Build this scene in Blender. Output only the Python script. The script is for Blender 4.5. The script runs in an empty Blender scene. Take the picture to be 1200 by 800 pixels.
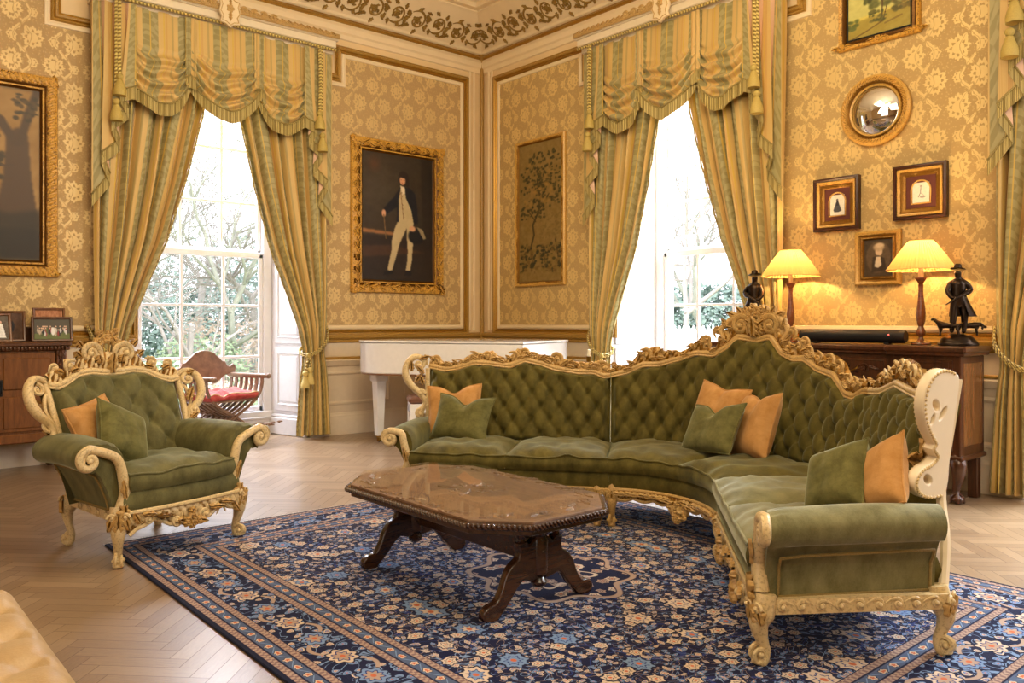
import bpy, bmesh, math, random
import numpy as np
from mathutils import Matrix, Vector, noise
PI = math.pi
sc = bpy.context.scene
col = sc.collection
random.seed(7)

# ------------------------------------------------------------------ camera
# room axes: the left wall runs along X (plane Y = 8.51), the right wall along Y (plane X = 6.79)
YW, XW, ZG = 8.51, 6.79, 4.82
cam = bpy.data.cameras.new('camera'); cam_o = bpy.data.objects.new('camera', cam); col.objects.link(cam_o)
cam_o.location = (0, 0, 1.3)
cam_o.rotation_euler = (PI/2, 0, -math.atan2(954, 1110))
cam.sensor_width = 36; cam.lens = 954/1200*36; cam.shift_y = -22/1200
cam.clip_start = .05; cam.clip_end = 300
sc.camera = cam_o

# ------------------------------------------------------------------ world, lights, exposure
w = bpy.data.worlds.new('overcast_sky'); sc.world = w; w.use_nodes = True
nt = w.node_tree; bg = nt.nodes['Background']
tc = nt.nodes.new('ShaderNodeTexCoord'); sp = nt.nodes.new('ShaderNodeSeparateXYZ'); cr = nt.nodes.new('ShaderNodeValToRGB')
nt.links.new(tc.outputs['Generated'], sp.inputs[0]); nt.links.new(sp.outputs['Z'], cr.inputs[0]); nt.links.new(cr.outputs[0], bg.inputs[0])
cr.color_ramp.elements[0].color = (.84, .87, .97, 1); cr.color_ramp.elements[0].position = 0
cr.color_ramp.elements[1].color = (.88, .92, 1, 1); cr.color_ramp.elements[1].position = .6
bg.inputs[1].default_value = 1.9
def area_light(name, loc, target, sx, sy, power, rgb):
    l = bpy.data.lights.new(name, 'AREA'); l.shape = 'RECTANGLE'; l.size = sx; l.size_y = sy; l.energy = power; l.color = rgb
    o = bpy.data.objects.new(name, l); col.objects.link(o); o.location = loc
    o.rotation_euler = (Vector(target)-Vector(loc)).to_track_quat('-Z', 'Y').to_euler(); return o
# fill panels added for the windows and chandeliers of the unseen end
area_light('daylight_fill_behind', (-3.4, 1.5, 2.6), (4, 4, .8), 3.5, 3.2, 45, (1, .93, .84))
area_light('daylight_side_window', (6.6, -.9, 2.6), (1.5, 2.5, .3), 1.6, 3.0, 130, (.93, .96, 1))
area_light('chandelier_fill', (.8, -.6, 4.7), (3.2, 4.6, .8), 3.0, 3.0, 95, (1, .86, .60))
area_light('overhead_fill_middle', (2.2, 3.6, 5.1), (3.2, 4.6, 0), 2.0, 2.0, 45, (1, .86, .60))  # added overhead fill, no chandelier hangs at this spot
# panels added out of view above each window to boost the sky light
area_light('sky_panel_left_window', (3.3, 10.9, 5.6), (3.6, 6.6, .6), 3.2, 2.6, 1250, (.80, .86, 1))
area_light('sky_panel_right_window', (9.2, 5.3, 5.6), (4.6, 4.6, .6), 3.2, 2.6, 1350, (.80, .86, 1))
area_light('sky_panel_far_right_window', (9.0, 1.1, 5.2), (4.2, 1.7, .4), 3.2, 2.6, 1700, (.84, .94, 1))
area_light('ceiling_uplight_fill', (2.4, 2.6, 3.9), (3.4, 4.2, 5.3), 2.5, 2.5, 60, (1, .86, .60))  # added upward fill that brightens the cove and ceiling
sc.view_settings.view_transform = 'Standard'; sc.view_settings.look = 'None'
sc.view_settings.gamma = 1; sc.view_settings.use_curve_mapping = False
sc.view_settings.exposure = .98
sc.cycles.max_bounces = 8; sc.cycles.diffuse_bounces = 4; sc.cycles.glossy_bounces = 4
sc.cycles.transparent_max_bounces = 12; sc.cycles.sample_clamp_indirect = 6; sc.cycles.caustics_reflective = False; sc.cycles.caustics_refractive = False
sc.cycles.use_denoising = True
sc.cycles.use_adaptive_sampling = True

# ------------------------------------------------------------------ mesh helpers
def V(*a): return Vector(a)
def frame(o, x, y=None, z=None):
    """matrix with origin o and the given axes (third one derived)"""
    x = Vector(x).normalized()
    if y is not None:
        y = Vector(y); y = (y - x*y.dot(x)).normalized(); z = x.cross(y)
    else:
        z = Vector(z); z = (z - x*z.dot(x)).normalized(); y = z.cross(x)
    m = Matrix((x, y, z)).transposed().to_4x4(); m.translation = Vector(o); return m
def T(x, y, z): return Matrix.Translation((x, y, z))
def RX(a): return Matrix.Rotation(a, 4, 'X')
def RY(a): return Matrix.Rotation(a, 4, 'Y')
def RZ(a): return Matrix.Rotation(a, 4, 'Z')
class MB:
    def __init__(s, m=None):
        s.v = []; s.f = []; s.uv = []; s.mi = []; s.col = []; s.m = m or Matrix.Identity(4); s.mat = 0
    def add(s, vs, fs, uvs=None):
        n = len(s.v); s.v += [tuple(s.m @ Vector(p)) for p in vs]
        s.uv += list(uvs) if uvs else [(0, 0)]*len(vs)
        s.f += [tuple(i+n for i in f) for f in fs]; s.mi += [s.mat]*len(fs); return n
    def box(s, x0, x1, y0, y1, z0, z1, b=0):
        """axis-aligned box with optional chamfered edges"""
        if x1 < x0: x0, x1 = x1, x0
        if y1 < y0: y0, y1 = y1, y0
        if z1 < z0: z0, z1 = z1, z0
        if b <= 0:
            s.add([(x, y, z) for z in (z0, z1) for y in (y0, y1) for x in (x0, x1)],
                  [(0, 2, 3, 1), (4, 5, 7, 6), (0, 1, 5, 4), (2, 6, 7, 3), (0, 4, 6, 2), (1, 3, 7, 5)]); return
        b = min(b, (x1-x0)*.49, (y1-y0)*.49, (z1-z0)*.49)
        rows = []
        for z, i in ((z0, b), (z0+b, 0), (z1-b, 0), (z1, b)):
            q = b if i == 0 else b*1.6
            q = min(q, (x1-x0)*.49, (y1-y0)*.49)
            a0, a1, c0, c1 = x0+i, x1-i, y0+i, y1-i
            rows.append([(a0+q-i*.6, c0, z), (a1-q+i*.6, c0, z), (a1, c0+q-i*.6, z), (a1, c1-q+i*.6, z), (a1-q+i*.6, c1, z), (a0+q-i*.6, c1, z), (a0, c1-q+i*.6, z), (a0, c0+q-i*.6, z)])
        vs = [p for r in rows for p in r]; fs = [tuple(range(7, -1, -1)), tuple(range(24, 32))]
        for r in range(3):
            for k in range(8):
                fs.append((r*8+k, r*8+(k+1) % 8, r*8+8+(k+1) % 8, r*8+8+k))
        s.add(vs, fs)
    def prism(s, pts, z0, z1, b=0):
        n = len(pts)
        if b:
            cx = sum(p[0] for p in pts)/n; cy = sum(p[1] for p in pts)/n
            def sh(k): return [(cx+(p[0]-cx)*(1-k/max(.01, math.hypot(p[0]-cx, p[1]-cy))), cy+(p[1]-cy)*(1-k/max(.01, math.hypot(p[0]-cx, p[1]-cy)))) for p in pts]
            rows = [[(x, y, z0) for x, y in sh(b)], [(x, y, z0+b) for x, y in pts], [(x, y, z1-b) for x, y in pts], [(x, y, z1) for x, y in sh(b)]]
        else: rows = [[(x, y, z0) for x, y in pts], [(x, y, z1) for x, y in pts]]
        vs = [p for r in rows for p in r]; fs = [tuple(range(n-1, -1, -1)), tuple(range(n*(len(rows)-1), n*len(rows)))]
        for r in range(len(rows)-1):
            for k in range(n): fs.append((r*n+k, r*n+(k+1) % n, (r+1)*n+(k+1) % n, (r+1)*n+k))
        s.add(vs, fs)
    def grid(s, fn, nu, nv, cu=False, cv=False, uvf=None, flip=False):
        vs = []; uvs = []
        for j in range(nv+(0 if cv else 1)):
            for i in range(nu+(0 if cu else 1)):
                u = i/nu; v = j/nv; vs.append(tuple(fn(u, v))); uvs.append(uvf(u, v) if uvf else (u, v))
        W = nu if cu else nu+1; H = nv if cv else nv+1; fs = []
        for j in range(nv):
            for i in range(nu):
                a, b, c, d = j*W+i, j*W+(i+1) % W, ((j+1) % H)*W+(i+1) % W, ((j+1) % H)*W+i
                fs.append((d, c, b, a) if flip else (a, b, c, d))
        s.add(vs, fs, uvs)
    def lathe(s, prof, c=(0, 0, 0), n=20, sx=1, sy=1, fl=None):
        m = len(prof); vs = []; fs = []
        for r, z in prof:
            for k in range(n):
                a = 2*PI*k/n; q = 1+(fl(a, z) if fl else 0)
                vs.append((c[0]+r*q*sx*math.cos(a), c[1]+r*q*sy*math.sin(a), c[2]+z))
        for j in range(m-1):
            for k in range(n): fs.append((j*n+k, j*n+(k+1) % n, (j+1)*n+(k+1) % n, (j+1)*n+k))
        fs.append(tuple(range(n-1, -1, -1))); fs.append(tuple(range((m-1)*n, m*n))); s.add(vs, fs)
    def ball(s, c, r, n=10, q=7):
        if not hasattr(r, '__len__'): r = (r, r, r)
        vs = [(c[0], c[1], c[2]-r[2])]; fs = []
        for j in range(1, q):
            b = -PI/2+PI*j/q
            for k in range(n):
                a = 2*PI*k/n; vs.append((c[0]+r[0]*math.cos(b)*math.cos(a), c[1]+r[1]*math.cos(b)*math.sin(a), c[2]+r[2]*math.sin(b)))
        vs.append((c[0], c[1], c[2]+r[2])); L = len(vs)-1
        for k in range(n):
            fs.append((0, 1+(k+1) % n, 1+k)); fs.append((L, L-n+k, L-n+(k+1) % n))
            for j in range(q-2): fs.append((1+j*n+k, 1+j*n+(k+1) % n, 1+(j+1)*n+(k+1) % n, 1+(j+1)*n+k))
        s.add(vs, fs)
    def sweep(s, path, prof, up=(0, 0, 1), closed=False, scale=None, cap=True, uvs=None):
        """profile points (a, b): a along the side vector, b along up"""
        P = [Vector(p) for p in path]; n = len(P); m = len(prof); vs = []; up = Vector(up)
        last = None; uv = []; L = 0
        for i in range(n):
            if closed: t = P[(i+1) % n]-P[i-1]
            else: t = P[min(i+1, n-1)]-P[max(i-1, 0)]
            if t.length < 1e-9: t = Vector((1, 0, 0))
            t.normalize(); side = t.cross(up)
            if side.length < .02: side = last if last is not None else Vector((1, 0, 0))
            side.normalize()
            if last is not None and side.dot(last) < 0: side = -side
            last = side; u2 = side.cross(t).normalized()
            k = scale[i] if scale else 1
            if i: L += (P[i]-P[i-1]).length
            for j, (a, b) in enumerate(prof): vs.append(tuple(P[i]+side*a*k+u2*b*k)); uv.append((j/m, L))
        fs = []
        for i in range(n if closed else n-1):
            for j in range(m): fs.append((i*m+j, ((i+1) % n)*m+j, ((i+1) % n)*m+(j+1) % m, i*m+(j+1) % m))
        if cap and not closed: fs += [tuple(range(m)), tuple(range((n-1)*m+m-1, (n-1)*m-1, -1))]
        s.add(vs, fs, uv)
    def tube(s, path, r, n=8, up=None, fa=1, closed=False):
        P = [Vector(p) for p in path]; m = len(P)
        if not hasattr(r, '__len__'): r = [r]*m
        elif len(r) != m: r = [interp(r, i/(m-1)) for i in range(m)]
        vs = []; uv = []; ref = Vector(up) if up is not None else None; side = None; L = 0
        for i in range(m):
            t = (P[(i+1) % m]-P[i-1]) if closed else (P[min(i+1, m-1)]-P[max(i-1, 0)])
            if t.length < 1e-9: t = Vector((0, 0, 1))
            t.normalize()
            if ref is not None: sd = t.cross(ref); sd = sd if sd.length > .02 else (side or t.orthogonal())
            else: sd = t.orthogonal() if side is None else side - t*side.dot(t)
            sd.normalize()
            if side is not None and sd.dot(side) < 0: sd = -sd
            side = sd; u2 = sd.cross(t)
            if i: L += (P[i]-P[i-1]).length
            for k in range(n):
                a = 2*PI*k/n; vs.append(tuple(P[i]+sd*math.cos(a)*r[i]+u2*math.sin(a)*r[i]*fa)); uv.append((k/n, L))
        fs = []
        for i in range(m if closed else m-1):
            for k in range(n): fs.append((i*n+k, ((i+1) % m)*n+k, ((i+1) % m)*n+(k+1) % n, i*n+(k+1) % n))
        if not closed: fs += [tuple(range(n)), tuple(range((m-1)*n+n-1, (m-1)*n-1, -1))]
        s.add(vs, fs, uv)
    def mesh(s, vs, fs): s.add([tuple(v) for v in vs], [tuple(f) for f in fs])
    def build(s, name, mat, parent=None, smooth=True, ang=40, loc=None):
        me = bpy.data.meshes.new(name); me.from_pydata(s.v, [], s.f)
        mats = list(mat) if isinstance(mat, (list, tuple)) else ([mat, ORNG] if mat.name == 'gilded_rococo_frame' else [mat])
        for m_ in mats: me.materials.append(m_)
        if len(mats) > 1 and any(s.mi): me.polygons.foreach_set('material_index', s.mi)
        uvl = me.uv_layers.new(name='uv'); li = np.zeros(len(me.loops), dtype=np.int32); me.loops.foreach_get('vertex_index', li)
        uvl.data.foreach_set('uv', np.array(s.uv, dtype=np.float32)[li].ravel())
        me.validate(); me.update()
        bm = bmesh.new(); bm.from_mesh(me); bmesh.ops.recalc_face_normals(bm, faces=bm.faces); bm.to_mesh(me); bm.free()
        if smooth:
            me.polygons.foreach_set('use_smooth', [True]*len(me.polygons)); me.set_sharp_from_angle(angle=math.radians(ang))
        o = bpy.data.objects.new(name, me); col.objects.link(o)
        if parent is not None: o.parent = parent
        if loc is not None: o.location = loc
        return o
def interp(L, t):
    x = t*(len(L)-1); i = min(int(x), len(L)-2); return L[i]+(L[i+1]-L[i])*(x-i)
def lin(x, xs, ys):
    if x <= xs[0]: return ys[0]
    for i in range(1, len(xs)):
        if x <= xs[i]: return ys[i-1]+(ys[i]-ys[i-1])*(x-xs[i-1])/max(1e-9, xs[i]-xs[i-1])
    return ys[-1]
def sm(a, b, x):
    t = min(1, max(0, (x-a)/(b-a))); return t*t*(3-2*t)
def curve(pts, n=8, closed=False):
    """Catmull-Rom through the points"""
    P = [Vector(p) for p in pts]; out = []; m = len(P)
    for i in range(m if closed else m-1):
        if closed: a, b, c, d = P[i-1], P[i], P[(i+1) % m], P[(i+2) % m]
        else: a, b, c, d = P[max(i-1, 0)], P[i], P[i+1], P[min(i+2, m-1)]
        for k in range(n):
            t = k/n; out.append(.5*((2*b)+(c-a)*t+(2*a-5*b+4*c-d)*t*t+(3*b-a-3*c+d)*t**3))
    if not closed: out.append(P[-1])
    return out
def tag(o, label=None, cat=None, group=None, kind=None):
    if label: o['label'] = label
    if cat: o['category'] = cat
    if group: o['group'] = group
    if kind: o['kind'] = kind
    return o
def empty(name, loc=(0, 0, 0), rz=0, label=None, cat=None, group=None):
    o = bpy.data.objects.new(name, None); col.objects.link(o); o.location = loc; o.rotation_euler = (0, 0, rz); o.empty_display_size = .1
    return tag(o, label, cat, group)
def copy_tree(o, parent=None):
    c = o.copy(); col.objects.link(c)
    if parent is not None: c.parent = parent
    for ch in [q for q in bpy.data.objects if q.parent == o]: copy_tree(ch, c)
    return c
def skin(verts, edges, radii, lvl=2, root=0):
    """one continuous body grown over a skeleton; returns verts, faces"""
    me = bpy.data.meshes.new('skeleton'); me.from_pydata(verts, edges, []); o = bpy.data.objects.new('skeleton', me); col.objects.link(o)
    m = o.modifiers.new('s', 'SKIN'); m.use_smooth_shade = True
    for i, d in enumerate(me.skin_vertices[0].data):
        r = radii[i]; d.radius = r if hasattr(r, '__len__') else (r, r); d.use_root = (i == root)
    s = o.modifiers.new('u', 'SUBSURF'); s.levels = lvl; s.render_levels = lvl
    dg = bpy.context.evaluated_depsgraph_get(); ev = o.evaluated_get(dg); m2 = ev.to_mesh()
    vs = [tuple(v.co) for v in m2.vertices]; fs = [tuple(p.vertices) for p in m2.polygons]
    ev.to_mesh_clear(); bpy.data.objects.remove(o, do_unlink=True); bpy.data.meshes.remove(me)
    return vs, fs
def plate(outlines, th, bev=.004):
    """flat plate with holes, outlines in (x, y), thickness along z; returns verts, faces"""
    cu = bpy.data.curves.new('plate', 'CURVE'); cu.dimensions = '2D'; cu.fill_mode = 'BOTH'; cu.extrude = max(.0001, th/2-bev); cu.bevel_depth = bev; cu.bevel_resolution = 1
    for ol in outlines:
        sp_ = cu.splines.new('POLY'); sp_.points.add(len(ol)-1); sp_.use_cyclic_u = True
        for p, q in zip(sp_.points, ol): p.co = (q[0], q[1], 0, 1)
    o = bpy.data.objects.new('plate', cu); col.objects.link(o)
    dg = bpy.context.evaluated_depsgraph_get(); ev = o.evaluated_get(dg); m2 = ev.to_mesh()
    vs = [tuple(v.co) for v in m2.vertices]; fs = [tuple(p.vertices) for p in m2.polygons]
    ev.to_mesh_clear(); bpy.data.objects.remove(o, do_unlink=True); bpy.data.curves.remove(cu)
    return vs, fs

# carved ornament, all drawn in the xy plane of a frame with z facing the viewer
def scroll(mb, m, R=.05, turns=1.4, a0=0, d=1, r0=.014, r1=.006, tail=0, fa=.8, lift=.01):
    """spiral volute; starts at the outer rim at angle a0, winds inward in direction d"""
    pts = []; rr = []; n = int(18*turns)
    if tail:
        t = Vector((-math.sin(a0)*d, math.cos(a0)*d, 0)); o = Vector((math.cos(a0), math.sin(a0), 0))*R
        for k in range(6, 0, -1): q = k/6; pts.append(o-t*tail*q+Vector((math.cos(a0), math.sin(a0), 0))*(-.35*tail*q*q)); rr.append(r0*(1-.6*q))
    for k in range(n+1):
        q = k/n; a = a0+d*q*turns*2*PI; r = R*(1-.86*q**.9)
        pts.append(Vector((r*math.cos(a), r*math.sin(a), lift*q))); rr.append(r0+(r1-r0)*q)
    old = mb.m; mb.m = old @ m; mb.tube(pts, rr, 6, up=(0, 0, 1), fa=fa); mb.ball(tuple(pts[-1]), (r1*2, r1*2, r1*2), 8, 5); mb.m = old
def leaf(mb, m, L=.08, W=.03, curl=.02, lobes=3, th=.008, bend=0, n=12):
    """acanthus leaf growing along +x"""
    old = mb.m; mb.m = old @ m; mb.mat = 1
    def f(u, v):
        s_ = v*2-1; wd = W*(math.sin(PI*min(1, u*.94+.06))**.5)*(1+.28*math.cos(2*PI*lobes*u))
        x = L*u; y = s_*wd*.5+bend*u*u*L; z = th*(1-s_*s_)**.5+curl*u*u*1.0-th*.35*math.cos(s_*PI*2.0)+.002
        return (x-abs(s_)*wd*.15, y, z)
    mb.grid(f, n, 6)
    mb.m = old; mb.mat = 0
def rosette(mb, m, R=.03, n=6, h=.012):
    old = mb.m; mb.m = old @ m; mb.mat = 1
    N = n*4; vs = [(0, 0, h*1.5)]; fs = []
    for j, q in enumerate((.25, .6, .9, 1.0)):
        for k in range(N):
            a = 2*PI*k/N; r = R*q*(1+(.18*math.cos(n*a) if j else 0)); vs.append((r*math.cos(a), r*math.sin(a), (h*.6, h*1.1, h*.6, -h*.3)[j]))
    for k in range(N):
        fs.append((0, 1+k, 1+(k+1) % N))
        for j in range(3): fs.append((1+j*N+k, 1+(j+1)*N+k, 1+(j+1)*N+(k+1) % N, 1+j*N+(k+1) % N))
    mb.add(vs, fs); mb.ball((0, 0, h), (R*.25, R*.25, R*.25), 8, 5); mb.m = old; mb.mat = 0
# ------------------------------------------------------------------ materials
def C(r, g, b):
    f = lambda c: (c/255/12.92) if c/255 <= .04045 else ((c/255+.055)/1.055)**2.4
    return (f(r), f(g), f(b), 1)
class X:
    """socket wrapper: python arithmetic builds math nodes"""
    def __init__(s, nt, so): s.nt = nt; s.so = so
    def _m(s, op, *a):
        n = s.nt.nodes.new('ShaderNodeMath'); n.operation = op
        for i, q in enumerate((s,)+a):
            if isinstance(q, X): s.nt.links.new(q.so, n.inputs[i])
            else: n.inputs[i].default_value = float(q)
        return X(s.nt, n.outputs[0])
    def __add__(s, o): return s._m('ADD', o)
    __radd__ = __add__
    def __sub__(s, o): return s._m('SUBTRACT', o)
    def __rsub__(s, o): return s._m('MULTIPLY', -1)._m('ADD', o)
    def __mul__(s, o): return s._m('MULTIPLY', o)
    __rmul__ = __mul__
    def __truediv__(s, o): return s._m('DIVIDE', o)
    def abs(s): return s._m('ABSOLUTE')
    def floor(s): return s._m('FLOOR')
    def fract(s): return s._m('FRACT')
    def sin(s): return s._m('SINE')
    def cos(s): return s._m('COSINE')
    def sqrt(s): return s._m('SQRT')
    def pow(s, o): return s._m('POWER', o)
    def min(s, o): return s._m('MINIMUM', o)
    def max(s, o): return s._m('MAXIMUM', o)
    def lt(s, o): return s._m('LESS_THAN', o)
    def gt(s, o): return s._m('GREATER_THAN', o)
    def mod(s, o): return s._m('FLOORED_MODULO', o)
    def atan2(s, o): return s._m('ARCTAN2', o)
    def step(s, a, b):
        n = s.nt.nodes.new('ShaderNodeMapRange'); n.interpolation_type = 'SMOOTHSTEP'; s.nt.links.new(s.so, n.inputs[0])
        for i, q in ((1, a), (2, b)):
            if isinstance(q, X): s.nt.links.new(q.so, n.inputs[i])
            else: n.inputs[i].default_value = q
        n.inputs[3].default_value = 0; n.inputs[4].default_value = 1
        return X(s.nt, n.outputs[0])
class Mat:
    def __init__(s, name):
        s.m = bpy.data.materials.new(name); s.m.use_nodes = True; s.nt = s.m.node_tree; s.n = s.nt.nodes; s.b = s.n['Principled BSDF']; s.out = s.n['Material Output']
        s.b.inputs['Specular IOR Level'].default_value = .4
    def set(s, **k):
        for a, v in k.items():
            i = s.b.inputs[a.replace('_', ' ')]
            if isinstance(v, X): s.nt.links.new(v.so, i)
            elif hasattr(v, 'is_output') or str(type(v)).find('Socket') > 0: s.nt.links.new(v, i)
            else: i.default_value = v
        return s
    def coord(s, kind='Object'):
        t = s.n.new('ShaderNodeTexCoord'); p = s.n.new('ShaderNodeSeparateXYZ'); s.nt.links.new(t.outputs[kind], p.inputs[0])
        s.vec = t.outputs[kind]; return [X(s.nt, p.outputs[i]) for i in range(3)]
    def comb(s, x, y, z=0):
        c = s.n.new('ShaderNodeCombineXYZ')
        for i, q in enumerate((x, y, z)):
            if isinstance(q, X): s.nt.links.new(q.so, c.inputs[i])
            else: c.inputs[i].default_value = q
        return c.outputs[0]
    def noise(s, scale, detail=3, vec=None, rough=.5, dist=0, fac=True, stretch=None):
        v = vec
        if v is None:
            t = s.n.new('ShaderNodeTexCoord'); v = t.outputs['Object']
        if stretch:
            mp = s.n.new('ShaderNodeMapping'); s.nt.links.new(v, mp.inputs[0]); mp.inputs['Scale'].default_value = stretch; v = mp.outputs[0]
        n = s.n.new('ShaderNodeTexNoise'); s.nt.links.new(v, n.inputs['Vector']); n.inputs['Scale'].default_value = scale
        n.inputs['Detail'].default_value = detail; n.inputs['Roughness'].default_value = rough; n.inputs['Distortion'].default_value = dist
        return X(s.nt, n.outputs[0]) if fac else n.outputs[1]
    def voro(s, scale, vec, feature='F1', rnd=1, dim='2D'):
        n = s.n.new('ShaderNodeTexVoronoi'); n.feature = feature; n.voronoi_dimensions = dim; s.nt.links.new(vec, n.inputs['Vector']); n.inputs['Scale'].default_value = scale
        n.inputs['Randomness'].default_value = rnd; return n
    def mix(s, f, a, b):
        n = s.n.new('ShaderNodeMix'); n.data_type = 'RGBA'
        if isinstance(f, X): s.nt.links.new(f.so, n.inputs[0])
        else: n.inputs[0].default_value = f
        for i, q in ((6, a), (7, b)):
            if isinstance(q, tuple): n.inputs[i].default_value = q
            else: s.nt.links.new(q, n.inputs[i])
        return n.outputs[2]
    def bump(s, h, strength=.3, dist=.01):
        n = s.n.new('ShaderNodeBump'); s.nt.links.new(h.so, n.inputs['Height']); n.inputs['Strength'].default_value = strength; n.inputs['Distance'].default_value = dist
        s.nt.links.new(n.outputs[0], s.b.inputs['Normal'])
    def point(s): return X(s.nt, s.n.new('ShaderNodeNewGeometry').outputs['Pointiness'])
def plain(name, c, rough=.5, metal=0, nz=0, ns=20, spec=.4, bump=0):
    M_ = Mat(name); M_.set(Roughness=rough, Metallic=metal); M_.b.inputs['Specular IOR Level'].default_value = spec
    q = M_.noise(ns, 4)
    k = max(nz, .06)
    M_.set(Base_Color=M_.mix(q, tuple(x*(1-k) for x in c[:3])+(1,), tuple(min(1, x*(1+k)) for x in c[:3])+(1,)))
    if bump: M_.bump(q, bump, .01)
    return M_.m
def velvet(name, dark, light, scale=14, sheen=.6, tint=(.8, .85, .6, 1), bump=.15):
    M_ = Mat(name); a = M_.noise(scale, 5, rough=.6, stretch=(1, 1, .55)); b = M_.noise(160, 3)
    f = (a-.5)*2.3+.5+(b-.5)*.45
    M_.set(Base_Color=M_.mix(f.max(0).min(1), dark, light), Roughness=.75, Sheen_Weight=sheen, Sheen_Roughness=.35, Sheen_Tint=tint)
    M_.bump(b+a*.6, bump, .004); M_.b.inputs['Specular IOR Level'].default_value = .15; return M_.m
def gilt(name, cream, gold, bias=.5, rough=.38, gl=.38, gs=95):
    """painted and gilded carving: gold in the hollows and on patches, cream paint on the rest"""
    M_ = Mat(name); p = M_.point(); nz = M_.noise(9, 4); fine = M_.noise(70, 3)
    f = ((p-.5)*-40+(nz-.5)*4.5+(fine-.5)*1.6+bias).max(0).min(1)
    worn = M_.mix(fine, gold, tuple(x*.55 for x in gold[:3])+(1,)); carve_shade = M_.noise(gs, 4, rough=.6).step(.50, .64)
    M_.set(Base_Color=M_.mix(carve_shade*gl, M_.mix(f, cream, worn), C(104, 68, 24)), Metallic=f*.6, Roughness=rough); M_.bump(fine+nz, .12, .004); return M_.m  # brown speckle painted in for the shade of carved hollows
def wood(name, dark, light, scale=6, stretch=(1, 1, 12), rough=.35, coat=.3, kind='Object'):
    M_ = Mat(name); M_.coord(kind); a = M_.noise(scale, 5, vec=M_.vec, rough=.6, dist=.8, stretch=stretch); b = M_.noise(scale*6, 3, vec=M_.vec, stretch=stretch)
    f = ((a-.5)*1.8+.5+(b-.5)*.5).max(0).min(1)
    M_.set(Base_Color=M_.mix(f, dark, light), Roughness=rough, Coat_Weight=coat, Coat_Roughness=.2); M_.bump(a+b*.5, .08, .004); return M_.m
def facing(name, dark, light):
    M_ = Mat(name); return M_
def striped(name, gain=1.0):
    """damask stripe fabric: u runs across the cloth, v down it, both in metres"""
    M_ = Mat(name); x, y, z = M_.coord('UV')
    P = .34; t = (x/P).fract()
    sage = C(150, 136, 86); sage2 = C(168, 154, 104); gold = C(198, 160, 92); gold2 = C(214, 180, 112); yel = C(206, 170, 78); rust = C(190, 134, 66)
    # damask figure in the sage stripe
    px = ((x/P-.25)*2.0*PI).cos(); py = (y*2*PI/.22)
    fig = ((px*3+(py).sin()*1.4).sin()*(py*2+px*2.2).cos()*.5+.5).step(.42, .58)
    sg = M_.mix(fig, sage, sage2)
    thread = (x*2*PI/.006).sin()*.5+.5
    gd = M_.mix(thread, gold, gold2)
    inb = t.step(.08, .10)*(1-t.step(.52, .54))
    c = M_.mix(inb, gd, sg)
    line = (t.step(.295, .305)*(1-t.step(.325, .335))).max(t.step(.66, .67)*(1-t.step(.70, .71)))
    c = M_.mix(line, c, yel)
    line2 = t.step(.72, .73)*(1-t.step(.78, .79)); c = M_.mix(line2*.35, c, rust)
    line3 = t.step(.90, .91)*(1-t.step(.96, .97)); c = M_.mix(line3*.5, c, sage)
    M_.set(Base_Color=c, Roughness=.48, Sheen_Weight=.25, Sheen_Roughness=.4); M_.bump(fig*inb+thread*.3, .15, .002)
    M_.b.inputs['Specular IOR Level'].default_value = .35
    return M_.m
def fringe_mat(name):
    M_ = Mat(name); x, y, z = M_.coord('UV'); s_ = (x*2*PI/.012).sin()*.5+.5; b = (x*2*PI/.055).sin().step(.3, .6)
    c = M_.mix(s_, C(138, 118, 52), C(212, 188, 120)); c = M_.mix(b*.6, c, C(120, 98, 38)); M_.set(Base_Color=c, Roughness=.6); M_.bump(s_, .6, .004); return M_.m
def rope_mat(name):
    M_ = Mat(name); x, y, z = M_.coord('UV'); s_ = ((y*2*PI/.035)+(x*2*PI)).sin()*.5+.5
    M_.set(Base_Color=M_.mix(s_, C(132, 104, 34), C(232, 206, 120)), Roughness=.45, Sheen_Weight=.2); M_.bump(s_, 1, .008); return M_.m
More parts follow.
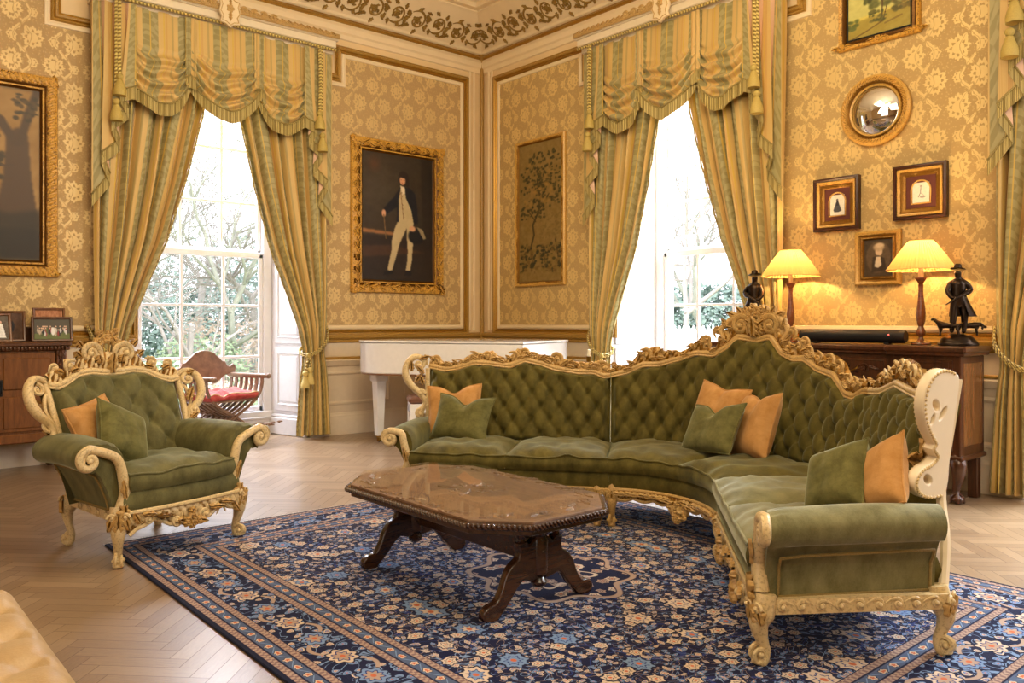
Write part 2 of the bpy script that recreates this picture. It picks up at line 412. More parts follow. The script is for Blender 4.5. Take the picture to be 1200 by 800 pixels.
def damask(name, base, fig, W_=.34, H_=.46, along='X', gloss=.42, metal=.25):
    """woven wall covering: large flower heads framed by leafy ogee bands"""
    M_ = Mat(name); x, y, z = M_.coord('Object'); h = x if along == 'X' else y
    vec0 = M_.comb(h, z); n1 = M_.noise(11, 2, vec=vec0); n2 = M_.noise(13, 2, vec=M_.comb(h+7, z+3))
    # fold the noise so that each repeat is the same and mirrored
    uu = h/W_; hx = ((uu+.5).fract()-.5).abs(); fz = (z/H_).fract()
    wv = M_.comb(hx*1.0, fz*1.4); w1 = M_.noise(7, 2, vec=wv); w2 = M_.noise(6, 2, vec=M_.comb(hx+4, fz*1.4+9))
    u = uu+(w1-.5)*.10*((uu*2*PI).sin()); v = z/H_+(w2-.5)*.10
    mask = None
    for ox, oy, R, pet in ((0, 0, .27, 9), (.5, .5, .27, 8), (0, .5, .13, 5), (.5, 0, .13, 6)):
        dx = ((u+ox+.5).fract()-.5).abs()*W_; dy = ((v+oy+.5).fract()-.5)*H_
        r = (dx*dx+dy*dy*.8).sqrt(); th = dy.atan2(dx)
        rad = ((th*pet).cos()*.11+(th*pet*3).cos()*.05+.9)*(R*W_)
        inner = ((th*pet).cos()*.2+.8)*(R*W_*.70)
        m1 = (1-(r-rad).step(-.003, .003))*((r-inner).step(-.003, .004)); m2 = 1-(r-R*W_*.46).step(-.003, .003)
        m_ = m1.max(m2); mask = m_ if mask is None else mask.max(m_)
    leafy = ((v*2*PI*5+(hx*30).sin()*1.5).sin())
    for k in (1, -1):
        cx = (v*2*PI).cos()*(.22*k)
        d = ((u+cx+.25).fract()-.5).abs()*W_; wd = leafy*.012+.013; mask = mask.max(1-(d-wd).step(-.003, .003)); mask = mask*(1-(1-(d-.0035).step(-.0015, .0015))*.7)
    vo = M_.voro(34, M_.comb(hx*W_, v*H_)); cell = X(M_.nt, vo.outputs[0]); mask = mask.max((1-(cell-.20).step(-.06, .06))*.35)
    veil = M_.noise(2.5, 2); f = mask*(veil*.7+.4).min(1); th_ = (z*2*PI/.0035).sin()
    M_.set(Base_Color=M_.mix(f.min(1), base, fig), Roughness=.66-f.min(1)*(.66-gloss), Metallic=f.min(1)*metal)
    M_.bump(f+th_*.05, .2, .003); return M_.m
def parquet():
    M_ = Mat('oak_herringbone'); x, y, z = M_.coord('Object'); W_ = .078; n = 5
    a = (x+y)*(.70711/W_); b = (y-x)*(.70711/W_)
    ix = a.floor(); iy = b.floor(); k = (ix-iy).mod(2*n); hz = k.lt(n-.5)
    u1 = a-(ix-k); v1 = b-iy; k2 = (2*n-1)-k; u2 = b-(iy-k2); v2 = a-ix
    u = u1*hz+u2*(1-hz); v = v1*hz+v2*(1-hz)
    idx = (ix-k)*hz+ix*(1-hz); idy = iy*hz+(iy-k2)*(1-hz)
    wn = M_.n.new('ShaderNodeTexWhiteNoise'); wn.noise_dimensions = '3D'; M_.nt.links.new(M_.comb(idx, idy, hz), wn.inputs['Vector']); rnd = X(M_.nt, wn.outputs[0])
    g = M_.noise(2.2, 5, vec=M_.comb(u*.55+rnd*37, v*3.2+rnd*11, rnd*9), rough=.65, dist=1.2)
    gap = ((v-.5).abs().step(.47, .5)).max((u-n/2).abs().step(n/2-.035, n/2))
    f = ((g-.5)*1.1+(rnd-.5)*.5+.5).max(0).min(1)
    c = M_.mix(f, C(116, 90, 66), C(160, 134, 104)); c = M_.mix(gap*.75, c, C(70, 46, 26))
    M_.set(Base_Color=c, Roughness=.28+g*.16+gap*.2, Coat_Weight=.35, Coat_Roughness=.22)
    M_.bump(g*.3-gap, .25, .003); return M_.m
WHITE = plain('cream_paint', C(232, 208, 166), .45, nz=.03, ns=5)
CREAM = plain('warm_cream_paint', C(226, 196, 148), .5, nz=.04, ns=5)
SHUT = plain('window_white_paint', C(230, 229, 234), .35, nz=.02)
GOLDM = gilt('gilded_moulding', C(170, 130, 60), C(190, 140, 52), .6, .35)
DADO = plain('dado_cream_paint', C(220, 202, 176), .42, nz=.03)
DAML = damask('damask_left', C(182, 149, 98), C(224, 192, 130), along='X')
DAMR = damask('damask_right', C(186, 153, 96), C(230, 199, 130), along='Y')
XB, YB = -4.6, -5.2          # the unseen ends of the room
HC = 5.32
W1 = (2.36, 4.26); W2 = (4.30, 6.22); W3 = (.15, 2.07)
WTOP = 4.62
# floor and ceiling
fm = MB(); fm.box(XB, XW+1.0, YB, YW+1.0, -.05, 0); tag(fm.build('floor', parquet(), smooth=False), kind='structure')
cm = MB(); cm.box(XB, XW+.3, YB, YW+.3, HC, HC+.1); tag(cm.build('ceiling', plain('ceiling_paint', C(234, 214, 180), .6, nz=.02), smooth=False), kind='structure')
# walls with window openings; paint wall, damask fields laid on as thin panels
def wall(name, along, c, ops, lo, hi):
    m = MB(); th = .3
    def seg(a, b, z0, z1):
        if along == 'X': m.box(a, b, c, c+th, z0, z1)
        else: m.box(c, c+th, a, b, z0, z1)
    x = lo
    for (a, b, z0, z1) in ops:
        seg(x, a, 0, HC); seg(a, b, z1, HC)
        if z0 > 0: seg(a, b, 0, z0)
        x = b
    seg(x, hi, 0, HC); return tag(m.build(name, CREAM, smooth=False), kind='structure')
wall('wall_left', 'X', YW, [(W1[0], W1[1], 0, WTOP)], XB, XW+.3)
wall('wall_right', 'Y', XW, [(W3[0], W3[1], 0, WTOP), (W2[0], W2[1], 0, WTOP)], YB, YW)
for nm, bx in (('wall_back', (XB, XW+.3, YB-.3, YB, 0, HC)), ('wall_west', (XB-.3, XB, YB-.3, YW+.3, 0, HC))):
    m = MB(); m.box(*bx); tag(m.build(nm, plain('plaster_'+nm[5:], C(212, 176, 122), .6), smooth=False), kind='structure')
def on_left(): return Matrix(((1, 0, 0, 0), (0, 0, -1, YW), (0, 1, 0, 0), (0, 0, 0, 1)))     # (x, z, out) -> world
def on_right(): return Matrix(((0, 0, -1, XW), (1, 0, 0, 0), (0, 1, 0, 0), (0, 0, 0, 1)))    # (y, z, out) -> world
GOLDP = [(0, 0), (.012, .018), (.028, .012), (.04, .03), (.056, .03), (.066, .014), (.08, .02), (.09, 0)]
WHP = [(0, 0), (.006, .014), (.03, .02), (.048, .012), (.052, 0)]
def mitre(mb, pts, prof, closed=True, flip=1):
    """moulding following a polygon in the wall plane with square mitres; the profile grows to the left of the path"""
    P = [Vector((p[0], p[1])) for p in pts]; n = len(P); rows = []
    for i in range(n):
        a = P[i-1] if (closed or i > 0) else P[i]-(P[1]-P[0]); b = P[i]; c = P[(i+1) % n] if (closed or i < n-1) else P[i]+(P[i]-P[i-1])
        d1 = (b-a).normalized(); d2 = (c-b).normalized(); n1 = Vector((-d1.y, d1.x))*flip; n2 = Vector((-d2.y, d2.x))*flip
        k = (n1+n2)/max(.2, 1+n1.dot(n2)); rows.append([(b.x+k.x*q[0], b.y+k.y*q[0], q[1]) for q in prof])
    m = len(prof); vs = [p for r in rows for p in r]; fs = []
    for i in range(n if closed else n-1):
        for j in range(m-1): fs.append((i*m+j, ((i+1) % n)*m+j, ((i+1) % n)*m+j+1, i*m+j+1))
    mb.add(vs, fs)
def field(mb, pts):
    vs = [(p[0], p[1], .003) for p in pts]; mb.add(vs, [tuple(range(len(pts)))])
# damask fields: outlines in (along, z), stepped down round the pelmets
fL2 = [(4.33, 1.275), (6.42, 1.275), (6.42, 4.39), (4.74, 4.39), (4.74, 4.05), (4.33, 4.05)]
fL1 = [(-1.6, 1.275), (2.30, 1.275), (2.30, 4.05), (1.62, 4.05), (1.62, 4.39), (-1.6, 4.39)]
fR2 = [(6.25, 1.275), (8.14, 1.275), (8.14, 4.39), (6.70, 4.39), (6.70, 4.05), (6.25, 4.05)]
fR1 = [(2.14, 1.275), (4.25, 1.275), (4.25, 4.05), (3.78, 4.05), (3.78, 4.39), (2.50, 4.39), (2.50, 4.05), (2.14, 4.05)]
fR0 = [(-3.0, 1.275), (.08, 1.275), (.08, 4.05), (-.2, 4.05), (-.2, 4.39), (-3.0, 4.39)]
for i, (mt, M4, fl_) in enumerate(((DAML, on_left(), (fL2, fL1)), (DAMR, on_right(), (fR2, fR1, fR0)))):
    for f_ in fl_:
        m = MB(M4); field(m, f_); o = m.build('wall_damask', mt, smooth=False)
        o.name = 'wall_damask_panel'; tag(o, kind='structure')
        m = MB(M4); mitre(m, f_, WHP, flip=-1); tag(m.build('trim_1', SHUT if 0 else WHITE, ang=25), kind='structure')
        m = MB(M4); g = [(x_, z_) for x_, z_ in f_]
        def grow(pts, k):
            out = []; n = len(pts)
            for q in range(n):
                a, b, c = (Vector(pts[q-1]), Vector(pts[q]), Vector(pts[(q+1) % n])); d1 = (b-a).normalized(); d2 = (c-b).normalized()
                n1 = Vector((d1.y, -d1.x)); n2 = Vector((d2.y, -d2.x)); kk = (n1+n2)/(1+n1.dot(n2)); out.append((b.x+kk.x*k, b.y+kk.y*k))
            return out
        mitre(m, grow(f_, .055), GOLDP, flip=-1)
        tag(m.build('trim_2', GOLDM, ang=25), kind='structure')
# skirting and dado, cut at the window openings
def band(name, mat, prof, segs_l, segs_r, n):
    m = MB()
    for a, b in segs_l: m.sweep([(a, YW, 0), (b, YW, 0)], [(-q[1], q[0]) if 0 else (q[1], q[0]) for q in prof], cap=True)
    for a, b in segs_r: m.sweep([(XW, b, 0), (XW, a, 0)], [(q[1], q[0]) for q in prof], cap=True)
    return tag(m.build(name, mat, ang=25), kind='structure')
SL = [(XB, W1[0]-.02), (W1[1]+.02, XW)]; SR = [(YB, W3[0]-.02), (W3[1]+.02, W2[0]-.02), (W2[1]+.02, YW)]
def bandp(z0, z1, d, b=.008): return [(z0, -.01), (z0, d-b), (z0+b, d), (z1-b, d), (z1, d-b), (z1, -.01)]
band('baseboard_left', DADO, [(0, -.01), (0, .045), (.17, .045), (.19, .036), (.22, .03), (.235, .018), (.25, .014), (.26, -.01)], SL, SR, 0)
band('trim_3', DADO, [(.80, -.01), (.80, .02), (.83, .035), (.86, .05), (.875, .035), (.875, -.01)], SL, SR, 0)
band('trim_4', GOLDM, bandp(.875, .905, .045), SL, SR, 0)
band('trim_5', GOLDM, [(1.07, -.01), (1.07, .02), (1.085, .03), (1.10, .022), (1.125, .05), (1.15, .055), (1.165, .03), (1.175, -.01)], SL, SR, 0)
# raised panels below the dado
def dado_panels():
    m = MB(on_left())
    for a, b in ((4.45, 5.35), (5.55, 6.6), (-1.2, .4), (.6, 2.1)): mitre(m, [(a, .34), (b, .34), (b, .74), (a, .74)], [(0, 0), (.01, .014), (.03, .018), (.045, .006), (.06, .0)])
    m.m = on_right()
    for a, b in ((2.25, 3.1), (3.3, 4.15), (6.4, 7.25), (7.4, 8.3)): mitre(m, [(a, .34), (b, .34), (b, .74), (a, .74)], [(0, 0), (.01, .014), (.03, .018), (.045, .006), (.06, .0)])
    tag(m.build('trim_6', DADO, ang=25), kind='structure')
dado_panels()
m = MB(); m.box(XB, XW, YW-.014, YW+.001, .25, .80); tag(m.build('trim_7', DADO, smooth=False), kind='structure') if 0 else None
# dado paint below the rail
for nm, mt4, segs in (('l', on_left(), SL), ('r', on_right(), SR)):
    m = MB(mt4)
    for a, b in segs: m.add([(a, 0, .004), (b, 0, .004), (b, 1.07, .004), (a, 1.07, .004)], [(0, 1, 2, 3)])
    tag(m.build('wall_dado', DADO, smooth=False), kind='structure')
# corner pilasters: gilded bead in the angle and flat fillets
m = MB(); m.tube([(XW-.03, YW-.03, 1.0), (XW-.03, YW-.03, 4.86)], .028, 10); tag(m.build('trim_8', GOLDM), kind='structure')
m = MB()
for q in (.13, .2): m.box(XW-q-.03, XW-q, YW-.02, YW, 1.2, 4.7, .006); m.box(XW-.02, XW, YW-q-.03, YW-q, 1.2, 4.7, .006)
tag(m.build('trim_9', WHITE, smooth=False), kind='structure')
# cornice: gilded picture rail, cove with gilded scrolling foliage, ceiling rings
m = MB()
prof = [(-.035, 0), (-.03, .02), (-.012, .03), (0, .05), (.012, .03), (.03, .02), (.035, 0)]
def round_room(mb, prof):
    P = [(XB, YW), (XW, YW), (XW, YB)]
    rows = []
    for (x_, y_), (sx, sy) in zip(P, ((0, -1), (-1, -1), (-1, 0))): rows.append([(x_+sx*q[1], y_+sy*q[1], q[0]) for q in prof])
    m_ = len(prof); vs = [p for r in rows for p in r]; fs = [(i*m_+j, (i+1)*m_+j, (i+1)*m_+j+1, i*m_+j+1) for i in range(2) for j in range(m_-1)]
    mb.add(vs, fs)
round_room(m, [(ZG+a, b) for a, b in prof]); tag(m.build('trim_10', GOLDM, ang=25), kind='structure')
m = MB(); round_room(m, [(4.60, .0), (4.61, .02), (4.66, .025), (4.68, .045), (4.74, .05), (4.785, .03), (4.785, 0)]); tag(m.build('trim_11', WHITE, ang=25), kind='structure')
m = MB(); round_room(m, [(ZG+.03, 0), (ZG+.05, .03), (ZG+.08, .035), (5.21, .36), (5.23, .40), (5.25, .40), (5.26, .46), (5.30, .48), (HC, .48)]); tag(m.build('trim_12', WHITE, ang=20), kind='structure')
m = MB()
for q in (.7, .78, 1.15): round_room(m, [(HC, q), (HC-.03, q+.01), (HC-.035, q+.04), (HC-.02, q+.06), (HC, q+.07)])
tag(m.build('trim_13', WHITE, ang=25), kind='structure')
# scrolling foliage on the cove
def foliage(M4, length, n):
    mb = MB(M4)
    st = length/n
    for i in range(n):
        x0 = i*st+st*.5; up_ = 1 if i % 2 == 0 else -1; cy = .165+.012*up_
        R = .125
        scroll(mb, T(x0, cy, .004), R, 1.25, -PI*.5*up_ if 1 else 0, -up_, .014, .009, tail=.10, fa=.5, lift=.004)
        rosette(mb, T(x0, cy, .008), .042, 6, .012)
        for k in range(6):
            a = k*PI/3+.3; leaf(mb, T(x0+.125*math.cos(a), cy+.125*math.sin(a), .004) @ RZ(a+.9*(-up_)), .075, .045, .01, 2, .01)
        for k in range(4):
            a = k*PI/2+.7; leaf(mb, T(x0+.07*math.cos(a), cy+.07*math.sin(a), .004) @ RZ(a-2.3*(-up_)), .05, .026, .01, 2, .008)
        leaf(mb, T(x0+st*.5, cy-up_*.02, .004) @ RZ(up_*1.3), .11, .05, .01, 3, .01)
        leaf(mb, T(x0+st*.5, cy-up_*.04, .004) @ RZ(-up_*1.4), .075, .04, .01, 3, .01)
        leaf(mb, T(x0+st*.45, cy+up_*.10, .004) @ RZ(up_*.2), .08, .035, .01, 2, .01)
    return mb
ca = math.atan2(5.21-ZG-.08, .325); 
GF = plain('cove_gilding', C(150, 116, 52), .45, .35, nz=.15)
# left run starts at the corner and goes back towards the camera end
fr = Matrix(((-1, 0, 0, XW-.10), (0, -math.cos(ca), -math.sin(ca), YW-.045), (0, math.sin(ca), -math.cos(ca), ZG+.09), (0, 0, 0, 1)))
fb = foliage(fr, 5.4, 18); o = fb.build('trim_14', GF); tag(o, kind='structure')
fr = Matrix(((0, -math.cos(ca), -math.sin(ca), XW-.045), (-1, 0, 0, YW-.10), (0, math.sin(ca), -math.cos(ca), ZG+.09), (0, 0, 0, 1)))
fb = foliage(fr, 5.4, 18); tag(fb.build('trim_15', GF), kind='structure')

# ------------------------------------------------------------------ windows with splayed shuttered reveals
def glass():
    M_ = Mat('window_glass'); t = M_.n.new('ShaderNodeBsdfTransparent'); g = M_.n.new('ShaderNodeBsdfGlossy'); g.inputs['Roughness'].default_value = .02
    fz = M_.n.new('ShaderNodeFresnel'); fz.inputs[0].default_value = 1.15; mx = M_.n.new('ShaderNodeMixShader')
    M_.nt.links.new((X(M_.nt, fz.outputs[0])*(1-X(M_.nt, M_.n.new('ShaderNodeNewGeometry').outputs['Backfacing']))).so, mx.inputs[0]); M_.nt.links.new(t.outputs[0], mx.inputs[1]); M_.nt.links.new(g.outputs[0], mx.inputs[2]); M_.nt.links.new(mx.outputs[0], M_.out.inputs[0]); return M_.m
GLASS = glass()
def window(n, M4, c, hw=.95, dep=.63):
    """M4 maps (along, z, out-of-room) so that +z of the frame points outside"""
    root = empty('window_%d' % n); root['kind'] = 'structure'
    gh = .695                         # half width of the glazed part
    fr_ = MB(M4); d = dep
    # outer box frame, sill, meeting rail, glazing bars of the two sashes
    def bx(a, b, z0, z1, d0, d1, bv=.006): fr_.box(c+a, c+b, z0, z1, d0, d1, bv)
    bx(-gh-.1, -gh, .2, 4.6, d-.02, d+.12); bx(gh, gh+.1, .2, 4.6, d-.02, d+.12); bx(-gh-.1, gh+.1, .18, .27, d-.05, d+.12); bx(-gh-.1, gh+.1, 4.5, 4.6, d-.02, d+.12)
    for s_, z0, z1, dd in ((0, .27, 2.10, .0), (1, 2.09, 4.5, .06)):
        bx(-gh, -gh+.045, z0, z1, d+dd, d+dd+.04); bx(gh-.045, gh, z0, z1, d+dd, d+dd+.04)
        bx(-gh, gh, z1-.05, z1+.02, d+dd, d+dd+.045); bx(-gh, gh, z0, z0+.06, d+dd, d+dd+.045)
        for k in (-1, 1): bx(k*.232-.017, k*.232+.017, z0, z1, d+dd+.006, d+dd+.034, .004)
        zs = (.905, 1.495) if s_ == 0 else (2.68, 3.29, 3.9)
        for z_ in zs: bx(-gh, gh, z_-.016, z_+.016, d+dd+.008, d+dd+.032, .004)
    fr_.build('window_frame', SHUT, root, smooth=False)
    for z0, z1, dd in ((.3, 2.09, .02), (2.1, 4.48, .08)):
        g = MB(M4); g.box(c-gh+.04, c+gh-.04, z0, z1, d+dd-.002, d+dd+.002); g.build('window_pane', GLASS, root, smooth=False)
    # splayed reveals: base block, two leaves of panelled shutters, head and sill
    for s_ in (-1, 1):
        a0 = Vector((c+s_*hw, 0, 0)); a1 = Vector((c+s_*(gh+.1), 0, dep)); dr = (a1-a0); L = dr.length; dr.normalize()
        inward = Vector((-s_*dr.z, 0, s_*dr.x)); inward = inward if inward.x*s_ < 0 else -inward
        mm = Matrix((dr, Vector((0, 1, 0)), inward)).transposed().to_4x4(); mm.translation = a0
        r = MB(M4 @ mm)
        r.box(0, L, 0, 4.62, -.04, 0); r.box(-.005, L, 0, .2, 0, .045, .01); r.box(-.005, L, .2, .235, 0, .03, .008)
        for za, zb in ((.28, 1.02), (1.06, 1.95), (1.99, 3.0), (3.04, 4.4)):
            r.box(.06, L-.1, za, zb, 0, .022, .004)
            mitre(r, [(.11, za+.06), (L-.15, za+.06), (L-.15, zb-.06), (.11, zb-.06)][::1], [(0, .022), (.012, .034), (.022, .026), (.03, .012)])
            r.box(.155, L-.195, za+.105, zb-.105, .0, .028, .006)
        r.build('shutter', SHUT, root, ang=25)
    s2 = MB(M4); s2.box(c-hw, c+hw, 4.6, 4.7, 0, dep+.1); s2.add([(c-hw, 0, 0), (c+hw, 0, 0), (c+gh+.1, 0, dep), (c-gh-.1, 0, dep)], [(0, 1, 2, 3)]) if 0 else None
    s2.box(c-gh-.12, c+gh+.12, 0, .2, dep-.03, dep+.25, .01); s2.box(c-gh-.14, c+gh+.14, .17, .205, dep-.07, dep+.05, .01)
    s2.box(c-gh-.9, c-gh-.1, 0, 4.9, dep+.0, dep+.3); s2.box(c+gh+.1, c+gh+.9, 0, 4.9, dep+.0, dep+.3); s2.box(c-gh-.9, c+gh+.9, 4.6, 4.95, dep, dep+.3)
    s2.build('window_sill', SHUT, root, smooth=False)
    return root
ML = Matrix(((1, 0, 0, 0), (0, 0, 1, YW), (0, 1, 0, 0), (0, 0, 0, 1)))
MR = Matrix(((0, 0, 1, XW), (1, 0, 0, 0), (0, 1, 0, 0), (0, 0, 0, 1)))
window(1, ML, 3.31-.0); window(2, MR, 5.26); window(3, MR, 1.11)

# ------------------------------------------------------------------ outdoors
GR = plain('pale_lawn', C(150, 160, 128), .9, nz=.25, ns=1.5)
m = MB(); m.box(-30, 60, YW+.95, 60, -.62, -.6); m.box(XW+.95, 60, -30, YW+.95, -.62, -.6); tag(m.build('lawn_ground', GR, smooth=False), kind='structure')
BARK = [plain('bark_a', C(150, 142, 134), .9, nz=.3, ns=6), plain('bark_b', C(146, 146, 132), .9, nz=.3, ns=6)]
def tree(x, y, h, seed, depth=6, mt=0, lean=(0, 0), label=''):
    rn = random.Random(seed); mb = MB(); tw = MB()
    def br(p, d, L, r, k):
        q = p; pts = [p]
        for i in range(3):
            d = (d+Vector((rn.uniform(-.22, .22), rn.uniform(-.22, .22), rn.uniform(-.1, .16)))).normalized(); q = q+d*L/3; pts.append(q)
        (mb if k > 2 else tw).tube(pts, [r, r*.62], 6 if k > 3 else 3)
        if k == 0: return
        for i in range(3 if k > 2 else 4):
            a = rn.uniform(0, 2*PI); sp_ = rn.uniform(.45, 1.0); o_ = d.orthogonal().normalized(); o_ = Matrix.Rotation(a, 3, d) @ o_
            nd = (d+o_*sp_).normalized(); nd.z *= .8; s0 = pts[rn.choice((1, 2, 3, 3))]
            br(s0, nd, L*rn.uniform(.6, .82), r*.58, k-1)
    br(Vector((0, 0, 0)), Vector((lean[0], lean[1], 1)).normalized(), h*.26, h*.011, depth)
    o = empty('bare_tree', (x, y, -.6), 0, label, 'tree', 'bare trees in the garden'); mb.build('trunk', BARK[mt], o, ang=60); tw.build('twigs', BARK[mt], o, smooth=False); return o
def gl(px, t):  # world point seen through image column px at distance t
    u = (px-600)/954; fx, fy = .6518, .7584; return ((fx+u*fy)*t, (fy-u*fx)*t)
for i, (px, t, h, mt, lb) in enumerate(((215, 15.5, 7.5, 0, 'bare tree with arching grey twigs seen low through left window'), (268, 17, 9, 1, 'bare tree with mossy grey branches filling middle of left window'), (300, 21, 10, 0, 'tall bare tree far off behind right panes of left window'),
        (160, 19, 9, 1, 'bare tree outside at far left edge of left window'), (240, 25, 12, 0, 'tallest bare tree rising far behind the others in left window'), (800, 15.5, 8, 0, 'bare spreading tree seen through upper right window'), (850, 19, 9, 1, 'bare tree partly hidden by right drape of right window'))):
    x, y = gl(px, t); tree(x, y, h, 30+i, 6, mt, (random.uniform(-.2, .2), random.uniform(-.2, .2)), lb)
LEAFM = [plain('shrub_green', C(140, 156, 120), .8, nz=.4, ns=3), plain('shrub_rust', C(176, 156, 136), .8, nz=.4, ns=3), plain('shrub_teal', C(136, 154, 142), .8, nz=.4, ns=3)]
def shrub(x, y, r, h, seed, mt, lb):
    rn = random.Random(seed); mb = MB()
    for i in range(1500):
        a = rn.uniform(0, 2*PI); b = rn.uniform(-.1, 1); q = rn.uniform(.6, 1)**.5; c_ = Vector((r*q*math.cos(a)*math.sqrt(max(0, 1-b*b*.8)), r*q*math.sin(a)*math.sqrt(max(0, 1-b*b*.8)), h*(.15+.85*max(0, b)*q)))
        s_ = rn.uniform(.04, .09); d1 = Vector((rn.gauss(0, 1), rn.gauss(0, 1), rn.gauss(0, 1))).normalized(); d2 = d1.orthogonal().normalized()
        mb.add([c_-d1*s_, c_+d2*s_*.45, c_+d1*s_, c_-d2*s_*.45], [(0, 1, 2, 3)])
    tag(mb.build('garden_shrub', LEAFM[mt], smooth=False, loc=(x, y, -.6)), lb, 'shrub', 'garden shrubs')
for i, (px, t, r, h, mt, lb) in enumerate(((190, 13.5, .8, 1.3, 0, 'green garden shrub low in left corner of left window'), (235, 16, 1.1, 1.7, 0, 'rounded green shrub behind the X-frame chair'), (285, 14, .9, 1.0, 1, 'rust tinted garden shrub at right of left window'),
        (300, 22, 1.9, 3.6, 2, 'dark teal evergreen shrub behind right panes of left window'), (262, 19, 1.3, 2.1, 1, 'reddish shrub behind X-frame chair in left window'), (165, 24, 1.7, 3.2, 2, 'teal evergreen shrub far left in left window'), (845, 20, 1.6, 2.6, 2, 'grey green shrub behind the white picket fence'))):
    x, y = gl(px, t); shrub(x, y, r, h, 60+i, mt, lb)
# distant hedge bank behind everything
def hedge(name, p0, p1, h, seed, lb):
    rn = random.Random(seed); mb = MB(); a = Vector(p0); b = Vector(p1)
    for i in range(5000):
        q = a.lerp(b, rn.random())+Vector((rn.uniform(-.8, .8), rn.uniform(-.8, .8), 0)); z = h*(rn.random()**.8)*(.75+.25*math.sin(q.x*1.3+q.y)); s_ = rn.uniform(.08, .2)
        c_ = Vector((q.x, q.y, z)); d1 = Vector((rn.gauss(0, 1), rn.gauss(0, 1), rn.gauss(0, 1))).normalized(); d2 = d1.orthogonal().normalized()
        mb.add([c_-d1*s_, c_+d2*s_*.5, c_+d1*s_, c_-d2*s_*.5], [(0, 1, 2, 3)])
    tag(mb.build('woodland_bank', LEAFM[2], smooth=False, loc=(0, 0, -.6)), lb, 'hedge')
x0, y0 = gl(120, 30); x1, y1 = gl(330, 29); hedge('a', (x0, y0, 0), (x1, y1, 0), 5.5, 5, 'hazy wooded bank far behind the left window')
x0, y0 = gl(750, 27); x1, y1 = gl(900, 27); hedge('b', (x0, y0, 0), (x1, y1, 0), 3.2, 6, 'hazy wooded bank far behind the right window')
# white picket fence outside the right window
m = MB(); root = empty('picket_fence', (0, 0, 0), 0, 'white picket fence in the garden outside the right window', 'fence')
(xa, ya), (xb, yb) = gl(790, 12), gl(872, 11.2); d = Vector((xb-xa, yb-ya)); n_ = 14; ang = math.atan2(d.y, d.x)
for i in range(n_+1):
    q = i/n_; m = MB(T(xa+d.x*q, ya+d.y*q, -.6) @ RZ(ang)); m.add([(-.035, 0, 0), (.035, 0, 0), (.035, 0, 1.78), (0, 0, 1.86), (-.035, 0, 1.78), (-.035, .02, 0), (.035, .02, 0), (.035, .02, 1.78), (0, .02, 1.86), (-.035, .02, 1.78)], [(0, 1, 2, 3, 4), (9, 8, 7, 6, 5), (0, 5, 6, 1), (1, 6, 7, 2), (2, 7, 8, 3), (3, 8, 9, 4), (4, 9, 5, 0)]); m.build('picket', SHUT, root, smooth=False)
m = MB(T(xa, ya, -.6) @ RZ(ang)); m.box(0, d.length, .02, .05, .5, .58); m.box(0, d.length, .02, .05, 1.4, 1.48); m.build('rail', SHUT, root, smooth=False)
# ------------------------------------------------------------------ seat furniture
VEL = velvet('olive_green_velvet', C(60, 52, 16), C(106, 94, 42), 12, .45, (.85, .9, .6, 1))
VELA = velvet('sage_green_velvet', C(74, 69, 38), C(114, 107, 66), 12, .5, (.85, .9, .6, 1))
VEL2 = velvet('olive_green_velvet_lit', C(88, 83, 48), C(138, 131, 90), 9, .7, (.9, .92, .75, 1))  # same velvet for the right section, window sheen painted in as paler colour
CUSHG = velvet('moss_green_velvet_pillow', C(76, 73, 34), C(116, 109, 62), 16, .6)
CUSHT = velvet('tan_velvet_pillow', C(168, 118, 60), C(196, 146, 88), 16, .4, (1, .85, .65, 1))
GILT = gilt('gilded_rococo_frame', C(212, 184, 132), C(146, 100, 34), .48)
ORNG = gilt('gilded_leaf_carving', C(184, 144, 82), C(122, 84, 30), .75, .34)
GILTD = gilt('gilded_rococo_crest', C(196, 158, 96), C(160, 112, 36), .68)
PALE = plain('cream_painted_frame', C(226, 206, 172), .42, nz=.08, ns=7)
BRAID = plain('gold_braid', C(138, 114, 60), .6, nz=.3, ns=200, bump=.5)
def puff(s, z, a, b):
    p = s/a+z/(2*b); q = s/a-z/(2*b)
    a_, b_ = abs(math.sin(PI*p)), abs(math.sin(PI*q)); return .50*(a_*b_)**.5+.55*min(1, math.hypot(a_, b_)*1.15)
def tufted(P, N, s0, s1, zb, zt, a, b, dep, ns, nz, z0off=0):
    mb = MB()
    def h(s, z, u, v):
        e = min(u, 1-u, 1)*(s1-s0); e2 = min(v, 1-v)*(zt(s)-zb); k = sm(0, .05, e)*sm(0, .05, e2)
        return dep*puff(s, z-z0off, a, b)*k+.01*k-.018*(1-sm(0, .05, min(e, e2)))
    def f(u, v):
        s = s0+(s1-s0)*u; z = zb+(zt(s)-zb)*v
        return P(s, z)+N(s)*h(s, z, u, v)
    mb.grid(f, ns, nz)
    j0 = int((zb-z0off)/b)-1
    for j in range(j0, j0+14):
        for i in range(int(s0/a)-2, int(s1/a)+3):
            s = (i+(.5 if j % 2 else 0))*a; z = z0off+j*b
            if s0+.05 < s < s1-.05 and zb+.04 < z < zt(s)-.04: mb.ball(tuple(P(s, z)+N(s)*.008), (.011, .011, .011), 8, 5)
    return mb
def path_frame(P, N, s, z, flip=1):
    """frame on the face of a back: x along s, y up, z towards the sitter"""
    t = (P(s+.01, z)-P(s-.01, z)).normalized()*flip; n = N(s)
    m = Matrix((t, Vector((0, 0, 1)), n)).transposed().to_4x4(); m.translation = P(s, z)+n*.02; return m
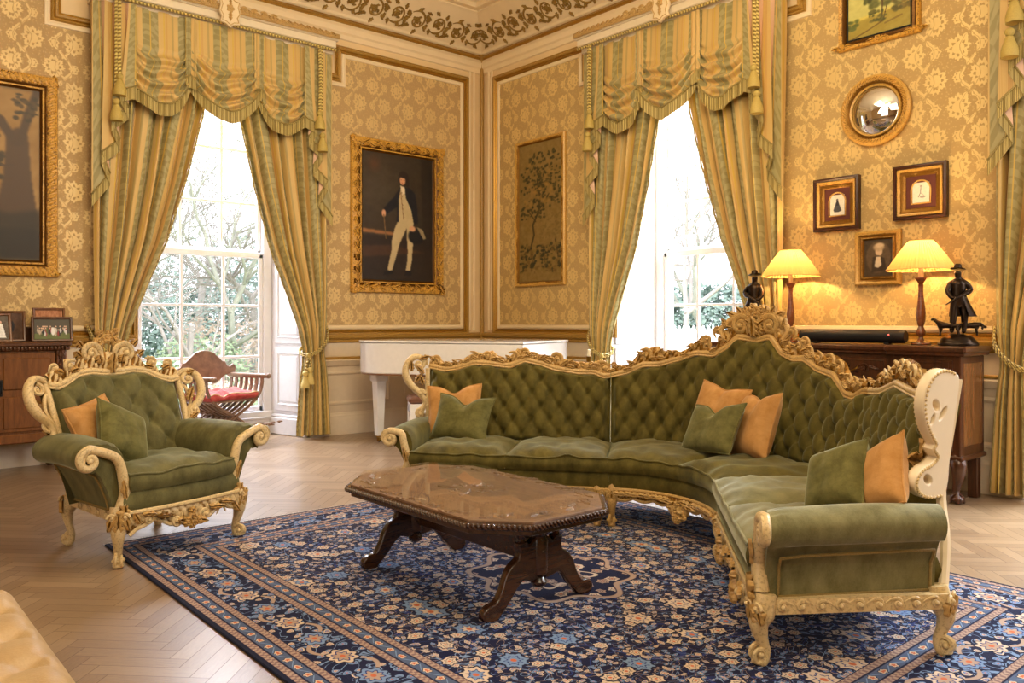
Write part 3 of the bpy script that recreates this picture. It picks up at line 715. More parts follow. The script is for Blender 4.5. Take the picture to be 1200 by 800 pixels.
def crest_band(P, N, lo, up, s0, s1, n, th=.03, rail=.02):
    """carved crest between the upholstery edge lo(s) and the silhouette up(s)"""
    mb = MB()
    pts = [P(s0+(s1-s0)*i/n, lo(s0+(s1-s0)*i/n))+N(s0+(s1-s0)*i/n)*.012 for i in range(n+1)]
    mb.tube(pts, rail, 8, up=(0, 0, 1)); mb.tube([p+Vector((0, 0, -.02))+N(s0+(s1-s0)*i/n)*.012 for i, p in enumerate(pts)], .008, 6, up=(0, 0, 1))
    def f(u, v):
        s = s0+(s1-s0)*u; a = lo(s); b = max(up(s), a+.02); vv = v if v <= 1 else 2-v
        z = a+(b-a)*(vv if v <= .5 else vv)
        ph = s*95; rel = .010*math.sin(ph+z*40)+.008*math.sin(ph*2.3-z*90)
        return P(s, z)+N(s)*(th*.5*(1-abs(2*vv-1)**3)*.8+rel*(1-abs(2*vv-1)**2)+.006)
    mb.grid(lambda u, v: f(u, v), n*2, 10)
    mb.grid(lambda u, v: P(s0+(s1-s0)*u, lo(s0+(s1-s0)*u)+(max(up(s0+(s1-s0)*u), lo(s0+(s1-s0)*u)+.02)-lo(s0+(s1-s0)*u))*v)-N(s0+(s1-s0)*u)*(.012*(1-abs(2*v-1)**3)-.004), n*2, 4, flip=True)
    return mb
def cushion(Q, z0, z1, crown=.04, nu=16, nv=12, bul=.02, seed=0, wr=.006):
    """loose seat cushion over the plan Q(u, v); returns body and piping meshes"""
    mb = MB(); pp = MB()
    cx = Q(.5, .5)
    def zt(u, v): return z1+crown*((1-(2*u-1)**4)*(1-(2*v-1)**4))**.7+wr*noise.noise(Vector((Q(u, v)[0]*9+seed, Q(u, v)[1]*9, 0)))*2*(1-(2*u-1)**6)
    mb.grid(lambda u, v: (Q(u, v)[0], Q(u, v)[1], zt(u, v)), nu, nv)
    ring = [(i/nu, 0) for i in range(nu)]+[(1, j/nv) for j in range(nv)]+[(1-i/nu, 1) for i in range(nu)]+[(0, 1-j/nv) for j in range(nv)]
    n = len(ring)
    def side(u, v):
        a, b = ring[int(round(u*n)) % n]; p = Vector(Q(a, b)); d = (p-Vector(cx)); d.normalize(); k = bul*math.sin(PI*v); z = zt(a, b)+(z0-zt(a, b))*v
        return (p[0]+d[0]*k, p[1]+d[1]*k, z+0)
    mb.grid(side, n, 5, cu=True)
    mb.grid(lambda u, v: (Q(u, v)[0], Q(u, v)[1], z0), nu, nv, flip=True)
    pp.tube([(Q(a, b)[0]+(Q(a, b)[0]-cx[0])*.012, Q(a, b)[1]+(Q(a, b)[1]-cx[1])*.012, zt(a, b)-.001) for a, b in ring], .0065, 6, up=(0, 0, 1), closed=True)
    return mb, pp
def leg(mb, m, h=.24, s=1.0, d=(.7, -.7)):
    """cabriole leg: knee at the top, scrolled foot; d is the plan direction it kicks out towards"""
    old = mb.m; mb.m = old @ m; dx, dy = d
    path = curve([(0, 0, h+.03), (dx*.012, dy*.012, h*.86), (dx*.030, dy*.030, h*.66), (dx*.018, dy*.018, h*.42), (dx*.002, dy*.002, h*.22), (dx*.014, dy*.014, h*.08), (dx*.034, dy*.034, .012)], 5)
    mb.tube(path, [.042*s, .046*s, .050*s, .043*s, .034*s, .026*s, .022*s, .021*s, .026*s, .030*s, .026*s], 12)
    f = frame((dx*.040, dy*.040, .045), (dx, dy, 0), z=(-dy, dx, 0))
    for k in (-1, 1):
        f2 = frame((dx*.030-dy*k*.012, dy*.030+dx*k*.012, .042), (dx, dy, 0), z=(-dy*k, dx*k, 0)); scroll(mb, f2, .034*s, 1.3, PI*.5, -1 if k > 0 else -1, .011, .006, tail=.03)
    mb.ball((dx*.03, dy*.03, .014), (.03*s, .03*s, .014), 10, 5)
    # knee leafage
    kf = frame((dx*.062*s, dy*.062*s, h*.98), (0, 0, -1), z=(dx, dy, 0)); leaf(mb, kf, h*.42, .062, -.02, 3, .014)
    for k in (-1, 1):
        kf = frame((dx*.05*s-dy*k*.028, dy*.05*s+dx*k*.028, h*.95), (-dy*k*.3, dx*k*.3, -1), z=(dx-dy*k*.5, dy+dx*k*.5, 0)); leaf(mb, kf, h*.28, .045, -.01, 2, .012)
        f3 = frame((dx*.055*s-dy*k*.03, dy*.055*s+dx*k*.03, h*.93), (-dy*k, dx*k, 0), z=(dx, dy, 0)); scroll(mb, f3, .024, 1.2, 0, k, .009, .005)
    mb.m = old
def arm(parent, m, sd, y0, y1, H=.665, W_=.255, zb=.28, taper=0.0, vel=None, inner=0, rh=1):
    """rolled upholstered arm; x is outward from the seat (mirrored by sd), y back"""
    k = H-.665; vel = vel or VEL
    prof = [(0, zb), (0, .40), (0, .54+k), (.022, .605+k), (.06, .645+k), (.11, .665+k), (.165, .66+k), (.215, .635+k), (.243, .59+k), (.235, .54+k), (.20, .512+k), (.165, .515+k), (.14, .50+k), (.105, .43+k*.6), (.078, .36), (.062, zb)]
    prof = [(x*W_/.255, H-(H-z)*rh if z > .53+k else z) for x, z in prof]; prof = [(x, z+(1-rh)*.10 if (.42+k*.6 < z < .53+k and i > 8) else z) for i, (x, z) in enumerate(prof)]
    pr_ = curve([(x, 0, z) for x, z in prof[1:-1]], 3); pr_ = [(0, zb)]+[(p.x, p.z) for p in pr_]+[(prof[-1][0], zb)]
    n = len(pr_); mb = MB(m)
    def f(u, v):
        i = int(round(u*n)) % n; x, z = pr_[i]; t = sm(0, .06, v)*1.0
        cx, cz = .12, .45; e = (1-(1-sm(0, .05, v))*.06)
        wv = .004*math.sin(i*2.2)*(1-sm(.0, .2, v))
        y = y0+(y1-y0)*v
        return (sd*((x-cx)*e+cx-taper*v+inner)+0, y, (z-cz)*e+cz+wv+(.012*math.sin(PI*v) if z > .5 else 0))
    mb.grid(f, n, 16, cu=True)
    mb.add([f(i/n, 0) for i in range(n)], [tuple(range(n))]); mb.add([f(i/n, 1) for i in range(n)], [tuple(range(n-1, -1, -1))])
    o = mb.build('armrest', vel, parent, ang=60)
    br = MB(m)   # braid along the foot of the roll and round the outer panel
    xp = pr_[-1][0]
    def pan(z): return lin(z, [zb, .36, .43+k*.6, .50+k], [prof[-1][0], prof[-2][0], prof[-3][0], prof[-4][0]])
    L = [(.03, zb+.012)]+[(.03, z_) for z_ in (.34, .40, .45+k)]
    ys = y0+.05; ye = y1-.02
    loop = [(ys, zb+.012), (ye, zb+.012), (ye, .36), (ye, .495+k), (ys+.1, .49+k), (ys, .48+k), (ys, .36)]
    pts = []
    for i, (yy, zz) in enumerate(loop):
        y2, z2 = loop[(i+1) % len(loop)]
        for q in range(8): a = yy+(y2-yy)*q/8; b_ = zz+(z2-zz)*q/8; v = (a-y0)/(y1-y0); pts.append((sd*(pan(b_)-taper*v+inner+.004), a, b_))
    br.tube(pts, .006, 6, closed=True); br.build('braid', BRAID, o)
    # carved front post: volute on the roll, S-curve down to the knee
    fp = MB(m); c = (.195*W_/.255, .578+k+(1-rh)*.06); R = .058*(rh+1)/2
    sp = []
    for q in range(31):
        t = q/30; a = PI*.62-t*2.6*PI if 0 else PI*.60-(-1)*0
        a = PI*.62+t*0; 
    nsp = 34
    for q in range(nsp+1):
        t = q/nsp; r = .012+(R-.012)*t; a = PI*.55+ (1-t)*(-2.5*PI)
        sp.append((sd*(c[0]+inner+r*math.cos(a)), y0-.018-.012*(1-t), c[1]+r*math.sin(a)))
    tail = [(c[0]-.075, c[1]+.034), (.062, c[1]-.012), (.030, .46+k), (.022, .38), (.040, .32), (.05, .27)]
    pts = [Vector(p) for p in sp]+[Vector((sd*(x+inner), y0-.018, z)) for x, z in tail]
    pts = curve(pts, 3); N_ = len(pts)
    fp.tube(pts, [.010, .013, .016, .018, .020, .022, .022, .021, .022, .026, .034], 8, up=(0, 1, 0), fa=1.0)
    fp.tube([p+Vector((sd*.018, -.012, .010)) for p in pts[30*1:]], .006, 5, up=(0, 1, 0)); fp.tube([p+Vector((-sd*.018, -.012, -.004)) for p in pts[60:]], .006, 5, up=(0, 1, 0))
    fp.ball((sd*(c[0]+inner), y0-.034, c[1]), (.016, .014, .016), 10, 6)
    kf = frame((sd*(.045+inner), y0-.05, .33), (0, 0, -1), z=(0, -1, 0)); leaf(fp, kf, .13, .07, -.01, 3, .016)
    kf = frame((sd*(.03+inner), y0-.042, .37), (sd*.2, 0, 1), z=(0, -1, 0)); leaf(fp, kf, .10, .035, .01, 2, .01)
    fp.build('arm_post', GILT, parent, ang=50)
    return o
def ear(mb, m, sd, H=.50, W_=.17, th=.035, holes=True):
    """carved wing plate: x outward, y up from its foot"""
    s = lambda L: [(sd*x*W_/.17, y*H/.5) for x, y in L]
    out = [(-.012, 0), (-.01, .16), (-.012, .34), (-.015, .5), (.02, .535), (.07, .55), (.12, .54), (.155, .505), (.172, .45), (.17, .39), (.15, .33), (.125, .285), (.10, .25), (.082, .225), (.092, .205), (.078, .185), (.062, .165), (.075, .145), (.10, .13), (.135, .12), (.165, .095), (.172, .055), (.15, .02), (.10, -.01), (.04, -.02)]
    out = [(p.x, p.y) for p in curve([(x, y, 0) for x, y in s(out)], 3, True)]
    def el(cx, cy, rx, ry, a): return [(sd*(cx+rx*math.cos(t)*math.cos(a)-ry*math.sin(t)*math.sin(a))*W_/.17, (cy+rx*math.cos(t)*math.sin(a)+ry*math.sin(t)*math.cos(a))*H/.5) for t in [2*PI*q/14 for q in range(14)]]
    hs = [el(.06, .36, .017, .04, .5), el(.105, .40, .02, .036, -.5), el(.115, .34, .014, .03, .2), el(.105, .07, .022, .035, -.7)] if holes else []
    vs, fs = plate([out]+hs, th, .006); old = mb.m; mb.m = old @ m; mb.mesh(vs, fs); mb.m = old
    return out
# ------------------------------------------------------------------ green armchair
def armchair():
    R0 = empty('armchair', (1.593, 4.76, 0), math.atan2(.277, .96), 'gilded rococo armchair in tufted green velvet standing before left window', 'armchair')
    I = Matrix.Identity(4); zb = .29
    # tufted back: gently dished, leaning back
    def P(s, z): return Vector((s*(1+.14*(z-.45)), .475+.42*(z-.45)-.16*(abs(s)/.45)**2*.35, z))
    def N(s): return Vector((-s*.25, -1, .18)).normalized()
    lo = lambda s: lin(abs(s), [0, .05, .12, .2, .28, .34, .38], [1.0, 1.0, 1.01, 1.0, .955, .935, .945])
    tb = tufted(P, N, -.38, .38, .42, lo, .165, .115, .045, 90, 64, .46); tb.build('backrest', VELA, R0, ang=80)
    rp = MB(); rp.grid(lambda u, v: P(-.40+.8*u, .28+(lo(-.38+.76*u)-.26)*v)+Vector((0, .09, 0)), 16, 10, flip=True); rp.build('back_panel', VELA, R0)
    ul = [(-.39, 1.0), (-.36, 1.02), (-.335, 1.06), (-.31, 1.0), (-.28, .99), (-.26, 1.08), (-.235, 1.09), (-.22, 1.02), (-.20, 1.05), (-.17, 1.12), (-.13, 1.155), (-.08, 1.15), (-.05, 1.12), (0, 1.12)]
    ux_ = [p[0] for p in ul]+[-p[0] for p in ul[-2::-1]]; uz = [p[1] for p in ul]+[p[1] for p in ul[-2::-1]]
    up = lambda s: lin(s, ux_, uz)
    cb = crest_band(P, N, lo, up, -.39, .39, 60, .035, .018)
    for k in (-1, 1):
        fr = path_frame(P, N, k*.10, 1.11, k); scroll(cb, fr, .062, 1.6, PI*.9, -1, .020, .010, tail=.05); 
        fr = path_frame(P, N, k*.245, 1.04, k); scroll(cb, fr, .030, 1.3, PI*.4, -1, .012, .007, tail=.05)
        fr = path_frame(P, N, k*.335, 1.03, k); scroll(cb, fr, .026, 1.3, PI*.2, 1, .011, .006, tail=.04)
        for q, (s_, z_, a) in enumerate(((.17, 1.09, .7), (.20, 1.02, -.2), (.06, 1.05, 1.3), (.30, 1.0, .4), (.15, 1.15, .9), (.05, 1.16, 2.0))):
            leaf(cb, path_frame(P, N, k*s_, z_, k) @ RZ(a), .050, .046, .0, 3, .018)
    leaf(cb, path_frame(P, N, 0, .99) @ RZ(PI/2), .12, .06, .01, 3, .016); rosette(cb, path_frame(P, N, 0, 1.03), .026, 6, .014)
    cb.build('crest_rail', GILT, R0, ang=50)
    fl_ = MB()   # posy of carved flowers on the crest
    for i, (s_, z_, r_) in enumerate(((-.05, 1.17, .034), (.0, 1.195, .036), (.052, 1.18, .034), (-.085, 1.155, .026), (.09, 1.16, .026), (.03, 1.225, .026), (-.025, 1.23, .024), (.065, 1.24, .022))):
        rosette(fl_, path_frame(P, N, s_, z_) @ T(0, 0, .012) @ RX(-.3), r_, 6, .016); fl_.ball(tuple(P(s_, z_)+N(s_)*.012), r_*.8, 8, 5)
    fl_.build('carved_flowers', GILTD, R0, ang=50)
    # side stiles with scrolled openwork ears
    for k in (-1, 1):
        st = MB(); pts = curve([P(k*.385, z)+Vector((k*.012, 0, 0)) for z in (.50, .6, .7, .8, .9, .98)], 4); st.tube(pts, [.018, .02, .022, .02, .018], 8)
        c3 = [(0, .0), (.045, .02), (.085, .0), (.10, -.05), (.075, -.085), (.04, -.07), (.05, -.04)]
        base = frame(P(k*.385, .62), (k, -.30, 0), y=(0, .42, 1))
        body = curve([(.0, -.06, 0), (.03, -.03, 0), (.055, .02, 0), (.04, .07, 0), (.05, .12, 0), (.10, .18, 0), (.128, .25, 0), (.12, .33, 0), (.075, .385, 0), (.02, .39, 0), (-.01, .36, 0)], 6)
        old = st.m; st.m = base @ Matrix.Scale(1, 4)
        st.tube(body, [.012, .016, .02, .018, .022, .026, .028, .026, .022, .016, .012], 8, up=(0, 0, 1), fa=1.1)
        st.tube([p+Vector((-.016, .0, .014)) for p in body], .006, 5, up=(0, 0, 1))
        st.tube(curve([(0, .3, 0), (.03, .27, 0), (.05, .2, 0), (.03, .13, 0), (.0, .1, 0)], 5), [.008, .012, .010, .012, .008], 6)
        st.m = old
        scroll(st, base @ T(.045, .33, .01), .040, 1.4, PI*.5, 1, .014, .007); scroll(st, base @ T(.055, .115, .01), .034, 1.4, -PI*.5, 1, .013, .007)
        scroll(st, base @ T(.070, -.035, .01), .042, 1.5, PI*.5, -1, .016, .008, tail=.04)
        leaf(st, base @ T(.03, .18, .015) @ RZ(1.2), .10, .05, .005, 4, .016); leaf(st, base @ T(.03, .06, .015) @ RZ(.6), .06, .04, .005, 3, .014); leaf(st, base @ T(.04, .37, .01) @ RZ(.3), .055, .04, .005, 3, .014)
        leaf(st, base @ T(.03, .0, .015) @ RZ(-1.5), .055, .045, .0, 3, .014)
        st.build('side_stile', GILT, R0, ang=50)
    # arms, legs
    for k in (-1, 1):
        arm(R0, T(k*.325, 0, 0), k, 0, .56, .675, .285, zb, .06, VELA)
        for nm, x, y, d, s_ in (('leg', .372, .0, (k*.5, -.87), 1.0), ('leg', .275, .63, (k*.5, .87), .85)):
            lm = MB(); leg(lm, T(k*x, y, 0), zb, s_, d); lm.build(nm, GILT, R0, ang=50)
    # seat base, apron
    sb = MB()
    def Qb(u, v): w_ = .355-.07*v; return Vector((w_*(2*u-1), -.035+.62*v-.03*(1-(2*u-1)**2)*(1-v), 0))
    b_, p_ = cushion(lambda u, v: Qb(u, v), zb-.01, .395, .0, 18, 12, .02); b_.build('seat_base', VELA, R0, ang=60)
    b_, p_ = cushion(lambda u, v: Vector(((.325-.03*v)*(2*u-1), -.045+.52*v-.035*(1-(2*u-1)**2)*(1-v), 0)), .395, .487, .05, 20, 16, .018, 3, .01)
    q = b_.build('seat_cushion', VELA, R0, ang=60); p_.build('piping', VELA, q)
    ap = MB()
    def A(s, z, o=0): return Vector((s, -.058-.03*(1-(s/.36)**2)-o, z))
    al = lambda s: lin(abs(s), [0, .04, .08, .12, .17, .22, .27, .31, .35], [.165, .175, .20, .185, .215, .235, .21, .20, .17])
    ap.grid(lambda u, v: A(-.35+.7*u, al(-.35+.7*u)+(zb-al(-.35+.7*u))*v, .012*math.sin(PI*v)+.004*math.sin(u*90+v*9)), 80, 6)
    ap.grid(lambda u, v: A(-.35+.7*u, al(-.35+.7*u)+(zb-al(-.35+.7*u))*v, -.018), 80, 2, flip=True)
    ap.tube([A(-.35+.7*i/60, al(-.35+.7*i/60), .006) for i in range(61)], .011, 7); ap.tube([A(-.35+.7*i/40, zb, .008) for i in range(41)], .012, 7)
    fr = lambda s, z: frame(A(s, z, .012), (1, 0, 0), z=(0, -1, 0))
    for k in (-1, 1):
        fk = lambda s, z: frame(A(k*s, z, .012), (k, 0, 0), z=(0, -1, 0))
        scroll(ap, fk(.09, .205), .032, 1.4, PI*.9, -1, .012, .007, tail=.05); scroll(ap, fk(.17, .235), .020, 1.3, 0, 1, .009, .005, tail=.05); scroll(ap, fk(.25, .24), .024, 1.3, PI, -1, .010, .005, tail=.05)
        leaf(ap, fk(.03, .19) @ RZ(-.3), .07, .045, .015, 3, .014); leaf(ap, fk(.12, .24) @ RZ(-.1), .10, .035, .015, 3, .014); leaf(ap, fk(.20, .26) @ RZ(-.2), .10, .03, .01, 3, .012); leaf(ap, fk(.30, .23) @ RZ(-1.0), .07, .035, .01, 3, .012)
        si = MB(); pts = [Vector((k*(.375-.10*t), .0+.62*t, 0)) for t in (0, .25, .5, .75, 1)]
        si.sweep(pts, [(-.016, .0)]+[(x, z) for x, z in ((-.016, .205), (-.016, .295), (.016, .295), (.02, .25), (.016, .215))][0:] if 0 else [(-.016, .235), (-.016, .295), (.016, .295), (.024, .27), (.020, .24)])
        for t in (.15, .35, .55, .75): scroll(si, frame((k*(.395-.10*t), .62*t, .262), (0, 1, 0), z=(k, .16, 0)), .020, 1.3, 0, 1, .008, .005, tail=.04)
        si.build('side_rail', GILT, R0, ang=50)
    for s_, z_, r_ in ((0, .205, .032), (-.035, .18, .022), (.035, .18, .022), (0, .165, .022), (0, .245, .02)): rosette(ap, fr(s_, z_) @ T(0, 0, .012), r_, 6, .016)
    ap.build('apron', GILT, R0, ang=50)
    return R0
armchair()
# ------------------------------------------------------------------ corner sofa: local x runs left to right along the chord, y away from the viewer
SM = (3.795, 3.065); SA = math.atan2(-.996, -.09)
def sofa():
    R0 = empty('corner_sofa', (SM[0], SM[1], .012), SA, 'long green velvet corner sofa with tufted back and gilded crest standing on rug', 'sofa')
    H_, RR = 1.131, 1.44
    def S(b, off):
        s = 1 if b >= 0 else -1; a = abs(b)
        if a < H_: th = a/RR; x = (.665+off)*math.sin(th); y = -.47+(.665+off)*math.cos(th)
        else: k = .70711; x = .47+off*k+(a-H_)*.722; y = off*k-(a-H_)*.692
        return Vector((s*x, y, 0))
    def P(b, z): p = S(b, .70+.14*(z-.42)/.6); p.z = z; return p
    def N(b):
        s = 1 if b >= 0 else -1; th = min(abs(b), H_)/RR; return Vector((-s*math.sin(th), -math.cos(th), .2)).normalized()
    rail = [(-2.53, .96), (-2.4, .936), (-2.31, .949), (-2.18, .989), (-2.07, .984), (-1.9, .966), (-1.79, 1.012), (-1.67, .988), (-1.56, .951), (-1.38, .928), (-1.27, .929), (-1.2, .899), (-1.15, .905), (-1.03, .932), (-.92, .985), (-.8, .991), (-.65, 1.037), (-.55, 1.076), (-.42, 1.067), (-.33, 1.122), (-.26, 1.194), (-.12, 1.175), (-.03, 1.197), (.07, 1.093), (.17, 1.058), (.26, 1.062), (.38, 1.004), (.53, .977), (.69, .874), (.78, .867), (.88, .91), (1.12, .927), (1.33, .984), (1.57, .962), (1.72, .955), (2.25, .95)]
    upp = [(-2.53, 1.0), (-2.48, 1.045), (-2.45, 1.015), (-2.41, .981), (-2.31, .988), (-2.23, 1.035), (-2.17, 1.064), (-2.11, 1.055), (-2.04, 1.077), (-2.0, 1.046), (-1.98, 1.02), (-1.92, 1.02), (-1.88, 1.056), (-1.85, 1.094), (-1.81, 1.084), (-1.77, 1.095), (-1.75, 1.067), (-1.68, 1.049), (-1.6, 1.032), (-1.54, 1.062), (-1.51, 1.023), (-1.44, 1.005), (-1.34, .992), (-1.27, .998), (-1.23, 1.01), (-1.18, .99), (-1.15, .985), (-1.12, 1.005), (-1.09, .968), (-1.01, .983), (-.96, 1.053), (-.91, 1.095), (-.86, 1.107), (-.81, 1.114), (-.79, 1.077), (-.71, 1.091), (-.66, 1.079), (-.59, 1.114), (-.57, 1.148), (-.55, 1.155), (-.52, 1.197), (-.48, 1.179), (-.46, 1.11), (-.42, 1.11), (-.39, 1.19), (-.37, 1.235), (-.34, 1.246), (-.32, 1.294), (-.28, 1.325), (-.24, 1.355), (-.19, 1.37), (-.12, 1.365), (-.06, 1.335), (.01, 1.294), (.07, 1.266), (.1, 1.224), (.12, 1.156), (.16, 1.118), (.18, 1.176), (.22, 1.192), (.27, 1.159), (.32, 1.102), (.4, 1.1), (.52, 1.089), (.62, 1.048), (.7, .971), (.81, .972), (.94, .974), (1.03, .968), (1.05, 1.043), (1.17, 1.038), (1.25, 1.095), (1.41, 1.113), (1.55, 1.092), (1.61, 1.059), (1.77, 1.058), (1.91, 1.03), (2.25, 1.02)]
    lo = lambda s: lin(s, [p[0] for p in rail], [p[1] for p in rail]); up = lambda s: lin(s, [p[0] for p in upp], [p[1] for p in upp])
    bR = .95
    for (a, b) in ((-2.53, -1.148), (-1.142, bR-.003), (bR+.003, 1.93)):
        nb = round((b-a)/.13)
        tb = tufted(P, N, a, b, .40, lo, .138, .098, .05, int((b-a)*90), 60, .47); tb.build('backrest', VEL, R0, ang=80)
        rp = MB(); rp.grid(lambda u, v: P(a+(b-a)*u, .2+(lo(a+(b-a)*u)-.2)*v)-N(a+(b-a)*u)*.07, 30, 6, flip=True)
        for e in (a, b): rp.grid(lambda u, v: P(e, .2+(lo(e)-.2)*v)-N(e)*(.07*u), 2, 6)
        rp.build('back_panel', VEL, R0)
        cb = crest_band(P, N, lo, up, a, b, int((b-a)*55), .035, .019)
        rn = random.Random(int(a*100))
        # volutes and leaves following the silhouette
        s = a+.06; k = 1
        while s < b-.04:
            g = up(s)-lo(s)
            if g > .045:
                r_ = min(.045, g*.42); scroll(cb, path_frame(P, N, s, lo(s)+g*.55, k) @ T(0, 0, -.006), r_, 1.35, PI*rn.uniform(.2, 1), -k, r_*.34, r_*.16, tail=.05)
            leaf(cb, path_frame(P, N, s+.03, lo(s+.03)+.3*max(.02, up(s+.03)-lo(s+.03)), k) @ RZ(rn.uniform(.1, .6)), .065, .034, .004, 3, .013)
            leaf(cb, path_frame(P, N, s-.02, lo(s-.02)+.6*max(.02, up(s-.02)-lo(s-.02)), -k) @ RZ(rn.uniform(.1, .7)), .05, .03, .004, 3, .012)
            s += rn.uniform(.075, .11); k = -k
        cb.build('crest_rail', GILTD if b < 1 else GILT, R0, ang=50)
    # peak of the crest: two large volutes, shell and flowers
    pk = MB(); c0 = -.135
    for k in (-1, 1):
        scroll(pk, path_frame(P, N, c0+k*.105, 1.265, k) @ T(0, 0, .012), .072, 1.7, PI*.95, -1, .022, .011, tail=.06)
        pk.tube(curve([P(c0+k*q, z)+N(c0)*.03 for q, z in ((.21, 1.17), (.24, 1.23), (.19, 1.29), (.11, 1.34), (.03, 1.31), (0, 1.27))], 5), [.012, .02, .024, .02, .014], 8)
        for q, z, a in ((.06, 1.33, 1.2), (.15, 1.33, .3), (.2, 1.25, 1.0), (.03, 1.2, 1.3), (.10, 1.34, .8), (.02, 1.26, .6)): leaf(pk, path_frame(P, N, c0+k*q, z, k) @ T(0, 0, .012) @ RZ(a), .068, .046, .004, 3, .018)
        scroll(pk, path_frame(P, N, c0+k*.27, 1.225, k) @ T(0, 0, .0), .030, 1.4, 0, 1, .013, .007, tail=.05)
        scroll(pk, path_frame(P, N, c0+k*.36+.02, 1.16, k) @ T(0, 0, .0), .034, 1.4, 0, 1, .013, .007, tail=.06)
    leaf(pk, path_frame(P, N, c0, 1.19) @ T(0, 0, .02) @ RZ(PI/2), .13, .08, .02, 4, .02)
    pk.build('crest_cartouche', GILTD, R0, ang=50)
    fl_ = MB()
    for q, z, r_ in ((-.085, 1.355, .03), (-.03, 1.38, .036), (.035, 1.37, .034), (.09, 1.34, .030), (0, 1.335, .034), (-.06, 1.325, .028), (.055, 1.315, .028)):
        rosette(fl_, path_frame(P, N, c0+q, z) @ T(0, 0, .02) @ RX(-.3), r_, 6, .018); fl_.ball(tuple(P(c0+q, z)+N(c0)*.02), r_*.8, 8, 5)
    fl_.build('carved_flowers', GILTD, R0, ang=50)
    # seat base and loose cushions
    zb = .235
    def Q(b0, b1, o0, o1): return lambda u, v: S(b0+(b1-(.21*v if b1 > 2.3 else 0)-b0)*u, o0+(o1-o0)*v)
    for (a, b) in ((-2.42, -1.137), (-1.131, 1.131), (1.137, 2.42)):
        m_, p_ = cushion(Q(a, b, -.03, .70), zb, .355, 0, 40 if a == -1.131 else 24, 8, .022); m_.build('seat_base', VEL, R0, ang=60)
    for i, (a, b) in enumerate(((-2.42, -1.79), (-1.78, -1.137), (-1.125, -.01), (.01, 1.125), (1.14, 1.77), (1.78, 2.42))):
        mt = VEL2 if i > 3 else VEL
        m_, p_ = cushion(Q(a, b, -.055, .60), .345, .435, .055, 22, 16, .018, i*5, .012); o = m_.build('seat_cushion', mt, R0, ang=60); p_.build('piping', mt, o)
    # arms with carved posts, legs, aprons
    for k in (-1, 1):
        A = S(k*2.42, 0); d = Vector((k*.722, -.692, 0)); n_ = Vector((k*.70711, .70711, 0)) if 0 else Vector((k*.692, .722, 0))
        mm = Matrix((d*k, n_, Vector((0, 0, 1)))).transposed().to_4x4(); mm.translation = A
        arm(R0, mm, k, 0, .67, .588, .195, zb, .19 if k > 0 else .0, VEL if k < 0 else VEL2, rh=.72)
        lm = MB(mm); leg(lm, T(k*.06, .0, 0), zb, .95, (k*.4, -.9)); lm.build('leg', GILT, R0, ang=50)
        lm = MB(mm); leg(lm, T(k*(.05-(.19 if k > 0 else 0)), .68, 0), zb, .9, (k*.5, .87)); lm.build('leg', GILT, R0, ang=50)
        sr = MB(mm); x1 = -.17 if k > 0 else 0
        sr.sweep([(k*(.066), 0, 0), (k*(.066+x1), .70, 0)], [(-.018, zb-.045), (-.018, zb+.012), (.018, zb+.012), (.018, zb-.045)])
        for t in [.08+.105*q for q in range(9)]:
            tv = Vector((k*x1, .70, 0)).normalized(); o_ = Vector((k*(.066+x1*t), .70*t, zb-.016)); nn = Vector((k, -x1/.7, 0)).normalized()
            scroll(sr, frame(o_+nn*.018, tv, z=nn) if k > 0 else frame(o_+nn*.018, -tv, z=nn), .019, 1.3, PI/2, 1 if int(t*20) % 2 else -1, .008, .005, tail=.045)
        sr.build('side_rail', GILT, R0, ang=50)
        # wing: outer face painted, inner face gilded
        pe = P(k*(2.045 if k > 0 else 2.50), .545)+(n_*.03+Vector((0, 0, .055)) if k > 0 else Vector()); od = (d*.72-n_*.70*1.0).normalized() if k > 0 else (d*.95-n_*.3).normalized()
        em = Matrix((od*k, Vector((0, 0, 1)), -(od*k).cross(Vector((0, 0, 1))) if 0 else (od*k).cross(Vector((0, 0, 1))))).transposed().to_4x4(); em.translation = pe+d*.02
        if k > 0:
            U_ = (n_*.15+Vector((0, 0, 1))).normalized(); em = frame(pe+d*.02, od*k, y=U_); eb = MB(); out = ear(eb, em, k, .455, .25, .04); w_ = eb.build('side_wing', PALE, R0, ang=50)
            for zz in (-.02, .02):
                bd = MB(em)
                for x, y in out:
                    if x > .02: bd.ball((x*.965, y, zz), .0075, 6, 4)
                bd.build('beading', GILT, w_)
            g = MB(em)
            sgn = 1 if (em.to_3x3() @ Vector((0, 0, 1))).dot(-n_) > 0 else -1
            for x, y, a in ((.06, .1, 1.2), (.05, .25, 1.4), (.08, .4, 1.0), (.1, .12, .2)): leaf(g, T(k*x, y, .03*sgn) @ RZ(a), .12, .06, .01*sgn, 3, .014*sgn)
            g.build('wing_carving', GILT, w_)
            rs = MB(); top_ = pe+U_*.46; q0 = mm @ Vector((k*-.14, .70, zb-.02)); rs.tube(curve([q0, q0.lerp(pe, .5)+n_*.02, pe+d*.01+n_*.01, pe+n_*.01+U_*.25, top_+n_*.01], 5), .020, 8); rs.build('rear_stile', PALE, R0)
        else:
            st = MB(em @ Matrix.Scale(1, 4)); X_ = -1
            body = curve([(0, -.02, 0), (-.05, .03, 0), (-.045, .09, 0), (-.02, .14, 0), (-.05, .2, 0), (-.12, .27, 0), (-.165, .35, 0), (-.155, .43, 0), (-.10, .485, 0), (-.03, .47, 0), (-.02, .42, 0)], 6)
            st.tube(body, [.014, .02, .024, .018, .024, .028, .028, .026, .024, .018, .012], 8, up=(0, 0, 1), fa=1.1)
            st.tube([p+Vector((.018, 0, .012)) for p in body], .006, 5, up=(0, 0, 1)); st.tube(curve([(0, .0, 0), (.0, .2, 0), (0, .4, 0)], 4), .018, 7)
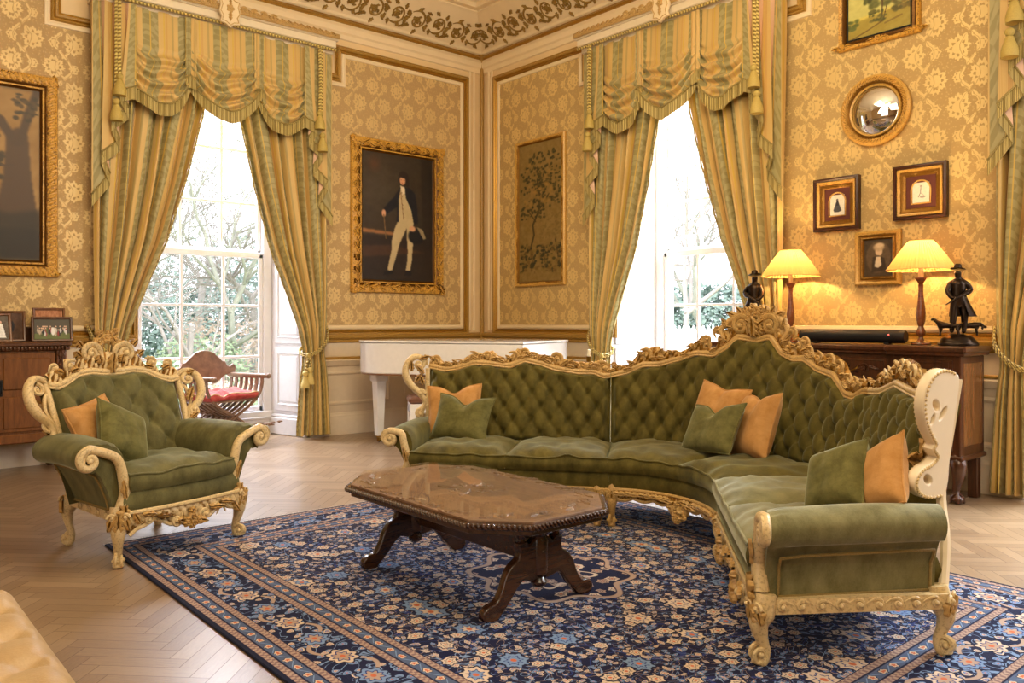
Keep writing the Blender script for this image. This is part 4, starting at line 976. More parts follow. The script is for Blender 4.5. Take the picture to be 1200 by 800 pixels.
            for x, y, r_, a0, dd in ((-.065, .43, .045, PI*.5, -1), (-.05, .21, .03, 0, 1), (-.055, .06, .034, PI*.5, 1)): scroll(st, T(x, y, .01), r_, 1.5, a0, dd, .014, .007)
            for x, y, a in ((-.03, .36, 2.3), (-.09, .3, 1.0), (-.03, .28, 2.0), (-.06, .47, .3), (-.12, .38, 1.6)): leaf(st, T(x, y, .012) @ RZ(a), .08, .04, .015, 3, .012)
            st.build('side_wing', GILT, R0, ang=50)
        for b in (H_+.065, H_-.065):
            q = S(k*b, .0); th = min(b, H_)/RR; dn = Vector((-k*math.sin(th), -math.cos(th), 0))
            lm = MB(); leg(lm, T(q.x, q.y, 0), zb, .8, (dn.x, dn.y)); lm.build('leg', GILTD if k < 0 else GILT, R0, ang=50)
        q = S(k*1.131, .72); lm = MB(); leg(lm, T(q.x, q.y, 0), zb, .7, (k*.5, .87)); lm.build('leg', GILT, R0, ang=50)
    def apron(a, b, orn, mt):
        ap = MB(); n = int((b-a)*70); L = b-a
        def A(s, z, o=0):
            t = S(s, -.035-o); t.z = z; return t
        def al(s):
            z = zb-.045-.018*abs(math.sin((s-a)/L*PI*7)); 
            for c_ in orn: z = min(z, .105+.8*max(0, abs(s-c_)-.07))
            z = min(z, .12+1.0*min(s-a, b-s)+.03); return max(.10, z)
        ap.grid(lambda u, v: A(a+L*u, al(a+L*u)+(zb+.01-al(a+L*u))*v, .014*math.sin(PI*v)+.004*math.sin(u*L*130+v*9)), n, 6)
        ap.grid(lambda u, v: A(a+L*u, al(a+L*u)+(zb+.01-al(a+L*u))*v, -.018), n, 2, flip=True)
        ap.tube([A(a+L*i/n, al(a+L*i/n), .006) for i in range(n+1)], .010, 7); ap.tube([A(a+L*i/n, zb+.005, .008) for i in range(n+1)], .010, 7)
        def fk(s, z, k=1):
            th = min(abs(s), H_)/RR*(1 if s > 0 else -1); nn = Vector((-math.sin(th), -math.cos(th), 0)); t = Vector((math.cos(th), -math.sin(th), 0))*k
            return frame(A(s, z, .014), t, z=nn)
        for c_ in orn:
            for k in (-1, 1):
                scroll(ap, fk(c_+k*.075, .155, k), .034, 1.4, PI*.9, -1, .014, .008, tail=.05); leaf(ap, fk(c_+k*.03, .15, k) @ RZ(-.4), .07, .045, .015, 3, .014)
                leaf(ap, fk(c_+k*.10, .20, k) @ RZ(-.1), .12, .035, .015, 3, .014); scroll(ap, fk(c_+k*.17, .195, k), .022, 1.3, 0, 1, .009, .005, tail=.05)
            for q, z, r_ in ((0, .155, .036), (-.03, .12, .024), (.03, .12, .024), (0, .105, .022), (0, .2, .02)): rosette(ap, fk(c_+q, z) @ T(0, 0, .014), r_, 6, .018)
        s = a+.08
        while s < b-.06:
            if min([abs(s-c_) for c_ in orn]) > .2: leaf(ap, fk(s, .21) @ RZ(.1 if int(s*10) % 2 else PI-.1), .09, .035, .01, 3, .012)
            s += .1
        ap.build('apron', mt, R0, ang=50)
    apron(-2.34, -1.22, [-1.78], GILTD); apron(-1.05, 1.05, [.0], GILTD); apron(1.22, 2.34, [1.5, 2.06], GILT)
    return R0, S, P, N
SOFA, SS, SP, SN = sofa()
# ------------------------------------------------------------------ coffee table
WT = wood('dark_walnut', C(36, 20, 11), C(78, 46, 25), 5, (1, 8, 8), .25, .5)
WTOP_ = wood('walnut_veneer', C(88, 64, 44), C(140, 108, 80), 4, (6, 1, 6), .4, .15)
def coffee_table():
    cx, cy, h = 2.51, 3.235, .47
    R0 = empty('coffee_table', (cx, cy, .012), 0, 'carved dark wood coffee table with glazed eight sided top on rug', 'coffee table')
    oc = [(-.425, .50), (-.20, .735), (.24, .735), (.425, .52), (.425, -.50), (.20, -.735), (-.24, -.735), (-.425, -.52)]
    m = MB(); m.prism(oc, h-.052, h-.022, .006); m.prism([(x*.955, y*.97) for x, y in oc], h-.075, h-.05, .004); m.build('tabletop', WT, R0, smooth=False)
    e = MB(); P_ = [Vector((x, y, 0)) for x, y in oc]
    for i in range(8):
        a, b = P_[i], P_[(i+1) % 8]; L = (b-a).length; n = int(L/.021); d = (b-a).normalized()
        for k in range(n):
            p = a+d*(k+.5)*L/n; old = e.m; e.m = T(p.x, p.y, h-.037) @ frame((0, 0, 0), d, z=(0, 0, 1)) @ RY(.0) @ Matrix.Rotation(.7, 4, 'Y'); e.ball((0, 0, 0), (.008, .013, .018), 6, 5); e.m = old
    e.build('carved_edge', WT, R0)
    # veneered field with carved scrolling border under a sheet of glass
    f = MB(); f.prism([(x*.96, y*.975) for x, y in oc], h-.024, h-.014, .002); o = f.build('carved_panel', WTOP_, R0, smooth=False)
    c = MB(T(0, 0, h-.014))
    for i in range(8):
        a, b = P_[i]*.84, P_[(i+1) % 8]*.84; L = (b-a).length; n = max(1, round(L/.17)); d = (b-a).normalized(); nn = Vector((-d.y, d.x, 0))
        for k in range(n):
            p = a+d*(k+.5)*L/n; q = 1 if k % 2 else -1
            scroll(c, T(p.x, p.y, 0) @ frame((0, 0, 0), d*q, z=(0, 0, 1)), .036, 1.3, PI*.5, -q, .007, .004, tail=.07, fa=.5, lift=.001)
            leaf(c, T(p.x, p.y, 0) @ frame((0, 0, 0), d*q, z=(0, 0, 1)) @ RZ(.4), .08, .03, 0, 3, .005); leaf(c, T(p.x+nn.x*.02, p.y+nn.y*.02, 0) @ frame((0, 0, 0), -d*q, z=(0, 0, 1)) @ RZ(.5), .07, .03, 0, 3, .005)
    for k in range(4):
        a = k*PI/2; scroll(c, T(0, 0, 0) @ RZ(a) @ T(.09, 0, 0), .045, 1.4, PI*.5, -1, .008, .004, tail=.07, fa=.5, lift=.001); leaf(c, RZ(a+.6) @ T(.05, 0, 0), .13, .05, 0, 3, .005)
    c.build('scroll_carving', WTOP_, o)
    g = MB(); g.prism([(x*.965, y*.98) for x, y in oc], h-.0075, h-.0015, .001); g.build('glass_top', GLASST, R0, smooth=False)
    for sy in (-1, 1):
        y = sy*.50
        u = MB(); u.box(-.26, .26, y-.035, y+.035, h-.105, h-.072, .008); u.build('cross_bearer', WT, R0, smooth=False)
        col_ = MB(); col_.lathe([(.0, .085), (.02, .088), (.035, .10), (.040, .115), (.030, .13), (.026, .135), (.042, .15), (.045, .19), (.044, .30), (.036, .32), (.046, .335), (.034, .35), (.034, .37)], (0, y, 0), 16); col_.build('pendant_column', WT, R0)
        for sx in (-1, 1):
            out = [(.02, .30), (.02, .15), (.06, .135), (.11, .145), (.15, .115), (.19, .07), (.23, .03), (.265, .0), (.30, .0), (.325, .018), (.322, .045), (.295, .06), (.26, .068), (.225, .11), (.20, .17), (.17, .21), (.13, .235), (.12, .27), (.125, .30), (.09, .305), (.075, .28), (.05, .30)]
            out = [(sx*p.x, p.y) for p in curve([(a, b, 0) for a, b in out], 3, True)]
            vs, fs = plate([out], .045, .008); t = MB(T(0, y, 0) @ RX(PI/2)); t.mesh(vs, fs); t.build('foot', WT, R0, ang=50)
            s = MB(); s.lathe([(.018, .29), (.026, .30), (.018, .312), (.016, .32), (.024, .335), (.026, .35), (.016, .365), (.02, .372)], (sx*.108, y, 0), 12); s.build('spindle', WT, R0)
    st = MB(); st.box(-.014, .014, -.47, .47, .19, .30, .004); st.build('stretcher', WT, R0, smooth=False)
def glassy():
    M_ = Mat('table_glass'); t = M_.n.new('ShaderNodeBsdfTransparent'); g = M_.n.new('ShaderNodeBsdfGlossy'); g.inputs['Roughness'].default_value = .03
    fz = M_.n.new('ShaderNodeFresnel'); fz.inputs[0].default_value = 1.34; mx = M_.n.new('ShaderNodeMixShader')
    M_.nt.links.new((X(M_.nt, fz.outputs[0])*(1-X(M_.nt, M_.n.new('ShaderNodeNewGeometry').outputs['Backfacing']))).so, mx.inputs[0]); M_.nt.links.new(t.outputs[0], mx.inputs[1]); M_.nt.links.new(g.outputs[0], mx.inputs[2]); M_.nt.links.new(mx.outputs[0], M_.out.inputs[0]); return M_.m
GLASST = glassy()
coffee_table()
# ------------------------------------------------------------------ curtains
STR = striped('striped_damask_silk'); FRG = fringe_mat('bullion_fringe'); ROPE = rope_mat('gold_rope'); PINK = plain('pink_lining', C(226, 184, 150), .6)
CSH = plain('pelmet_cream', C(226, 208, 176), .4)
def tassel(mb, c, h=.22, r=.06):
    mb.lathe([(.012, 0), (.028, -.01), (.034, -.03), (.026, -.05), (.018, -.058), (.03, -.066), (r*.55, -.085), (r*.85, -.13), (r, -h*.8), (r*.98, -h), (r*.5, -h+.01)], c, 24, fl=lambda a, z: .06*math.sin(a*12)*(1 if z < -.07 else .2))
def curtains(M4, c, wn, sides=(-1, 1), cart=True):
    hw = 1.24; zt = 4.34
    M0 = M4 @ T(c, 0, 0)
    # pelmet cornice
    pe = empty('curtain_pelmet', (0, 0, 0), 0, 'cream and gilt carved pelmet over the %s window' % wn, 'pelmet', 'window pelmets')
    b = MB(M0); b.box(-hw, hw, 4.38, 4.46, 0, .30, .008); b.box(-hw, hw, 4.325, 4.385, 0, .225, .004); b.box(-hw-.02, hw+.02, 4.455, 4.475, 0, .325, .006); b.build('pelmet_board', CSH, pe, smooth=False)
    g = MB(M0); g.sweep([(-hw-.02, 4.50, .30), (hw+.02, 4.50, .30)], [(-.03, -.02), (-.02, .03), (.01, .045), (.04, .02), (.03, -.03)], up=(0, 1, 0)) if 0 else None
    g.box(-hw-.03, hw+.03, 4.475, 4.53, 0, .34, .01)
    for k in range(34):
        x = -hw+.03+k*(2*hw-.06)/33; leaf(g, T(x, 4.497, .338) @ RZ(.5 if x < 0 else PI-.5), .07, .035, .006, 2, .012)
    for k in range(10):
        x = -.48+k*.96/9
        if abs(x) > .1: scroll(g, T(x, 4.515, .345), .036, 1.4, PI*.5, 1 if k % 2 else -1, .014, .008, tail=.04)
    g.build('carved_band', GILTD, pe, ang=50)
    rp = MB(M0); rp.tube([(-hw, zt+.02, .29), (hw, zt+.02, .29)], .017, 8); rp.build('rope_trim', ROPE, pe)
    if cart:
        out = [(0, -.16), (.04, -.13), (.09, -.12), (.075, -.07), (.105, -.02), (.085, .05), (.10, .10), (.05, .11), (0, .15)]; out = out+[(-x, y) for x, y in out[-2:0:-1]]
        vs, fs = plate([out], .04, .01); ct = MB(M0 @ T(0, 4.47, .36)); ct.mesh(vs, fs); o = ct.build('cartouche', WHITE, pe, ang=50)
        cr_ = MB(M0 @ T(0, 4.47, .382)); rosette(cr_, T(0, .02, 0), .04, 5, .01); leaf(cr_, T(0, -.02, 0) @ RZ(-PI/2), .09, .04, .0, 3, .008); leaf(cr_, T(0, .05, 0) @ RZ(PI/2), .07, .03, 0, 3, .008)
        cr_.tube([(x*.93, y*.93, -.002) for x, y in out], .006, 5, closed=True); cr_.build('gilt_flower', GILTD, o, ang=50)
    # valance: swags, jabots, cascading tails, fringe
    va = empty('swag_valance', (0, 0, 0), 0, 'striped silk swag valance with bullion fringe over the %s window' % wn, 'valance', 'swagged window valances')
    fr_all = []
    def swag(xc, w_, D, e0, e1, out0, ph=0):
        def pt(u, v):
            t = 2*u-1; e = e0+(e1-e0)*u; q = 1-abs(t)**2.2; drop = D*q+e*(1-q); vv = v
            z = zt-vv*drop; k = sm(.36, .66, vv); am = .036*k*(.6+.4*q)
            fo = math.sin(2*PI*(7.5*vv+.22*math.sin(5*t+ph))+ph)
            fo += .4*math.sin(2*PI*(11*vv+.3*t)+ph*2)*sm(.5, .8, vv)
            xx = xc+w_*t*(1-.02*vv)
            return Vector((xx, z, out0+.055*vv*q**.6+am*fo+.006*math.sin(9*t+ph)*(1-k)))
        m = MB(M0); m.grid(pt, 40, 72, uvf=lambda u, v: (c+xc+w_*(2*u-1)*(1+.5*sm(.45, 1, v)*(abs(2*u-1)))+.03*math.sin(26*v+5*u)*sm(.4, .6, v), v*D)); m.build('swag', STR, va, ang=180)
        f = MB(M0); f.grid(lambda u, v: pt(u, 1)+Vector((0, -.125*v, .012+.006*math.sin(u*w_*2*2*PI/.024))), 120, 3, uvf=lambda u, v: (u*w_*2, v)); f.tube([pt(i/40, 1)+Vector((0, 0, .014)) for i in range(41)], .009, 6); f.build('fringe', FRG, va, ang=180)
    swag(0, .36, .87, .60, .60, .245, 0); swag(-.62, .285, .90, .76, .58, .225, 1.1); swag(.62, .285, .90, .58, .76, .225, 2.3)
    for k in (-1, 1):
        def jb(u, v):
            x = k*(.30+.11*u); return Vector((x, zt-(.61-.03*math.sin(PI*u))*v, .268+.012*math.sin(u*4*PI)*(.4+.6*v)))
        m = MB(M0); m.grid(jb, 16, 12, uvf=lambda u, v: (c+.13+u*.16, v*.6)); m.build('jabot', STR, va, ang=180)
        f = MB(M0); f.grid(lambda u, v: jb(u, 1)+Vector((0, -.125*v, .010)), 24, 3, uvf=lambda u, v: (u*.16, v)); f.tube([jb(i/12, 1)+Vector((0, 0, .01)) for i in range(13)], .009, 6); f.build('fringe', FRG, va, ang=180)
        if k not in sides: continue
        xs = [.87, 1.02, .93, 1.09, 1.00, 1.17, 1.08, 1.245]; zs = [3.56, 3.50, 3.36, 3.22, 3.05, 2.90, 2.72, 2.50]; os_ = [.262, .272, .235, .250, .205, .225, .175, .195]
        xt = [.87, .94, .96, 1.04, 1.06, 1.14, 1.16, 1.24]
        for i in range(7):
            def tl(u, v, i=i):
                a = i+u; x = (xt[i]+(xt[i+1]-xt[i])*u)*(1-v**1.3)+(xs[i]+(xs[i+1]-xs[i])*u)*v**1.3; zb_ = zs[i]+(zs[i+1]-zs[i])*u
                return Vector((k*x, zt+(zb_-zt)*v, os_[i]+(os_[i+1]-os_[i])*u+.004*math.sin(u*PI)))
            m = MB(M0); m.grid(tl, 6, 14, uvf=lambda u, v, i=i: (.1+.11*(i+u), v)); m.build('tail_fold', STR if i % 2 == 0 else PINK, va, ang=180)
            f = MB(M0); f.grid(lambda u, v: tl(u, 1)+Vector((0, -.12*v, .006)), 16, 3, uvf=lambda u, v, i=i: (.17*u, v)); f.tube([tl(j/6, 1)+Vector((0, 0, .008)) for j in range(7)], .008, 6); f.build('fringe', FRG, va, ang=180)
        r = MB(M0); r.tube(curve([(k*1.03, zt, .305), (k*1.035, 3.95, .31), (k*1.03, 3.62, .305)], 6), .017, 8); r.tube([(k*1.06, zt, .30), (k*1.06, 3.5, .30)], .014, 8); r.build('cord', ROPE, va)
        ts = MB(M0); tassel(ts, (0, 0, 0)) if 0 else None
        for x, z in ((1.03, 3.64), (1.06, 3.40)):
            q = MB(M0 @ T(k*x, z, .315) @ RX(-PI/2)); tassel(q, (0, 0, 0), .21, .058); q.build('tassel', ROPE if 0 else plain('tassel_silk', C(186, 160, 84), .6, nz=.2, ns=90), va, ang=60)
    # drapes
    for k in sides:
        nm = ('left' if (k < 0) == (wn == 'left') else 'right')
        cu = empty('curtain', (0, 0, 0), 0, 'striped damask drape on the %s side of the %s window, tied back' % (nm, wn), 'curtain', 'tied back drapes')
        ai = lambda z: lin(z, [0, .6, .98, 1.25, 1.6, 2.1, 2.75, 3.43, 4.3], [.86, .90, .95, .875, .74, .53, .34, .18, .06])
        ao = lambda z: lin(z, [0, .6, .98, 1.3, 2.0, 4.3], [1.25, 1.22, 1.185, 1.20, 1.215, 1.22])
        n = 7
        def dp(u, v):
            z = 4.34-4.30*v; a = ao(z); b = ai(z); s = u+.02*math.sin(2*PI*n*u*.5+z*.7)
            am = lin(z, [0, .9, 1.0, 1.5, 4.3], [.050, .034, .034, .045, .05]); ph = 2*PI*n*u+.5*math.sin(z*1.1+u*4)
            w_ = math.sin(ph); w_ = math.copysign(abs(w_)**.8, w_)+.3*math.sin(2.3*ph+z*1.5+u*7)*.6
            return Vector((k*(a+(b-a)*s+.012*math.cos(ph)*(1 if z > 1.2 else .6)), z, .115+am*w_-.02*math.exp(-((z-.98)/.12)**2)))
        m = MB(M0); m.grid(dp, 110, 80, uvf=lambda u, v: (u*1.75+.13*k, v*4.3)); o = m.build('drape', STR, cu, ang=180)
        e = MB(M0); e.grid(lambda u, v: dp(1, u)+Vector((-k*.022*v, 0, .006*math.sin(u*900))), 160, 1, uvf=lambda u, v: (u*4.3, v)); e.build('edge_fringe', FRG, cu, ang=180)
        tb = empty('tieback', (0, 0, 0), 0, 'gold rope tieback with two tassels on the %s drape of the %s window' % (nm, wn), 'tieback', 'rope tiebacks')
        r = MB(M0)
        for dz in (0, .022):
            r.tube(curve([(k*1.245, 1.26+dz, .02), (k*1.24, 1.22+dz, .08), (k*1.20, 1.10+dz, .165), (k*1.08, .98+dz, .20), (k*.95, .93+dz, .19), (k*.905, .945+dz, .12), (k*.93, .99+dz, .04), (k*1.1, 1.10+dz, .02), (k*1.24, 1.25+dz, .02)], 7), .012, 7)
        r.tube(curve([(k*.95, .93, .21), (k*.97, .86, .215), (k*.955, .80, .21)], 5), .011, 7); r.tube(curve([(k*.95, .93, .21), (k*.92, .84, .215), (k*.90, .76, .21)], 5), .011, 7); r.ball((k*.95, .935, .205), (.03, .035, .02), 10, 7); r.build('rope', ROPE, tb)
        for x, z in ((.955, .81), (.90, .77)): q = MB(M0 @ T(k*x, z, .225) @ RX(-PI/2)); tassel(q, (0, 0, 0), .19, .05); q.build('tassel', plain('tassel_silk', C(200, 176, 104), .6, nz=.2, ns=90), tb, ang=60)
        h = MB(M0); h.ball((k*1.245, 1.265, .03), (.028, .028, .028), 10, 7); h.build('hook', GILTD, tb)
curtains(on_left(), 3.22, 'left'); curtains(on_right(), 5.20, 'right'); curtains(on_right(), 1.03, 'far right', sides=(1, -1))
# ------------------------------------------------------------------ rug
def rug():
    x0, x1, y0, y1 = 1.29, 4.46, .95, 5.14; cx, cy = (x0+x1)/2, (y0+y1)/2; hx, hy = (x1-x0)/2, (y1-y0)/2
    M_ = Mat('persian_rug_pile'); x, y, z = M_.coord('Object')
    navy = C(9, 12, 46); cream = C(196, 174, 152); blue = C(112, 134, 168); rust = C(186, 96, 58); mid = C(30, 46, 104); peach = C(164, 138, 120); slate = C(74, 86, 112)
    ax = x.abs(); ay = y.abs(); d = (hx-ax).min(hy-ay)      # distance from the edge
    sidex = (hx-ax).lt(hy-ay)                               # nearer the long side
    t = y*sidex+x*(1-sidex)                                 # coordinate running along the border
    warp = M_.noise(5, 2, fac=False)
    def flowers(vec, sc_, rad, pet, cols, ground, rnd=.75, thick=.06):
        v = M_.voro(sc_, vec, 'F1', rnd); pos = M_.n.new('ShaderNodeVectorMath'); pos.operation = 'SUBTRACT'; M_.nt.links.new(vec, pos.inputs[0]); M_.nt.links.new(v.outputs['Position'], pos.inputs[1])
        s_ = M_.n.new('ShaderNodeSeparateXYZ'); M_.nt.links.new(pos.outputs[0], s_.inputs[0]); dx, dy = X(M_.nt, s_.outputs[0]), X(M_.nt, s_.outputs[1])
        r = (dx*dx+dy*dy).sqrt()*sc_; s2 = M_.n.new('ShaderNodeSeparateColor'); M_.nt.links.new(v.outputs['Color'], s2.inputs[0]); c1 = X(M_.nt, s2.outputs[0]); c2 = X(M_.nt, s2.outputs[1])
        th = dy.atan2(dx)+c1*6.28; p = (th*pet).cos()*.10+(th*2).cos()*.13*c2+(th*(pet*2)).cos()*.05
        R = (c2*.35+.7)*rad; rr = r/R-p
        out = ground
        edge = 1-rr.step(1.0, 1.06); pet_m = 1-rr.step(.82, .90); ring = 1-rr.step(.50, .56); core = 1-rr.step(.40, .46); dot = 1-(r/R).step(.16, .22)
        isb = c1.gt(.62)
        col_o = M_.mix(isb, cols[0], cols[1])
        out = M_.mix(edge, out, navy); out = M_.mix(pet_m, out, col_o); out = M_.mix(ring, out, cols[3]); out = M_.mix(core, out, M_.mix(c2.gt(.5), cols[1], cols[0])); out = M_.mix(dot, out, cols[2])
        return out
    def vines(g, sc_, colr, w_=.012, off=0, dist=1.5):
        nz = M_.noise(sc_, 1, vec=M_.comb(x+off, y-off), dist=dist); return M_.mix(1-(nz-.5).abs().step(w_*.6, w_), g, colr)
    # field: mirrored about both centre lines
    vec = M_.comb(ax, ay)
    f = M_.mix(0, navy, navy)
    f = vines(f, 5.5, mid, .016, 3); f = vines(f, 8, blue, .011); f = vines(f, 11, peach, .009, 7)
    # scattered leaves: stretched small cells
    ang = M_.n.new('ShaderNodeMapping'); M_.nt.links.new(vec, ang.inputs[0]); ang.inputs['Scale'].default_value = (1.0, 1.7, 1); ang.inputs['Rotation'].default_value = (0, 0, .6); ang.inputs['Location'].default_value = (3.1, 1.7, 0)
    f = flowers(ang.outputs[0], 15, .27, 3, (blue, cream, rust, navy), f, 1.0)
    ang2 = M_.n.new('ShaderNodeMapping'); M_.nt.links.new(vec, ang2.inputs[0]); ang2.inputs['Scale'].default_value = (1.6, 1.0, 1); ang2.inputs['Rotation'].default_value = (0, 0, -.5); ang2.inputs['Location'].default_value = (7.1, 4.7, 0)
    f = flowers(ang2.outputs[0], 12, .25, 4, (cream, blue, rust, mid), f, 1.0)
    f = flowers(vec, 6.5, .25, 6, (cream, cream, rust, navy), f, .9)
    ang3 = M_.n.new('ShaderNodeMapping'); M_.nt.links.new(vec, ang3.inputs[0]); ang3.inputs['Location'].default_value = (.35, .2, 0); ang3.inputs['Scale'].default_value = (1.25, 1, 1)
    f = flowers(ang3.outputs[0], 2.6, .22, 8, (cream, blue, rust, mid), f, .7)
    # central medallion
    rm = ((x*x*1.3+y*y).sqrt()); th = y.atan2(x); rr = rm/.42-(th*8).cos()*.10
    f = M_.mix(1-rr.step(1.0, 1.03), f, peach); f = M_.mix(1-rr.step(.93, .95), f, navy)
    f2 = flowers(M_.comb(ax+.3, ay), 9, .38, 6, (cream, peach, rust, navy), M_.mix(0, navy, navy), .8); f = M_.mix(1-rr.step(.91, .93), f, f2); f = M_.mix(1-(rr-.5).abs().step(.02, .035), f, cream)
    # main border: undulating vine with palmettes
    bv = M_.comb(d*1.0+5, t); mb_ = M_.mix(0, navy, navy)
    mb_ = vines(mb_, 9, blue, .02, 11)
    mb_ = flowers(bv, 17, .36, 3, (blue, cream, rust, mid), mb_, 1.0)
    dc = d-.265; wv = (t*2*PI/.46).sin()*.075
    pe = ((t/.23).fract()-.5)*.23; sgn = (t*PI/.23+PI/2).cos()
    mb_ = M_.mix(1-(dc-wv).abs().step(.007, .012), mb_, peach)
    px_ = ((t/.46).fract()-.5)*.46
    for off, c_a in ((.0, cream), (.23, blue)):
        q = (((t+off)/.46).fract()-.5)*.46; r_ = (q*q+dc*dc*1.6).sqrt(); tq = dc.atan2(q); r2 = r_/.072-(tq*8).cos()*.12
        mb_ = M_.mix(1-r2.step(1.0, 1.06), mb_, navy); mb_ = M_.mix(1-r2.step(.88, .94), mb_, c_a); mb_ = M_.mix(1-r2.step(.6, .66), mb_, mid); mb_ = M_.mix(1-r2.step(.48, .54), mb_, peach); mb_ = M_.mix(1-(r_/.07).step(.16, .22), mb_, rust)
    # guard stripes
    def guard(d0, d1, base):
        w_ = d1-d0; u = (d-d0)/w_
        gq = ((t/.085).fract()-.5)*.085; gd = d-(d0+d1)/2; gt = gd.atan2(gq); alt = ((t/.085).floor()).mod(2); gr = ((gq*gq+gd*gd).sqrt())/.019-(gt*5).cos()*.14-(gt*2).cos()*.2*alt
        fl_ = M_.mix(1-gr.step(1.0, 1.1), slate, navy); fl_ = M_.mix(1-gr.step(.82, .9), fl_, cream); fl_ = M_.mix(1-gr.step(.42, .5), fl_, rust)
        gv = (gd-(t*2*PI/.17).sin()*.016).abs(); fl_ = M_.mix((1-gv.step(.0015, .003))*gr.step(1.0, 1.1), fl_, blue)
        g_ = M_.mix((u.gt(.30)*u.lt(.70)), peach, fl_)
        ck = ((t*2*PI/.028).sin()*(u*2*PI*3.3).sin()).gt(0); g_ = M_.mix(ck*(1-u.gt(.28)*u.lt(.72))*.75, g_, C(104, 74, 78))
        for e in (.0, .29, .71, 1.0): g_ = M_.mix(1-(u-e).abs().step(.02, .04), g_, navy)
        inside = d.gt(d0)*d.lt(d1); return M_.mix(inside, base, g_)
    cc = M_.mix(d.lt(.375), f, mb_); cc = guard(.02, .155, cc); cc = guard(.37, .505, cc); cc = M_.mix(d.lt(.02), cc, C(16, 18, 40))
    pile = M_.noise(420, 2); wash = M_.noise(2, 3)
    cc = M_.mix((wash-.5).abs()*.12, cc, C(120, 110, 120))
    M_.set(Base_Color=cc, Roughness=.9, Sheen_Weight=.05, Sheen_Roughness=.5, Sheen_Tint=(.8, .85, 1, 1)); M_.b.inputs['Specular IOR Level'].default_value = .1; M_.bump(pile, .4, .004)
    m = MB(); m.box(-hx, hx, -hy, hy, .001, .012, .004)
    root = empty('persian_rug', (cx, cy, 0), 0, 'large navy persian rug with floral field and peach guard borders', 'rug'); m.build('rug_pile', M_.m, root, smooth=False)
    fr = MB(); rn = random.Random(3)
    for sy in (1, -1):
        for i in range(420):
            xx = -hx+2*hx*i/419; l = rn.uniform(.035, .055); dx = rn.uniform(-.012, .012); fr.add([(xx-.0022, sy*hy, .007), (xx+.0022, sy*hy, .007), (xx+dx+.003, sy*(hy+l), .003), (xx+dx-.003, sy*(hy+l), .003)], [(0, 1, 2, 3)])
    o = fr.build('fringe', plain('rug_fringe', C(190, 176, 160), .9), root, smooth=False); tag(o, kind='stuff')
rug()
# ------------------------------------------------------------------ scatter cushions
def pillow(c, n, up, roll, size, th, mat, label, cat='cushion', chop=.0, h=None, seed=0, group='scatter cushions'):
    z = Vector(n).normalized(); y = Vector(up); y = (y-z*y.dot(z)).normalized(); x = y.cross(z)
    o = empty('scatter_cushion', c, 0, label, cat, group)
    o.rotation_euler = (Matrix((x, y, z)).transposed().to_4x4() @ RZ(roll)).to_euler()
    W_ = size/2; H_ = (h or size)/2
    def P(u, v, s):
        a, b = 2*u-1, 2*v-1; pin = 1-.09*(1-b*b)*abs(a)**2; pin2 = 1-.09*(1-a*a)*abs(b)**2
        x_ = W_*a*pin; y_ = H_*b*pin2
        if chop: y_ -= chop*sm(.1, 1, b)*math.exp(-(a/.33)**2)
        t = th/2*(max(0, 1-a**4)*max(0, 1-b**4))**.55; t *= 1-(.45 if chop else 0)*sm(-.2, 1, b)*math.exp(-(a/.2)**2)
        t += .007*noise.noise(Vector((a*2.5+seed, b*2.5, s*3)))*(1-a*a)*(1-b*b)
        return Vector((x_, y_, s*t))
    m = MB(); m.grid(lambda u, v: P(u, v, 1), 28, 28); m.grid(lambda u, v: P(u, v, -1), 28, 28, flip=True); m.build('cushion_cover', mat, o, ang=180)
    ring = [(i/20, 0) for i in range(20)]+[(1, i/20) for i in range(20)]+[(1-i/20, 1) for i in range(20)]+[(0, 1-i/20) for i in range(20)]
    p = MB(); p.tube([P(a, b, 1)*1.0 for a, b in ring], .006, 6, closed=True); p.build('piping', mat, o)
    return o
U = (0, 0, 1)
# armchair pair
ca_, sa_ = math.cos(math.atan2(.277, .96)), math.sin(math.atan2(.277, .96))
def ch(x, y, z): return (1.593+ca_*x-sa_*y, 4.76+sa_*x+ca_*y, z)
def chd(x, y, z): return (ca_*x-sa_*y, sa_*x+ca_*y, z)
pillow(ch(-.26, .40, .69), chd(.35, -1, .40), U, .18, .35, .13, CUSHT, 'tan velvet cushion at the back of the armchair')
pillow(ch(-.19, .26, .665), chd(.45, -1, .55), U, -.50, .35, .14, CUSHG, 'green velvet cushion in front of tan one on armchair')
def so(b, off, z):
    p = SS(b, off); c_, s_ = math.cos(SA), math.sin(SA); return (SM[0]+c_*p.x-s_*p.y, SM[1]+s_*p.x+c_*p.y, z)
def sn(b, t=0, z=.3):
    n = SN(b); a = math.atan2(n.y, n.x)+t+SA; return (math.cos(a), math.sin(a), z)
pillow(so(-2.26, .52, .655), sn(-2.2, .1, .35), U, .05, .40, .13, CUSHT, 'tan velvet cushion at left end of the corner sofa', chop=.05)
pillow(so(-2.17, .38, .625), sn(-2.2, -.25, .45), U, -.05, .44, .13, CUSHG, 'green velvet cushion with dented top at left end of the corner sofa', chop=.06, h=.34)
pillow(so(-.20, .50, .69), sn(-.2, -.2, .35), U, -.10, .43, .14, CUSHT, 'tan velvet cushion in sofa corner, behind and left of the others', chop=.02)
pillow(so(.27, .43, .67), sn(.1, -.35, .35), U, .10, .41, .14, CUSHT, 'tan velvet cushion right of the green one in sofa corner', chop=.03)
pillow(so(-.06, .30, .635), sn(0, -.2, .55), U, .12, .46, .13, CUSHG, 'green velvet cushion in front of two tan ones in sofa corner', chop=.06, h=.34)
pillow(so(2.04, .36, .635), sn(2.0, .45, .55), U, .45, .31, .14, CUSHG, 'green velvet cushion behind the near armrest of the corner sofa', chop=.0)
